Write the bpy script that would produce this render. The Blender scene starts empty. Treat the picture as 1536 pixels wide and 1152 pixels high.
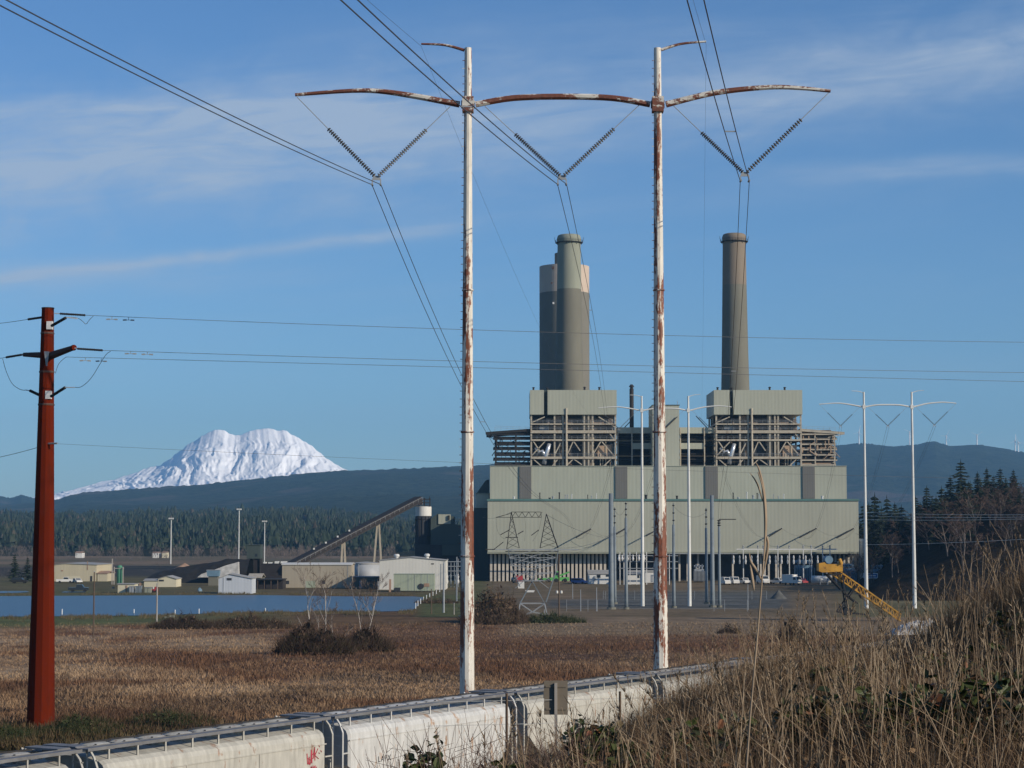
import bpy, math, random
from mathutils import Vector, noise
random.seed(7)
R = math.radians
scene = bpy.context.scene
COL = scene.collection
CAMZ, F = 15.3, 3000.0
PITCH = math.atan(224.0 / F)
CP, SP = math.cos(PITCH), math.sin(PITCH)

# ------------------------------------------------------------------ survey helpers
def uv(px, py):
    """bearing and slope of a sight line (survey of the photograph)"""
    u, v = (px - 768) / F, (576 - py) / F
    k = CP - v * SP
    return u / k, (SP + v * CP) / k

def P(px, py, D):
    u, v = uv(px, py)
    return Vector((u * D, D, CAMZ + v * D))

def sstep(a, b, x):
    t = min(1.0, max(0.0, (x - a) / (b - a)))
    return t * t * (3 - 2 * t)

def gz(x, y):
    """terrain height of the plain and the sloping field"""
    z = 4.0 * (1 - sstep(115, 330, y)) 
    if y > 90: z += 0.35 * noise.noise(Vector((x * .03, y * .03, 1.7))) * (1 - sstep(300, 380, y))
    return z

def G(px, py):
    u, v = uv(px, py)
    D = 300.0
    for _ in range(60):
        D = D * .5 + .5 * ((gz(u * D, D) - CAMZ) / v)
    return Vector((u * D, D, gz(u * D, D)))

def pxpy(x, y, z):
    d = Vector((x, y, z - CAMZ))
    cz = d.y * CP + d.z * SP
    return 768 + F * d.x / cz, 576 - F * (-d.y * SP + d.z * CP) / cz

# ------------------------------------------------------------------ mesh builder
class MB:
    def __init__(s): s.v, s.f, s.c = [], [], None
    def add(s, vs, fs):
        o = len(s.v); s.v.extend([tuple(p) for p in vs]); s.f.extend([tuple(i + o for i in f) for f in fs])
        return s
    def box(s, x0, x1, y0, y1, z0, z1):
        return s.add([(x0,y0,z0),(x1,y0,z0),(x1,y1,z0),(x0,y1,z0),(x0,y0,z1),(x1,y0,z1),(x1,y1,z1),(x0,y1,z1)],
                     [(0,3,2,1),(4,5,6,7),(0,1,5,4),(1,2,6,5),(2,3,7,6),(3,0,4,7)])
    def bar(s, a, b, w, h=None):
        a, b = Vector(a), Vector(b); h = h or w
        d = (b - a)
        if d.length < 1e-6: return s
        d.normalize()
        up = Vector((0,0,1)) if abs(d.z) < .95 else Vector((0,1,0))
        sx = d.cross(up).normalized(); sy = sx.cross(d)
        vs = []
        for p in (a, b):
            for i, j in ((-1,-1),(1,-1),(1,1),(-1,1)): vs.append(p + sx*(i*w/2) + sy*(j*h/2))
        return s.add(vs, [(0,1,2,3),(7,6,5,4),(0,4,5,1),(1,5,6,2),(2,6,7,3),(3,7,4,0)])
    def tube(s, pts, rad, n=6, cap=True):
        pts = [Vector(p) for p in pts]
        if not isinstance(rad, (list, tuple)): rad = [rad] * len(pts)
        rings = []; o = len(s.v); prev = None
        for i, p in enumerate(pts):
            d = (pts[min(i+1, len(pts)-1)] - pts[max(i-1, 0)])
            d = d.normalized() if d.length > 1e-9 else Vector((0,0,1))
            if prev is None:
                up = Vector((0,0,1)) if abs(d.z) < .9 else Vector((0,1,0))
                sx = d.cross(up).normalized()
            else:
                sx = (prev - d * prev.dot(d)).normalized()
            prev = sx; sy = d.cross(sx)
            for k in range(n):
                a = 2*math.pi*(k+.5)/n
                s.v.append(tuple(p + (sx*math.cos(a) + sy*math.sin(a))*rad[i]))
        m = len(pts)
        for i in range(m-1):
            for k in range(n):
                k2 = (k+1) % n
                s.f.append((o+i*n+k, o+i*n+k2, o+(i+1)*n+k2, o+(i+1)*n+k))
        if cap:
            s.f.append(tuple(o+k for k in reversed(range(n)))); s.f.append(tuple(o+(m-1)*n+k for k in range(n)))
        return s
    def lathe(s, cx, cy, prof, n=24, cap=True):
        """prof: list of (radius, z)"""
        o = len(s.v)
        for r, z in prof:
            for k in range(n):
                a = 2*math.pi*(k+.5)/n
                s.v.append((cx + r*math.cos(a), cy + r*math.sin(a), z))
        for i in range(len(prof)-1):
            for k in range(n):
                k2 = (k+1) % n
                s.f.append((o+i*n+k, o+i*n+k2, o+(i+1)*n+k2, o+(i+1)*n+k))
        if cap:
            s.f.append(tuple(o+k for k in reversed(range(n)))); s.f.append(tuple(o+(len(prof)-1)*n+k for k in range(n)))
        return s
    def prism(s, poly, y0, y1):
        """poly: list of (x,z), extruded along y"""
        n = len(poly); o = len(s.v)
        for y in (y0, y1):
            for x, z in poly: s.v.append((x, y, z))
        s.f.append(tuple(o+i for i in range(n))); s.f.append(tuple(o+n+i for i in reversed(range(n))))
        for i in range(n):
            j = (i+1) % n
            s.f.append((o+i, o+n+i, o+n+j, o+j))
        return s
    def build(s, name, mat, parent=None, smooth=False, local=False):
        off = Vector((0,0,0))
        if parent is not None and not local:
            p = parent
            while p is not None: off = off + p.location; p = p.parent
        vs = s.v if off.length == 0 else [(a-off.x, b-off.y, c-off.z) for a, b, c in s.v]
        me = bpy.data.meshes.new(name); me.from_pydata(vs, [], s.f); me.update()
        if s.c is not None:
            at = me.attributes.new('Col', 'FLOAT_COLOR', 'POINT')
            flat = []
            for c in s.c: flat.extend((c[0], c[1], c[2], 1.0))
            at.data.foreach_set('color', flat)
        if smooth: me.polygons.foreach_set('use_smooth', [True]*len(me.polygons))
        if mat: me.materials.append(mat)
        o = bpy.data.objects.new(name, me); COL.objects.link(o)
        if parent is not None: o.parent = parent
        return o

def thing(name, label, cat, loc, rz=0, group=None):
    o = bpy.data.objects.new(name, None); COL.objects.link(o)
    o.empty_display_size = .5
    o.location = loc; o.rotation_euler = (0, 0, rz)
    return tag(o, label, cat, group)
def tag(o, label, cat, group=None):
    o['label'] = label; o['category'] = cat
    if group: o['group'] = group
    return o
def struct(o, kind='structure', label=None, cat=None):
    o['kind'] = kind
    if label: o['label'] = label
    if cat: o['category'] = cat
    return o
def copy_tree(o, parent=None):
    c = o.copy(); COL.objects.link(c)
    if parent is not None: c.parent = parent
    for ch in list(o.children): copy_tree(ch, c)
    return c

# ------------------------------------------------------------------ materials
def new_mat(name):
    m = bpy.data.materials.new(name); m.use_nodes = True
    nt = m.node_tree; b = nt.nodes['Principled BSDF']
    return m, nt, b
def ramp(nt, fac, stops):
    r = nt.nodes.new('ShaderNodeValToRGB'); e = r.color_ramp.elements
    while len(e) < len(stops): e.new(.5)
    for el, (p, c) in zip(e, stops):
        el.position = p; el.color = (*c, 1) if len(c) == 3 else c
    nt.links.new(fac, r.inputs[0]); return r.outputs[0]
def noise_n(nt, scale, detail=4, mapscale=None, coord='Object', rough=.55):
    tc = nt.nodes.new('ShaderNodeTexCoord'); src = tc.outputs[coord]
    if mapscale:
        mp = nt.nodes.new('ShaderNodeMapping'); mp.inputs['Scale'].default_value = mapscale
        nt.links.new(src, mp.inputs[0]); src = mp.outputs[0]
    n = nt.nodes.new('ShaderNodeTexNoise'); n.inputs['Scale'].default_value = scale
    n.inputs['Detail'].default_value = detail; n.inputs['Roughness'].default_value = rough
    nt.links.new(src, n.inputs[0]); return n.outputs[0]
def mixc(nt, fac, a, b, mode='MIX'):
    m = nt.nodes.new('ShaderNodeMix'); m.data_type = 'RGBA'; m.blend_type = mode
    for sock, val in ((m.inputs[0], fac), (m.inputs[6], a), (m.inputs[7], b)):
        if hasattr(val, 'is_linked') or hasattr(val, 'links'): nt.links.new(val, sock)
        elif isinstance(val, (int, float)): sock.default_value = val
        else: sock.default_value = (*val, 1)
    return m.outputs[2]
def bump(nt, b, h, strength, dist=.1):
    n = nt.nodes.new('ShaderNodeBump'); n.inputs['Strength'].default_value = strength; n.inputs['Distance'].default_value = dist
    nt.links.new(h, n.inputs['Height']); nt.links.new(n.outputs[0], b.inputs['Normal'])

def mat(name, c, rough=.7, var=.25, scale=.5, metal=0, stretch=None, dark=None, bmp=0, spec=.35):
    """plain painted/mineral material: colour with two scales of grime"""
    m, nt, b = new_mat(name)
    lo = tuple(x*(1-var) for x in c); hi = tuple(min(1, x*(1+var*.6)) for x in c)
    n = noise_n(nt, scale, 6, stretch)
    col = ramp(nt, n, [(.3, lo), (.7, hi)])
    if dark:
        n2 = noise_n(nt, scale*3.1, 5, stretch)
        f = ramp(nt, n2, [(.56, (0,0,0)), (.72, (1,1,1))])
        col = mixc(nt, f, col, dark)
    nt.links.new(col, b.inputs['Base Color'])
    b.inputs['Roughness'].default_value = rough; b.inputs['Metallic'].default_value = metal
    b.inputs['Specular IOR Level'].default_value = spec
    if bmp: bump(nt, b, n, bmp)
    return m

def mat_siding(name, c, period=1.2, var=.12):
    """ribbed metal cladding: vertical ribs as bump, faint rain streaks, panel to panel differences"""
    m, nt, b = new_mat(name)
    streak = noise_n(nt, 1.0, 5, (.9, .9, .06))
    col = ramp(nt, streak, [(.28, tuple(x*(1-var*1.7) for x in c)), (.7, tuple(x*(1+var) for x in c))])
    st2 = noise_n(nt, 1.0, 3, (.12, .12, .05)); col = mixc(nt, .35, col, ramp(nt, st2, [(.4, tuple(x*.86 for x in c)), (.6, tuple(x*1.06 for x in c))]))
    big = noise_n(nt, .03, 3)
    col = mixc(nt, .5, col, ramp(nt, big, [(.35, tuple(x*.9 for x in c)), (.65, tuple(x*1.08 for x in c))]))
    tc = nt.nodes.new('ShaderNodeTexCoord'); sp = nt.nodes.new('ShaderNodeSeparateXYZ'); nt.links.new(tc.outputs['Object'], sp.inputs[0])
    ad = nt.nodes.new('ShaderNodeMath'); ad.operation = 'ADD'; nt.links.new(sp.outputs[0], ad.inputs[0]); nt.links.new(sp.outputs[1], ad.inputs[1])
    ml = nt.nodes.new('ShaderNodeMath'); ml.operation = 'MULTIPLY'; ml.inputs[1].default_value = 2*math.pi/period; nt.links.new(ad.outputs[0], ml.inputs[0])
    si = nt.nodes.new('ShaderNodeMath'); si.operation = 'SINE'; nt.links.new(ml.outputs[0], si.inputs[0])
    bump(nt, b, si.outputs[0], .12, .05)
    # horizontal lap joints of the sheets
    fr = nt.nodes.new('ShaderNodeMath'); fr.operation = 'PINGPONG'; fr.inputs[1].default_value = 3.0; nt.links.new(sp.outputs[2], fr.inputs[0])
    jl = ramp(nt, fr.outputs[0], [(0.0, (.82,.82,.82)), (.05, (1,1,1))])
    col = mixc(nt, .22, col, jl, 'MULTIPLY')
    nt.links.new(col, b.inputs['Base Color']); b.inputs['Roughness'].default_value = .6
    return m

def mat_rusty(name, paint, rust, thr, stretch, rough=.6, scale=1.0):
    m, nt, b = new_mat(name)
    n = noise_n(nt, scale, 8, stretch, rough=.65)
    n3 = noise_n(nt, scale*6, 6, (1,1,.6), rough=.7)
    mx = nt.nodes.new('ShaderNodeMath'); mx.operation = 'MULTIPLY_ADD'; mx.inputs[1].default_value = .35
    nt.links.new(n3, mx.inputs[0]); nt.links.new(n, mx.inputs[2])
    f = ramp(nt, mx.outputs[0], [(thr, (0,0,0)), (thr+.045, (1,1,1))])
    n2 = noise_n(nt, scale*2.3, 5, stretch)
    pc = ramp(nt, n2, [(.3, tuple(x*.72 for x in paint)), (.65, paint)])
    rc = ramp(nt, n3, [(.3, tuple(x*.45 for x in rust)), (.7, tuple(x*1.35 for x in rust))])
    nt.links.new(mixc(nt, f, pc, rc), b.inputs['Base Color'])
    b.inputs['Roughness'].default_value = rough
    bump(nt, b, mx.outputs[0], .25, .02)
    return m

def mat_leaf(name, stops, rough=.75, attr=False, trans=.0):
    """foliage / grass: colour drawn per leaf or blade"""
    m, nt, b = new_mat(name)
    g = nt.nodes.new('ShaderNodeNewGeometry')
    col = ramp(nt, g.outputs['Random Per Island'], stops)
    if attr:
        a = nt.nodes.new('ShaderNodeAttribute'); a.attribute_name = 'Col'
        col = mixc(nt, 1.0, a.outputs['Color'], col, 'MULTIPLY')
    nt.links.new(col, b.inputs['Base Color'])
    b.inputs['Roughness'].default_value = rough; b.inputs['Specular IOR Level'].default_value = .2
    return m

def mat_attr(name, rough=.9, scale=1.0, amp=.5, bmp=.5, bdist=.3, scale2=.2):
    m, nt, b = new_mat(name)
    a = nt.nodes.new('ShaderNodeAttribute'); a.attribute_name = 'Col'
    n = noise_n(nt, scale, 8, rough=.7); n2 = noise_n(nt, scale2, 5)
    k = ramp(nt, n, [(.25, (1-amp,)*3), (.75, (1+amp*.6,)*3)])
    k2 = ramp(nt, n2, [(.3, (1-amp*.6,)*3), (.7, (1+amp*.4,)*3)])
    col = mixc(nt, 1.0, mixc(nt, 1.0, a.outputs['Color'], k, 'MULTIPLY'), k2, 'MULTIPLY')
    nt.links.new(col, b.inputs['Base Color']); b.inputs['Roughness'].default_value = rough
    b.inputs['Specular IOR Level'].default_value = .1
    bump(nt, b, n, bmp, bdist)
    return m

M = {}
M['white_pole'] = mat_rusty('rusty_white_paint', (.68,.64,.55), (.17,.050,.020), .668, (2.6,2.6,.30), scale=1.0)
M['white_arm'] = mat_rusty('rusty_arm_paint', (.64,.61,.53), (.15,.048,.024), .615, (.45,1.4,1.4), scale=1.3)
M['far_white'] = mat('weathered_white_steel', (.62,.62,.58), .6, .15, .3)
M['galv'] = mat('galvanised_steel', (.30,.32,.33), .6, .2, .8, .1)
M['galv_blue'] = mat('grey_blue_steel_paint', (.165,.195,.21), .6, .2, .5)
M['dark_steel'] = mat('dark_weathered_steel', (.026,.024,.023), .8, .3, 1.5)
M['rust_pole'] = mat('weathering_steel', (.105,.0125,.0035), .95, .22, .5, 0, (1,1,.25), dark=(.07,.012,.005), spec=.06)
M['rust_dark'] = mat('weathering_steel_dark', (.075,.04,.03), .75, .3, .8)
M['wire'] = mat('aluminium_wire_dull', (.045,.048,.055), .5, .2, 1)
M['wire_pale'] = mat('aluminium_wire_bright', (.5,.5,.48), .4, .1, 1, .3)
M['glass_ins'] = mat('grey_porcelain', (.075,.07,.066), .5, .2, 3)
M['ins_white'] = mat('pale_fitting', (.6,.6,.58), .45, .15, 3)
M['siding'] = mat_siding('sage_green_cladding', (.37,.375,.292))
M['siding_dark'] = mat_siding('dark_and_shaded_green_cladding', (.05,.066,.055))
M['strip_taupe'] = mat_siding('taupe_strip_cladding', (.135,.128,.112), .8)
M['teal'] = mat('teal_flashing', (.10,.19,.17), .5, .15, .2)
M['beige_steel'] = mat('beige_structural_steel', (.43,.38,.29), .6, .2, .25, dark=(.25,.17,.11))
M['tan_panel'] = mat('tan_casing_panel', (.42,.30,.20), .6, .15, .2)
M['casing'] = mat('taupe_casing', (.21,.165,.13), .8, .4, .3, dark=(.10,.075,.06))
M['boiler'] = mat('boiler_casing', (.105,.085,.07), .75, .45, .25, dark=(.05,.04,.035))
M['duct_white'] = mat('aluminium_lagging', (.62,.64,.66), .3, .15, .6, .6)
M['conc_dark'] = mat('chimney_concrete', (.165,.158,.122), .85, .16, .12, 0, (1,1,.35), bmp=.1)
M['conc_light'] = mat('chimney_concrete_washed', (.255,.265,.205), .85, .14, .15, 0, (1,1,.35), bmp=.1)
M['conc_brown'] = mat('chimney_concrete_sooty', (.215,.175,.13), .85, .18, .12, 0, (1,1,.25), bmp=.1)
M['conc_pink'] = mat('chimney_concrete_pale', (.52,.42,.33), .85, .1, .1)
M['conc_grey'] = mat('chimney_concrete_grey', (.185,.175,.142), .85, .12, .1)
M['col_white'] = mat('pale_concrete_fin', (.55,.50,.42), .8, .2, .4)
M['gap_dark'] = mat('dark_recess_and_shaded_wall', (.035,.038,.042), .8, .3, .2)
M['soot'] = mat('sooty_steel', (.026,.021,.020), .7, .3, .5)
M['white_paint'] = mat('white_wall_paint', (.66,.65,.6), .65, .1, .2)
M['cream'] = mat('cream_wall_paint', (.58,.53,.38), .65, .12, .2)
M['tan_wall'] = mat_siding('tan_wall_cladding', (.37,.32,.235), .9)
M['beige_wall'] = mat_siding('beige_wall_cladding', (.50,.44,.30), .9)
M['lt_siding'] = mat_siding('white_wall_cladding', (.62,.60,.53), .9, .07)
M['grey_shed'] = mat_siding('pale_grey_cladding', (.50,.53,.56), .8)
M['green_box'] = mat_siding('pale_green_cladding', (.33,.37,.27), .7)
M['green_paint'] = mat('green_paint', (.07,.22,.13), .6, .2, .3)
M['bright_green'] = mat('bright_green_paint', (.12,.42,.10), .5, .15, .4)
M['red_paint'] = mat('red_paint', (.38,.045,.05), .5, .15, .4)
M['blue_paint'] = mat('blue_paint', (.06,.13,.34), .5, .15, .4)
M['blue_grey'] = mat('transformer_blue_grey', (.14,.23,.30), .55, .2, .5)
M['yellow'] = mat('yellow_machine_paint', (.52,.27,.035), .55, .25, .6, dark=(.2,.1,.03))
M['coal'] = mat('coal', (.016,.015,.014), .9, .4, .4, bmp=.6)
M['roof_grey'] = mat('grey_roof_sheet', (.32,.31,.28), .6, .15, .3)
M['roof_rust'] = mat('rusty_roof_sheet', (.34,.22,.15), .7, .3, .4)
M['black'] = mat('black_rubber', (.02,.02,.02), .7, .2, 1)
M['glass'] = mat('dark_window_glass', (.03,.04,.05), .15, .1, 1)
M['wood'] = mat('old_pole_timber', (.115,.08,.055), .9, .3, 1.2, 0, (1,1,.15))
M['wood_pale'] = mat('grey_pole_timber', (.36,.33,.29), .9, .3, 1.2, 0, (1,1,.15))
M['rubble'] = mat('pale_rubble', (.50,.49,.46), .9, .3, .8, bmp=.8)
M['gravel'] = mat('grey_gravel', (.10,.10,.09), .9, .3, .8, bmp=.6)
M['car_cream'] = mat_rusty('freight_car_cream', (.445,.43,.37), (.26,.18,.13), .77, (2.4,.9,.5), .65, .9)
M['car_white'] = mat_rusty('freight_car_white', (.52,.52,.49), (.33,.23,.16), .75, (2.4,.9,.5), .6, .9)
M['car_grey'] = mat_rusty('freight_car_buff', (.39,.375,.325), (.23,.16,.12), .74, (2.4,.9,.5), .65, .9)
M['walk'] = mat('galvanised_walkway', (.17,.17,.17), .6, .25, 2.0, .2)
M['tank_grey'] = mat('shade_greyed_tank_paint', (.36,.37,.37), .6, .15, .3)  # white tank greyed all over, its shade put into the paint
M['ply'] = mat('weathered_board_back', (.17,.145,.11), .85, .2, 2.5)
M['snow_pole'] = mat('bright_white_post', (.75,.75,.72), .6, .1, 1)
M['turbine'] = mat('turbine_white', (.8,.8,.8), .5, .05, .2)
# ================================================================== camera, light, air
cam = bpy.data.cameras.new('camera'); cam.sensor_width = 36; cam.lens = 36 * F / 1536
cam.clip_start = .1; cam.clip_end = 60000
co = bpy.data.objects.new('camera', cam); COL.objects.link(co)
co.location = (0, 0, CAMZ); co.rotation_euler = (R(90) + PITCH, 0, 0)
scene.camera = co

SUN_EL, SUN_AZ = R(24), R(121)       # azimuth clockwise from the viewing direction
sd = Vector((math.sin(SUN_AZ)*math.cos(SUN_EL), math.cos(SUN_AZ)*math.cos(SUN_EL), math.sin(SUN_EL)))
sl = bpy.data.lights.new('sun', 'SUN'); sl.energy = 4.7; sl.angle = R(.5); sl.color = (1, .885, .735)
so = bpy.data.objects.new('sun', sl); COL.objects.link(so)
so.rotation_euler = (-sd).to_track_quat('-Z', 'Y').to_euler(); so.location = (300, -300, 400)

w = bpy.data.worlds.new('World'); scene.world = w; w.use_nodes = True
nt = w.node_tree; bg = nt.nodes['Background']
sky = nt.nodes.new('ShaderNodeTexSky'); sky.sky_type = 'NISHITA'; sky.sun_disc = False
sky.sun_elevation = SUN_EL; sky.sun_rotation = SUN_AZ
sky.altitude = 60; sky.air_density = 1.0; sky.dust_density = .4; sky.ozone_density = 3.2
# thin cirrus, laid out by direction in the sky: u = x/y (bearing), v = z/y (height)
tc = nt.nodes.new('ShaderNodeTexCoord'); sp = nt.nodes.new('ShaderNodeSeparateXYZ'); nt.links.new(tc.outputs['Generated'], sp.inputs[0])
def mth(op, a, b=None, c=None):
    n = nt.nodes.new('ShaderNodeMath'); n.operation = op
    for i, x in enumerate((a, b, c)):
        if x is None: continue
        if isinstance(x, (int, float)): n.inputs[i].default_value = x
        else: nt.links.new(x, n.inputs[i])
    return n.outputs[0]
yy = mth('MAXIMUM', sp.outputs[1], .02)
U = mth('DIVIDE', sp.outputs[0], yy); V = mth('DIVIDE', sp.outputs[2], yy)
def cloudnoise(su, sv, tilt, det, off):
    v2 = mth('SUBTRACT', V, mth('MULTIPLY', U, tilt))
    cb = nt.nodes.new('ShaderNodeCombineXYZ')
    nt.links.new(mth('MULTIPLY', U, su), cb.inputs[0]); nt.links.new(mth('MULTIPLY', v2, sv), cb.inputs[1]); cb.inputs[2].default_value = off
    n = nt.nodes.new('ShaderNodeTexNoise'); n.inputs['Scale'].default_value = 1; n.inputs['Detail'].default_value = det; n.inputs['Roughness'].default_value = .6
    n.inputs['Distortion'].default_value = .6
    nt.links.new(cb.outputs[0], n.inputs[0]); return n.outputs[0]
def streak(px0, py0, px1, py1, width, amt, edge0=60, edge1=60):
    """a soft band of cirrus from one direction to another"""
    u0, v0 = uv(px0, py0); u1, v1 = uv(px1, py1); k = (v1-v0)/(u1-u0)
    line = mth('MULTIPLY_ADD', U, k, v0 - k*u0)
    wob = mth('MULTIPLY', mth('SUBTRACT', cloudnoise(18, 30, k, 3, px0*.013), .5), width/F*1.6)
    d = mth('DIVIDE', mth('SUBTRACT', mth('SUBTRACT', V, line), wob), width/F)
    g = mth('POWER', 2.718, mth('MULTIPLY', mth('MULTIPLY', d, d), -1))
    def ss(a, b):
        n = nt.nodes.new('ShaderNodeMapRange'); n.interpolation_type = 'SMOOTHSTEP'
        n.inputs[1].default_value = a; n.inputs[2].default_value = b; nt.links.new(U, n.inputs[0]); return n.outputs[0]
    g = mth('MULTIPLY', g, mth('MULTIPLY', ss(u0-edge0/F, u0+edge0/F), mth('SUBTRACT', 1, ss(u1-edge1/F, u1+edge1/F))))
    return mth('MULTIPLY', g, amt)
fine = cloudnoise(14, 85, .09, 7, 3.1)
broad = cloudnoise(4, 26, .10, 5, 8.4)
parts_ = [streak(-300, 452, 690, 342, 10, .62, 80, 60), streak(-300, 418, 330, 416, 24, .36, 80, 260),
          streak(-500, 290, 800, 185, 85, .9, 80, 330), streak(-400, 172, 640, 158, 22, .5, 80, 240),
          streak(880, 175, 2000, 15, 66, .72, 330, 80), streak(1180, 262, 2000, 228, 15, .5, 200, 80),
          streak(520, 60, 1100, 40, 40, .14, 240, 200), streak(560, 335, 1300, 285, 22, .14, 200, 250)]
tot = parts_[0]
for s_ in parts_[1:]: tot = mth('ADD', tot, s_)
fn = nt.nodes.new('ShaderNodeMapRange'); fn.inputs[1].default_value = .30; fn.inputs[2].default_value = .72; fn.inputs[3].default_value = .35; fn.inputs[4].default_value = 1.25
nt.links.new(fine, fn.inputs[0])
bn = nt.nodes.new('ShaderNodeMapRange'); bn.inputs[1].default_value = .5; bn.inputs[2].default_value = .8; bn.inputs[3].default_value = 0; bn.inputs[4].default_value = .16
nt.links.new(broad, bn.inputs[0])
cf = mth('MULTIPLY', mth('ADD', tot, bn.outputs[0]), fn.outputs[0]); cf = mth('MINIMUM', cf, .8)
tint = mixc(nt, 1.0, sky.outputs[0], (.745, 1.03, 1.35), 'MULTIPLY')
cl = mixc(nt, cf, tint, (4.9, 6.0, 7.6))
nt.links.new(cl, bg.inputs['Color']); bg.inputs['Strength'].default_value = .084

scene.view_settings.view_transform = 'Standard'; scene.view_settings.look = 'None'
scene.view_settings.exposure = 0.0; scene.view_settings.gamma = 1
scene.cycles.use_denoising = True; scene.cycles.max_bounces = 5; scene.cycles.volume_bounces = 0
scene.cycles.transparent_max_bounces = 4

# haze: one even box of pale air
hm = bpy.data.materials.new('air_haze'); hm.use_nodes = True; hn = hm.node_tree
hn.nodes.remove(hn.nodes['Principled BSDF'])
pv = hn.nodes.new('ShaderNodeVolumePrincipled'); pv.inputs['Color'].default_value = (.28, .62, 1.0, 1)
pv.inputs['Density'].default_value = 7.0e-5; pv.inputs['Anisotropy'].default_value = 0.0
hn.links.new(pv.outputs[0], hn.nodes['Material Output'].inputs['Volume'])
hb = MB().box(-11000, 11000, -520, 11800, -4, 700).build('haze', hm); struct(hb, 'stuff')

# ================================================================== ground
def lerp3(a, b, t): return tuple(x + (y - x) * t for x, y in zip(a, b))
def nz(x, y, s, o=0): return noise.noise(Vector((x*s, y*s, o)))
def fbm(x, y, s, o=0): return nz(x, y, s, o) + .5*nz(x, y, s*2.1, o+3) + .25*nz(x, y, s*4.3, o+7)
DRY, REDB, DARK = (.27,.175,.10), (.145,.075,.04), (.05,.036,.025)
GREEN, DGREEN = (.10,.112,.042), (.03,.042,.016)
GRAVEL, DIRT, MUD = (.105,.108,.10), (.225,.165,.105), (.12,.095,.055)
TAN, RUST, BRUSH = (.35,.245,.15), (.125,.062,.032), (.06,.04,.027)
PATCH = [(230,982,75,7,RUST,.9),(320,1062,150,13,BRUSH,.6),(430,1002,140,13,RUST,.9),(700,985,190,24,RUST,.95),(860,972,150,16,BRUSH,.7),(600,1014,130,12,BRUSH,.55),(90,1070,110,10,RUST,.8),(470,1040,130,10,BRUSH,.7),
         (150,1012,170,14,TAN,.8),(260,1036,150,10,TAN,.75),(60,960,110,9,TAN,.7),(330,962,90,8,TAN,.8),(560,1046,90,9,TAN,.5),(120,978,30,4,BRUSH,.8),(640,962,110,8,BRUSH,.7),(20,1035,60,9,BRUSH,.5),(380,1020,70,6,RUST,.7),(900,1005,130,12,TAN,.35),(520,985,90,8,BRUSH,.8),(1050,970,120,10,RUST,.8)]
def ground_col(x, y):
    """real ground cover: dry meadow, grass banks, gravel yard, dirt tracks"""
    px, py = pxpy(x, y, gz(x, y)) if y > 20 else (768, 1200)
    n = fbm(x, y*.6, .05); n2 = fbm(x, y, .16, 9)
    c = lerp3(DRY, REDB, sstep(-.35, .5, n + .35*n2))
    c = lerp3(c, DARK, sstep(.35, .8, fbm(x, y*.5, .035, 21)) * .7)
    for ax, ay, rx, ry, cc, k in PATCH:
        q = ((px-ax)/rx)**2 + ((py-ay)/ry)**2
        if q < 2.2: c = lerp3(c, cc, k*sstep(1.5, .35, q + .9*n2 + .5*n))
    if py < 1010:
        wgl = 7*nz(x, y, .03, 5)
        # green bank in front of the pond
        if px < 720: c = lerp3(c, GREEN, sstep(942+wgl, 932+wgl, py) * (1 if px < 260 else .75))
        # reddish bramble ground towards the poles
        if px > 380: c = lerp3(c, REDB, sstep(1005, 960, py) * sstep(380, 470, px) * .75)
        # dirt track and gravel yard by the switching poles
        g = sstep(730, 790, px) * sstep(957+wgl*.6, 950, py) * sstep(918, 926, py)
        c = lerp3(c, DIRT, g)
        if py < 926:
            yard = sstep(640, 700, px)
            c = lerp3(c, lerp3(MUD, DIRT, .5 + .5*nz(x, y, .05, 2)), yard)
            gr = sstep(880, 930, px) * sstep(1200, 1165, px) * sstep(884, 890, py) * sstep(915, 911, py)
            gr = max(gr, sstep(818, 826, px)*sstep(1000, 940, px)*sstep(897, 901, py)*sstep(915, 909, py)*.8)
            c = lerp3(c, GRAVEL, gr)
            gb = sstep(612, 640, px) * sstep(745, 715, px)
            c = lerp3(c, GREEN, gb * .9)
            gl = sstep(1230, 1290, px)*sstep(868, 876, py)
            c = lerp3(c, GREEN, gl * .5)
        if py < 893:
            c = lerp3(c, lerp3((.13,.095,.055), GREEN, .3 + .4*nz(x, y, .03, 4)), .8 * (1 if px < 690 else .25))
        if py < 868:
            c = lerp3(c, (.05,.046,.04), sstep(868, 862, py) * (1 if px < 720 else .6))
        if py < 852: c = lerp3(c, lerp3((.20,.145,.095), (.115,.10,.058), sstep(-.3,.3,nz(x,y,.012,6))), sstep(853, 847, py))
    elif py > 1085 - .0*px and px < 420:
        c = lerp3(c, DGREEN, sstep(1075, 1100, py + 8*n2) * .8)
    return c

ys = [-500, -200, 0, 40]
y = 60.0
while y < 1500: ys.append(y); y *= 1.0085 if y > 90 else 1.03
ys += [1600, 1800, 2100, 2500, 3200, 4500, 7000, 9000, 11700]
us = [-3, -1.5, -.8, -.5, -.36] + [-.30 + .6*i/300 for i in range(301)] + [.36, .5, .8, 1.5, 3]
mb = MB(); mb.c = []
for y in ys:
    ye = max(y, 60.0)
    for u in us:
        x = u * ye
        x = max(-10500, min(10500, x))
        mb.v.append((x, y, gz(x, max(y, 0)) if y > 0 else 4.0)); mb.c.append(ground_col(x, y))
nU = len(us)
for i in range(len(ys)-1):
    for j in range(nU-1):
        a = i*nU + j; mb.f.append((a, a+1, a+nU+1, a+nU))
M['ground'] = mat_attr('dry_meadow_ground', .95, .7, .45, .7, .35, .12)
struct(mb.build('ground', M['ground'], smooth=True))

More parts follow.
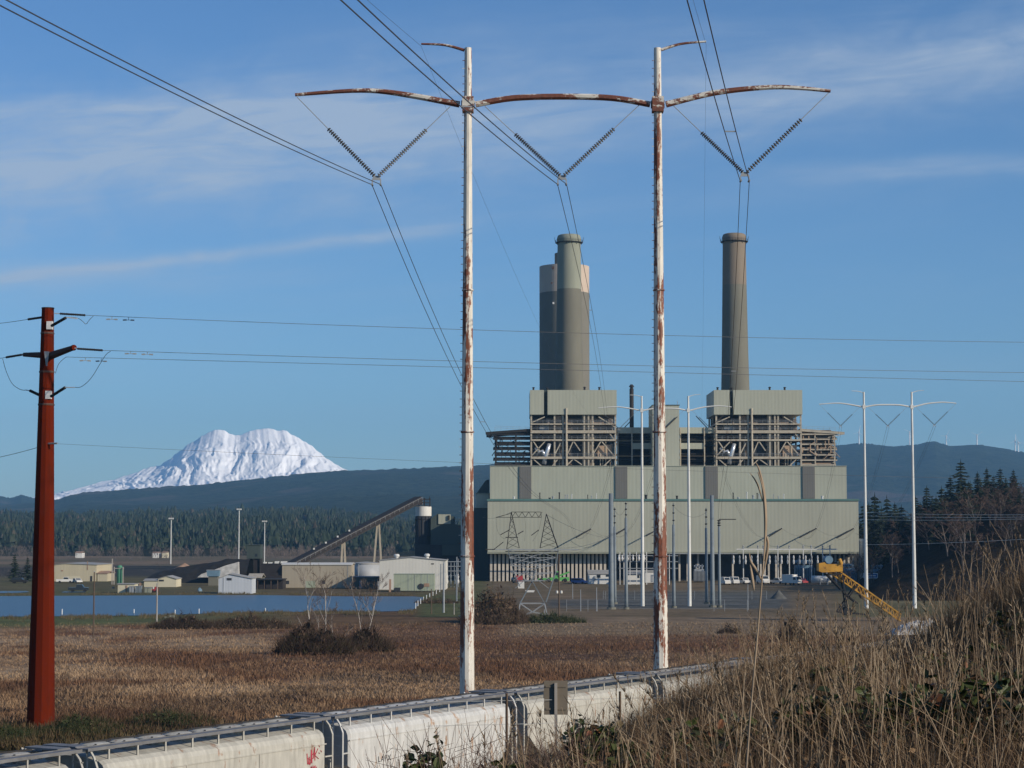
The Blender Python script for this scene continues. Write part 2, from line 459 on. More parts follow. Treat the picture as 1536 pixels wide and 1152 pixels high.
# pond
m, nt_, b = new_mat('pond_water')
b.inputs['Base Color'].default_value = (.018,.05,.09,1); b.inputs['Roughness'].default_value = .30; b.inputs['IOR'].default_value = 1.33
wn = noise_n(nt_, 1.0, 5, (.5, 1.6, 1)); bump(nt_, b, wn, .9, .15)
M['water'] = m
def poly_px(name, pts, mt, z):
    vs = []
    for px, py in pts:
        u, v = uv(px, py); D = (z - CAMZ)/v; vs.append((u*D, D, z))
    mb = MB(); mb.add(vs, [tuple(range(len(vs)))]); return mb.build(name, mt)
struct(poly_px('pond', [(-220,926),(60,924.5),(230,923),(330,919.5),(480,917),(560,917.5),(618,916),(627,908),(636,896),(620,894.5),(520,894.5),(380,892.5),(250,893),(120,893.5),(0,894),(-220,895)], M['water'], .06))
struct(poly_px('channel_water', [(-200,889.5),(20,889.5),(45,888),(40,886.5),(-20,886.5),(-200,886)], M['water'], .06))
struct(poly_px('channel_water', [(92,888.6),(128,888.4),(128,887.2),(96,887.2)], M['water'], .06))

# yard road and gravel strip markings are in the ground itself; far valley floor is the same sheet

# ================================================================== distant terrain
def interp(pts, x):
    if x <= pts[0][0]: return pts[0][1]
    for (a, ya), (b, yb) in zip(pts, pts[1:]):
        if x <= b:
            t = (x-a)/(b-a); t = t*t*(3-2*t)*.5 + t*.5
            return ya + (yb-ya)*t
    return pts[-1][1]
def hill_mat(name, a, b_, sc, clear=None):
    m, nt, b = new_mat(name)
    n = noise_n(nt, sc, 9, rough=.72); n2 = noise_n(nt, sc*.09, 4)
    col = ramp(nt, n, [(.32, a), (.68, b_)])
    if clear:
        f = ramp(nt, n2, [(.57, (0,0,0)), (.64, (1,1,1))])
        col = mixc(nt, f, col, clear)
    nt.links.new(col, b.inputs['Base Color']); b.inputs['Roughness'].default_value = .95; b.inputs['Specular IOR Level'].default_value = .05
    bump(nt, b, n, 1.0, 22)
    return m
def ridge(name, sil, D0, D1, mt, amp, ns, fringe=0, power=.8, cols=360, rows=34):
    """a range of hills: crest at distance D1 follows the skyline, front foot at D0, back slope beyond"""
    x0, x1 = sil[0][0], sil[-1][0]; mb = MB()
    for j in range(rows+7):
        t = j/rows
        for i in range(cols+1):
            px = x0 + (x1-x0)*i/cols
            py = interp(sil, px); u, v = uv(px, py)
            top = CAMZ + v*D1
            D = D0 + (D1-D0)*t if t <= 1 else D1 + (D1-D0)*(t-1)*1.6
            k = t**power if t <= 1 else max(0, 1 - ((t-1)*1.9)**1.3)
            x = u*D
            e = amp*(fbm(x, D*.7, ns) + .0) * min(1, 2.6*t) * (max(0, 1-t)**.5 if t < 1 else 0)
            z = top*k + e
            if abs(t-1) < .02: z += fringe*noise.noise(Vector((px*.45, 3, 1))) + fringe*.7*noise.noise(Vector((px*1.3, 8, 1)))
            mb.v.append((x, D, z if j else -2))
    n = cols+1
    for j in range(rows+6):
        for i in range(cols):
            a = j*n+i; mb.f.append((a, a+1, a+n+1, a+n))
    return struct(mb.build(name, mt, smooth=True))
hmA = hill_mat('forested_hill', (.004,.009,.005), (.062,.078,.042), .045, (.085,.075,.055))
hmB = hill_mat('far_forested_hill', (.004,.010,.006), (.058,.074,.046), .03, (.10,.078,.062))
ridge('far_hills', [(-260,741),(-100,742),(0,744),(15,747),(33,742),(50,747),(85,751),(140,752),(300,756),(460,760)], 5200, 6700, hmB, 20, .0012, 3)
ridge('turbine_hills', [(980,690),(1100,684),(1180,674),(1256,668),(1290,664.5),(1340,669.5),(1375,667),(1392,663),(1402,662),(1414,666),(1425,669),(1470,667),(1495,671),(1536,678),(1620,690),(1800,720)], 4600, 7000, hmB, 45, .0018, 3)
ridge('forest_hills', [(-300,775),(-100,764),(0,758),(60,753),(85,749),(110,742),(128,738.5),(150,737),(220,731.5),(300,727),(370,719.5),(420,714),(470,709),(515,706),(600,703),(690,699),(735,697),(860,694),(1000,702),(1150,720),(1250,745),(1400,790)], 3400, 5600, hmA, 34, .0022, 4)
ridge('low_forest_hills', [(300,770),(360,763),(430,752),(520,745),(600,741),(680,744),(760,748),(900,752),(1100,762),(1250,775),(1400,800)], 2900, 3900, hmA, 16, .004, 4)

# snow mountain
m, nt_, b = new_mat('snow_and_rock')
g = nt_.nodes.new('ShaderNodeNewGeometry'); sx = nt_.nodes.new('ShaderNodeSeparateXYZ'); nt_.links.new(g.outputs['Normal'], sx.inputs[0])
rn = noise_n(nt_, .018, 8, rough=.7)
ad = nt_.nodes.new('ShaderNodeMath'); ad.operation = 'MULTIPLY_ADD'; ad.inputs[1].default_value = .85; nt_.links.new(rn, ad.inputs[0]); nt_.links.new(sx.outputs[2], ad.inputs[2])
f = ramp(nt_, ad.outputs[0], [(.70, (1,1,1)), (.86, (0,0,0))])
sn = ramp(nt_, noise_n(nt_, .02, 5), [(.3, (.93,.93,.92)), (.7, (.98,.97,.96))])
nt_.links.new(mixc(nt_, f, sn, (.30,.31,.33)), b.inputs['Base Color']); b.inputs['Roughness'].default_value = .9
bump(nt_, b, noise_n(nt_, .016, 6, rough=.6), .28, 14)
M['snow'] = m
sil = [(20,765),(60,755),(85,744),(100,737),(118,734),(128,729),(145,727),(152,722),(170,720),(186,714),(205,709),(216,703),(228,700),(238,699),(246,693),(256,688),(262,681),(272,675),(280,667),(290,662),(302,654),(312,649),(319,645.5),(327,644),(336,646),(344,650.5),(352,653),(360,652.5),(368,649),(378,645.5),(388,643.5),(400,642.5),(408,643.5),(415,646),(422,645),(429,646.5),(437,652),(446,656),(455,662),(466,668),(478,678),(490,688),(503,696),(515,703),(540,714),(570,728),(620,745),(680,765)]
DM = 8200.0; KM = DM/15000; mb = MB(); cols, rows = 560, 150
base_z = CAMZ + uv(300, 770)[1]*DM
for j in range(rows+31):
    t = 1 - j/rows            # 0 at crest, 1 at the front foot, negative behind
    for i in range(cols+1):
        px0 = sil[0][0] + (sil[-1][0]-sil[0][0])*i/cols
        tt = max(t, 0)
        pc = 368
        px = pc + (px0-pc)*(1 - .42*tt)            # ridges fan out downhill
        py = interp(sil, px) + 1.0*noise.noise(Vector((px*.13, 1, 4))) + .4*noise.noise(Vector((px*.4, 2, 4)))
        u, v = uv(px, py); top = CAMZ + v*DM - base_z
        if top < 0: top = 0
        if t >= 0:
            k = (1-t)**1.12
            wx = .9*noise.noise(Vector((px0*.022, t*3, 2))) + .40*noise.noise(Vector((px0*.07, t*8, 6))) + .16*noise.noise(Vector((px0*.2, t*18, 9)))
            a = (px0-368)*.030 + wx; e = 0; amp_, fa, fv = 1.0, .9, 2.4
            for oc in range(4):
                e += amp_*(.5 - abs(noise.noise(Vector((a*fa, t*fv + 3.1*oc, .5 + 4*oc)))))*2
                amp_ *= .56; fa *= 1.95; fv *= 2.1
            env = min(1, t*3.2) * (1-t)**.5
            z = top*k + env*KM*(29*e - 22)*min(1, top/(350*KM))
        else: z = top*max(0, 1+t*3.2)
        D = DM - 2300*KM*t if t >= 0 else DM - 2600*KM*t
        u0, _ = uv(px0, 750)
        mb.v.append((u0*D, D, base_z + max(z, -200)))
n = cols+1
for j in range(rows+30):
    for i in range(cols):
        a = j*n+i; mb.f.append((a, a+n, a+n+1, a+1)[::-1])
struct(mb.build('mountain', M['snow'], smooth=True), label=None)
# ================================================================== far forest (reads as one mass)
def cone_tree(mb, x, y, z, h, r, n=6, tiers=4):
    ph = random.random()*6
    o = len(mb.v)
    for t in range(tiers):
        zb = z + h*(.10 + .80*t/tiers); zt = z + h*min(1, (.42 + .80*(t+.45)/tiers)) if t < tiers-1 else z + h
        rr = r*(1 - .8*t/tiers)
        o = len(mb.v)
        for k in range(n):
            a = ph + t + 2*math.pi*k/n; q = rr*random.uniform(.65, 1.2)
            mb.v.append((x+q*math.cos(a), y+q*math.sin(a), zb - rr*random.uniform(.0,.5)))
        mb.v.append((x+random.uniform(-.1,.1)*r, y, zt)); mb.v.append((x, y, zb + .2*h/tiers))
        for k in range(n):
            mb.f.append((o+k, o+(k+1)%n, o+n)); mb.f.append((o+(k+1)%n, o+k, o+n+1))
M['forest'] = mat_leaf('distant_conifers', [(0,(.013,.022,.013)), (.45,(.019,.031,.017)), (.8,(.028,.040,.021)), (.93,(.045,.046,.028)), (1,(.08,.062,.045))])
skyl = [(-260,765),(0,760),(120,759),(250,757),(370,756),(430,752),(520,758),(620,768),(700,772),(800,775),(1320,785)]
def forest_z(px, D):
    t = (D-1330)/1500.0
    py = interp(skyl, px); u, v = uv(px, py)
    top = CAMZ + v*2830 - 17
    return max(0, top*max(t,0)**.8 + 4*noise.noise(Vector((px*.02, D*.004, 3))))
# ground under the forest
mb = MB(); cs, rs = 120, 24
for j in range(rs+1):
    D = 1330 + 1900*j/rs
    for i in range(cs+1):
        px = -280 + 1620*i/cs
        u, v = uv(px, 800)
        z = forest_z(px, D) if D <= 2830 else forest_z(px, 2830)*(1-(D-2830)/400)
        mb.v.append((u*D, D, z - (1.5 if j == 0 else 0)))
for j in range(rs):
    for i in range(cs):
        a = j*(cs+1)+i; mb.f.append((a, a+1, a+cs+2, a+cs+1))
struct(mb.build('forest_slope', hill_mat('forest_floor', (.02,.026,.014), (.05,.05,.028), .05), smooth=True))
mb = MB()
N = 0
while N < 23000:
    t = random.random()**.75; D = 1400 + 1420*t
    px = random.uniform(-60, 742) if random.random() < .96 else random.uniform(1285, 1330)
    c = noise.noise(Vector((px*.014, D*.006, 12)))
    if c > .26 and random.random() < .88: continue          # clearings
    u, v = uv(px, 800)
    h = random.uniform(4, 11)*max(.45, 1 + .75*noise.noise(Vector((px*.045, D*.012, 5))) + .5*noise.noise(Vector((px*.2, D*.04, 9))))
    cone_tree(mb, u*D, D, forest_z(px, D)-.5, h, h*random.uniform(.24,.46), 5, 3 if D > 1600 else 4); N += 1
struct(mb.build('conifer_forest', M['forest']), 'stuff', 'dark green conifer forest covering the low slope behind the valley', 'forest')

# bare alders along the valley edge
def twig_puff(mb, x, y, z, h, r, n):
    for _ in range(n):
        a = random.uniform(0, 6.28); q = r*math.sqrt(random.random()); zz = z + h*random.uniform(.15, 1)
        k = math.sin(min(1, (zz-z)/h)*math.pi*.9 + .2)
        bx, by = x + q*k*math.cos(a), y + q*k*math.sin(a)
        L = h*random.uniform(.12, .3); wd = h*.012
        dx, dy = random.uniform(-.5,.5)*L, random.uniform(-.5,.5)*L
        mb.add([(bx-wd, by, zz-L), (bx+wd, by, zz-L), (bx+dx, by+dy, zz)], [(0,1,2)])
M['barewood'] = mat_leaf('bare_twigs', [(0,(.075,.058,.05)), (.5,(.15,.12,.10)), (1,(.22,.18,.15))])
mb = MB()
for _ in range(420):
    D = random.uniform(1200, 1500); px = random.choice([random.uniform(-60, 215), random.uniform(210, 600), random.uniform(380, 480)])
    u, v = uv(px, 800); h = random.uniform(3.5, 9)
    twig_puff(mb, u*D, D, 0, h, h*.36, 44)
for _ in range(260):
    D = random.uniform(640, 1100); px = random.uniform(-40, 640)
    if 140 < px < 440 and D < 760: continue
    u, v = uv(px, 800); h = random.uniform(1.5, 3.2)
    twig_puff(mb, u*D, D, 0, h, h*.9, 26)
struct(mb.build('bare_woodland', M['barewood']), 'stuff', 'grey brown bare scrub and alders along the far edge of the valley', 'scrub')

# ================================================================== trees one can tell apart
M['bark'] = mat('conifer_bark', (.07,.05,.04), .95, .3, 1)
M['needles'] = mat_leaf('fir_needles', [(0,(.007,.012,.008)), (.5,(.013,.023,.012)), (.85,(.022,.034,.016)), (1,(.04,.044,.026))])
M['alder'] = mat_leaf('alder_twigs', [(0,(.045,.028,.022)), (.5,(.085,.055,.042)), (1,(.14,.095,.07))])
M['alderbark'] = mat('alder_bark', (.16,.13,.11), .9, .3, 1)
M['birchbark'] = mat('birch_bark', (.43,.39,.34), .85, .25, 3, 0, (1,1,.4), dark=(.16,.13,.11))
M['birchtwig'] = mat_leaf('birch_twigs', [(0,(.06,.042,.032)), (.6,(.12,.088,.066)), (1,(.22,.175,.14))])
def fir_meshes(seed, h):
    rnd = random.Random(seed)
    t = MB().tube([(0,0,-1),(0,0,h*.5),(.1,0,h*.97)], [h*.017,h*.011,.03], 6)
    c = MB(); whorls = int(h*1.15)
    for i in range(whorls):
        f = i/whorls; z = h*(.10 + .89*f); L = h*.27*(1-f)**.7*rnd.uniform(.55,1.2) + .3
        nb = 13 if f < .7 else 8
        for k in range(nb):
            if rnd.random() < .1: continue
            a = rnd.uniform(0, 6.28); l = L*rnd.uniform(.55, 1.15); droop = rnd.uniform(.08,.45)
            ca, sa = math.cos(a), math.sin(a)
            for s in range(4):
                q0, q1 = l*(s*.25), l*(s*.25 + .42)
                wd = (.46 + .06*h/10)*(1.15 - s*.2)*rnd.uniform(.7,1.4)
                z0 = z - droop*q0*.9 + rnd.uniform(-.15,.15); z1 = z - droop*q1*1.1 + .1*q1*(s == 3)
                jx, jy = rnd.uniform(-.2,.2), rnd.uniform(-.2,.2)
                c.add([(ca*q0 - sa*wd + jx, sa*q0 + ca*wd + jy, z0 - .3*wd), (ca*q0 + sa*wd + jx, sa*q0 - ca*wd + jy, z0 - .3*wd),
                       (ca*q1, sa*q1, z1), (ca*q0, sa*q0, z0 + .25)], [(0,1,2), (0,2,3), (1,3,2)])
    c.tube([(0,0,h*.96),(0,0,h*1.02)], [.12,.02], 4)
    return t, c
def branchy(seed, h, lean=.0, spread=.42, levels=4, r0=None, minr=.012):
    rnd = random.Random(seed); br, tw = MB(), MB()
    def grow(p, d, L, r, lev):
        pts = [p]; q = p.copy(); dd = d.copy(); n = 3
        for i in range(n):
            dd = (dd + Vector((rnd.uniform(-.16,.16), rnd.uniform(-.16,.16), .07))).normalized()
            q = q + dd*L/n; pts.append(q.copy())
        r1 = max(minr, r*.5)
        (br if lev < 2 else tw).tube(pts, [r + (r1-r)*i/n for i in range(n+1)], 5 if lev < 2 else 3, cap=False)
        if lev >= levels: return
        for k in range(rnd.randint(4, 6) if lev == 0 else rnd.randint(3, 4)):
            f = rnd.uniform(.3, 1.0); i = min(n-1, int(f*n)); bp = pts[i].lerp(pts[i+1], f*n-i)
            ax = Vector((rnd.gauss(0,1), rnd.gauss(0,1), rnd.gauss(0,.3))).normalized()
            nd = (dd*(1-spread) + ax*spread*1.25).normalized()
            if nd.z < -.1: nd.z *= -.5
            grow(bp, nd, L*rnd.uniform(.42,.62), max(minr, r*.42), lev+1)
    grow(Vector((0,0,-.3)), Vector((lean, 0, 1)).normalized(), h*.62, r0 or h*.014, 0)
    return br, tw
def tree_proto(kind, seed, h, **kw):
    if kind == 'fir':
        root = thing('fir_tree', 'x', 'tree', (0,0,0)); t, c = fir_meshes(seed, h)
        t.build('trunk', M['bark'], root); c.build('crown', M['needles'], root)
    elif kind == 'alder':
        root = thing('bare_tree', 'x', 'tree', (0,0,0)); t, c = branchy(seed, h, spread=.5, levels=4, minr=.035)
        t.build('trunk', M['alderbark'], root, smooth=True); c.build('crown', M['alder'], root)
    else:
        root = thing('birch_tree', 'x', 'tree', (0,0,0)); t, c = branchy(seed, h, spread=.34, levels=4, minr=.014, **kw)
        t.build('trunk', M['birchbark'], root, smooth=True); c.build('crown', M['birchtwig'], root)
    return root

# wooded hillside on the right: steep bank rising to the right, sun behind its crest
def bank_z(x, y):
    t = sstep(0, 1, (x - 96 - (y-560)*.05)/26)*0
    q = x - (y*.172)                      # distance right of the foot of the bank
    z = 0 if q < 0 else (q*.55 if q < 38 else 20.9 + (q-38)*.28)
    z *= sstep(455, 540, y)
    return min(z, 60) + (1.2*noise.noise(Vector((x*.05, y*.05, 2))) if z > 1 else 0)
mb = MB(); cs, rs = 70, 50
for j in range(rs+1):
    yb = 440 + 420*j/rs
    for i in range(cs+1):
        x = yb*.165 + 160*(i/cs)**1.2; z = bank_z(x, yb)
        if j in (0, rs) or i in (0, cs): z = min(z, -.5) if i != cs else z
        mb.v.append((x, yb, z - .05))
for j in range(rs):
    for i in range(cs):
        a = j*(cs+1)+i; mb.f.append((a, a+1, a+cs+2, a+cs+1))
struct(mb.build('wooded_bank', hill_mat('bank_soil', (.02,.018,.012), (.06,.045,.03), .25), smooth=True))
protos_f = [tree_proto('fir', s, h) for s, h in ((1,15),(2,18),(3,21),(4,13))]
protos_a = [tree_proto('alder', s, h) for s, h in ((11,11),(12,13),(13,9.5),(14,12),(15,10))]
used = set()
def put_tree(protos, i, x, y, s, label, group=None, zf=None):
    p = protos[i % len(protos)]
    o = p if (id(protos), i % len(protos)) not in used else copy_tree(p)
    used.add((id(protos), i % len(protos)))
    o.location = (x, y, zf if zf is not None else bank_z(x, y) - .2); o.scale = (s, s, s); o.rotation_euler = (0, 0, random.uniform(0, 6.28))
    tag(o, label, 'tree', group)
    return o
# firs, by their tops on the skyline: (bearing px, top py, distance)
spec = [(1441,688,600,'tallest pointed dark fir on the skyline of the right hand bank',1),
        (1352,756,585,'small rounded fir low on the left end of the wooded bank',0),(1330,742,690,'slim fir behind the small rounded one at the left end of the wood',3),
        (1390,727,640,'dark fir left of the tallest pointed fir, behind it',1),
        (1480,700,610,'dark fir just right of the tallest pointed fir on the bank',2),(1466,706,570,'',2),(1500,700,600,'',1),(1412,728,570,'',0),(1425,712,640,'',2),
        (1520,703,585,'',1),(1373,742,640,'',1),(1312,738,660,'',0),(1303,752,700,'',2),(1550,694,600,'',2),(1490,712,560,'',1),(1455,720,560,'',3),(1404,742,550,'',3),
        (1322,758,620,'',1),(1296,752,740,'',0),(1342,752,680,'',2),(1380,752,580,'',0),(1434,734,535,'',3),(1509,722,540,'',0),(1528,730,530,'',3)]
for k, (px, py, D, lab, i) in enumerate(spec):
    if px < 1400: D = max(D, 650)
    top = P(px, py, D); g = bank_z(top.x, D)
    hh = top.z - g; base = (15,18,21,13)[i % 4]
    s = max(.45, min(1.6, hh/(base*1.02)))
    put_tree(protos_f, i, top.x, D, s, lab or 'dark fir standing in the mixed wood on the right hand bank', None if lab else 'firs in the wood on the right hand bank', zf=top.z - s*base*1.02)
skw = [(1280,786),(1310,772),(1340,760),(1360,755),(1400,742),(1420,730),(1450,718),(1500,708),(1560,700)]
for k in range(105):
    px = random.uniform(1292, 1590); D = random.uniform(520, 720) if px > 1400 else random.uniform(645, 740); py = interp(skw, px) + random.uniform(2, 40)
    top = P(px, py, D); g = bank_z(top.x, D); i = random.randrange(4); base = (15,18,21,13)[i]
    s = max(.4, min(1.7, (top.z-g)/(base*1.02)))
    put_tree(protos_f, i, top.x, D, s, 'dark fir standing in the mixed wood on the right hand bank', 'firs in the wood on the right hand bank', zf=top.z - s*base*1.02)
for k in range(150):
    px = random.uniform(1300, 1590); D = random.uniform(490, 640) if px > 1420 else random.uniform(645, 720); py = interp(skw, px) + random.uniform(4, 60)
    top = P(px, py, D); g = bank_z(top.x, D); i = random.randrange(5); base = (11,13,9.5,12,10)[i]
    s = max(.6, min(1.5, (top.z-g)/(base*1.0)))
    put_tree(protos_a, i, top.x, D, s, 'leafless reddish brown tree in the wood on the right hand bank', 'bare trees in the wood on the right hand bank')
for k in range(40):
    D = random.uniform(500, 690)
    q = random.uniform(-3, 46)**1.0
    x = D*.172 + q
    px, py = pxpy(x, D, bank_z(x, D))
    if px > 1600: continue
    put_tree(protos_a, k, x, D, random.uniform(.65, 1.05), 'leafless reddish brown tree in the wood on the right hand bank', 'bare trees in the wood on the right hand bank')

# two firs by the beige warehouse, far left
for px, top, base, lab in ((22,829,857,'dark fir alone at the far left edge beside the brown valley floor'),(41,834,856,'smaller dark fir between the far left fir and the rust red pole')):
    D = 640; b = P(px, base, D); hh = P(px, top, D).z
    put_tree(protos_f, 3, b.x, D, hh/13.2, lab, zf=-.1)

# birches in front of the pond, (base px, base py, top py, lean)
M['scrubtwig'] = mat_leaf('dark_bramble', [(0,(.024,.017,.012)), (.5,(.06,.038,.026)), (.8,(.10,.064,.042)), (1,(.045,.05,.02))])
bl = [(465,962,838,.0,'tallest bare white birch of the clump before the pond, straight trunk','a'),
      (487,960,850,.12,'white birch leaning right, second trunk of the clump before the pond','b'),
      (499,955,905,-.06,'short broken topped white birch stem in the middle of the clump','c'),
      (478,948,905,.16,'small thin birch sapling between the two tall trunks of the clump','d'),
      (513,962,925,.5,'birch sapling leaning far to the right out of the clump','e'),
      (541,958,862,.05,'slender white birch just left of the rightmost birch before the pond','f'),
      (550,958,858,.12,'rightmost slender white birch before the pond, forked near its foot','g'),
      (455,940,915,-.5,'pale bent birch sapling arching left out of the clump','h')]
for k, (px, py, tp, lean, lab, _) in enumerate(bl):
    g = G(px, py); hh = P(px, tp, g.y).z - g.z
    r = tree_proto('birch', 40+k, hh/.97, lean=lean, r0=max(.03, hh*.0075))
    r.location = g; tag(r, lab, 'tree')

# bramble mounds: twig and leaf clutter on a dome
def mound(px0, px1, py_base, py_top, label, n=2600, mt='scrubtwig', depth=None, name='bramble_bush', cat='bush'):
    a, b = G(px0, py_base), G(px1, py_base); c = (a+b)/2
    c.z = gz(c.x, c.y)
    rx = abs(b.x-a.x)/2; h = P((px0+px1)/2, py_top, c.y).z - c.z; ry = depth or max(2.5, rx*.45)
    mb = MB(); rnd = random.Random(int(px0*7+py_base))
    sz = max(.10, min(.30, h*.10))
    for _ in range(n):
        q = math.sqrt(rnd.random()); an = rnd.uniform(0, 6.28)
        x, y = q*math.cos(an), q*math.sin(an)
        prof = (1 - q**1.5)*(.62 + .75*noise.noise(Vector((x*3.1*rx/3, y*3, px0*.1))) + .2*noise.noise(Vector((x*9, y*7, 2))))
        z = h*max(.02, prof)*rnd.uniform(.2, 1.1)
        p = Vector((c.x + x*rx, c.y + y*ry, 0)); p.z = gz(p.x, p.y) + z
        if rnd.random() < .6:
            d = Vector((rnd.gauss(0,.5), rnd.gauss(0,.5), rnd.uniform(.2,1))).normalized()*sz*rnd.uniform(2,7); wv = Vector((sz*.12,0,0))
            mb.add([p-wv, p+wv, p+d], [(0,1,2)])
        else:
            d1 = Vector((rnd.gauss(0,1), rnd.gauss(0,1), rnd.gauss(0,1))).normalized(); d2 = d1.cross(Vector((rnd.gauss(0,1), rnd.gauss(0,1), rnd.gauss(0,1)))).normalized()
            s = sz*rnd.uniform(.6,1.5)
            mb.add([p-d1*s, p-d2*s*.6, p+d1*s, p+d2*s*.6], [(0,1,2,3)])
    o = mb.build(name, M[mt]); tag(o, label, cat); return o
M['scrubbrown'] = mat_leaf('brown_bramble', [(0,(.035,.024,.016)), (.5,(.085,.055,.035)), (.85,(.13,.085,.05)), (1,(.05,.055,.02))])
M['scrubgreen'] = mat_leaf('green_weeds', [(0,(.012,.018,.008)), (.5,(.03,.042,.014)), (.85,(.06,.07,.025)), (1,(.14,.12,.06))])
mound(222,330,943,920,'long dark bramble thicket on the near bank of the pond, left half',4200)
mound(300,445,942,919,'long brown bramble thicket on the near bank of the pond, right half',5200,'scrubbrown')
mound(412,532,982,926,'dark bramble mound around the foot of the birch clump',7000)
mound(505,592,978,936,'dark bramble mound below the two slender birches',3600)
mound(690,795,934,872,'tall brown bramble bank between the left white pole and the lattice tower',9000,'scrubbrown',9)
mound(775,880,934,916,'low dark green hedge running behind the lattice tower foot',3200,'scrubgreen',3)
mound(1075,1112,950,936,'dark uprooted brush pile lying on the dirt strip',1600,'scrubtwig',2)
mound(1165,1215,962,926,'dark brush heap below the yellow conveyor',2000,'scrubtwig',3)
mound(620,690,905,893,'dark weedy ditch edge on the green bank right of the pond',1400,'scrubbrown',2)
mound(60,180,1098,1070,'dark green weeds at the foot of the rust red pole',3600,'scrubgreen',3)
mound(180,330,1088,1062,'dark green weeds along the track right of the rust red pole',3600,'scrubgreen',3)
mound(-60,60,1110,1082,'dark green weeds at the left edge beyond the freight cars',3000,'scrubgreen',3)

# meadow grass: tufts of dry blades (ground cover)
M['tuft'] = mat_leaf('meadow_grass', [(0,(.84,.83,.82)), (.5,(1,1,1)), (1,(1.14,1.13,1.1))], attr=True)
mb = MB(); mb.c = []
for _ in range(60000):
    py = random.uniform(934, 1128); px = random.uniform(-60, 1290)
    g = G(px, py) if False else None
    u, v = uv(px, py); D = -CAMZ/v
    for _i in range(4): D = (gz(u*D, D) - CAMZ)/v*.6 + D*.4
    if D > 345 or D < 92: continue
    x, y = u*D, D; z = gz(x, y)
    c = ground_col(x, y)
    if c[1] > c[0] and random.random() < .5: continue
    cv = fbm(x, y*.6, .05)
    h = random.uniform(.10, .42)*(1 + .7*cv); nb = 3
    tone = lerp3(c, (.31,.21,.122), random.uniform(.0,.5)) if cv < .2 else lerp3(c, (.13,.066,.036), random.uniform(0,.5))
    for k in range(nb):
        a = random.uniform(0, 3.14); wd = random.uniform(.03, .08); lx, ly = random.gauss(0,.16), random.gauss(0,.16)
        ox, oy = random.gauss(0,.2), random.gauss(0,.2)
        hh = h*random.uniform(.6, 1.15)
        mb.add([(x+ox-wd*math.cos(a), y+oy-wd*math.sin(a), z-.05), (x+ox+wd*math.cos(a), y+oy+wd*math.sin(a), z-.05), (x+ox+lx, y+oy+ly, z+hh)], [(0,1,2)])
        mb.c.extend([tone]*3)
struct(mb.build('meadow_grass', M['tuft']), 'stuff', 'dry brown meadow grass between the railway and the pond', 'grass')
# scattered reddish low scrub
mb = MB()
for _ in range(5200):
    py = random.uniform(938, 1108); px = random.uniform(-60, 1190)
    u, v = uv(px, py); D = -CAMZ/v
    for _i in range(4): D = (gz(u*D, D) - CAMZ)/v*.6 + D*.4
    if D > 340 or D < 95: continue
    x, y = u*D, D
    bandv = sstep(1015, 965, py)*sstep(400, 560, px)*.45 + sstep(300, 480, px)*sstep(1100, 1030, py)*.12
    if fbm(x, y*.6, .05) + .3*random.random() + bandv < .24: continue
    h = random.uniform(.4, 1.15)*(1+.5*nz(x,y,.12,40)); z = gz(x, y)
    twig_puff(mb, x, y, z, h, h*.9, 22)
M['redscrub'] = mat_leaf('red_brown_scrub', [(0,(.04,.022,.014)), (.5,(.095,.052,.031)), (1,(.17,.105,.062))])
struct(mb.build('meadow_scrub', M['redscrub']), 'stuff', 'reddish brown low scrub scattered through the dry meadow', 'scrub')

M['reed'] = mat_leaf('pond_reed', [(0,(.05,.04,.022)), (.5,(.12,.095,.05)), (.8,(.19,.15,.085)), (1,(.08,.09,.035))])
mb = MB()
edge_n = [(-60,926.5),(60,925.5),(230,924),(330,920.5),(480,918),(560,918.5),(622,916.5)]
edge_f = [(-60,894.2),(120,892.8),(250,892),(380,891.8),(520,893.8),(620,893.8)]
for edge, n_, jit in ((edge_n, 2600, 2.2), (edge_f, 1500, .8)):
    for _ in range(n_):
        px = random.uniform(-60, 620); py = interp(edge, px) + abs(random.gauss(0, jit))*(1 if edge is edge_n else -1)
        if noise.noise(Vector((px*.03, py*.1, 3))) < -.12: continue
        u, v = uv(px, py); D = -CAMZ/v; x = u*D; z = gz(x, D); h = random.uniform(.25,.9)
        for k in range(3):
            ox, wd = random.gauss(0,.25), random.uniform(.03,.07)
            mb.add([(x+ox-wd,D,z-.05),(x+ox+wd,D,z-.05),(x+ox+random.gauss(0,.12),D+random.gauss(0,.1),z+h*random.uniform(.6,1.1))],[(0,1,2)])
struct(mb.build('pond_reeds', M['reed']), 'stuff', 'short dry reeds along the edges of the pond', 'reeds')
# ================================================================== transmission structures
def curve_pts(ctrl, n):
    """smooth Catmull-Rom through the control points"""
    pts = []; m = len(ctrl)
    for i in range(m-1):
        p0, p1, p2, p3 = (Vector(ctrl[max(0,i-1)]), Vector(ctrl[i]), Vector(ctrl[i+1]), Vector(ctrl[min(m-1,i+2)]))
        for k in range(n):
            t = k/n
            pts.append(.5*((2*p1) + (p2-p0)*t + (2*p0-5*p1+4*p2-p3)*t*t + (3*p1-p0-3*p2+p3)*t**3))
    pts.append(Vector(ctrl[-1])); return pts

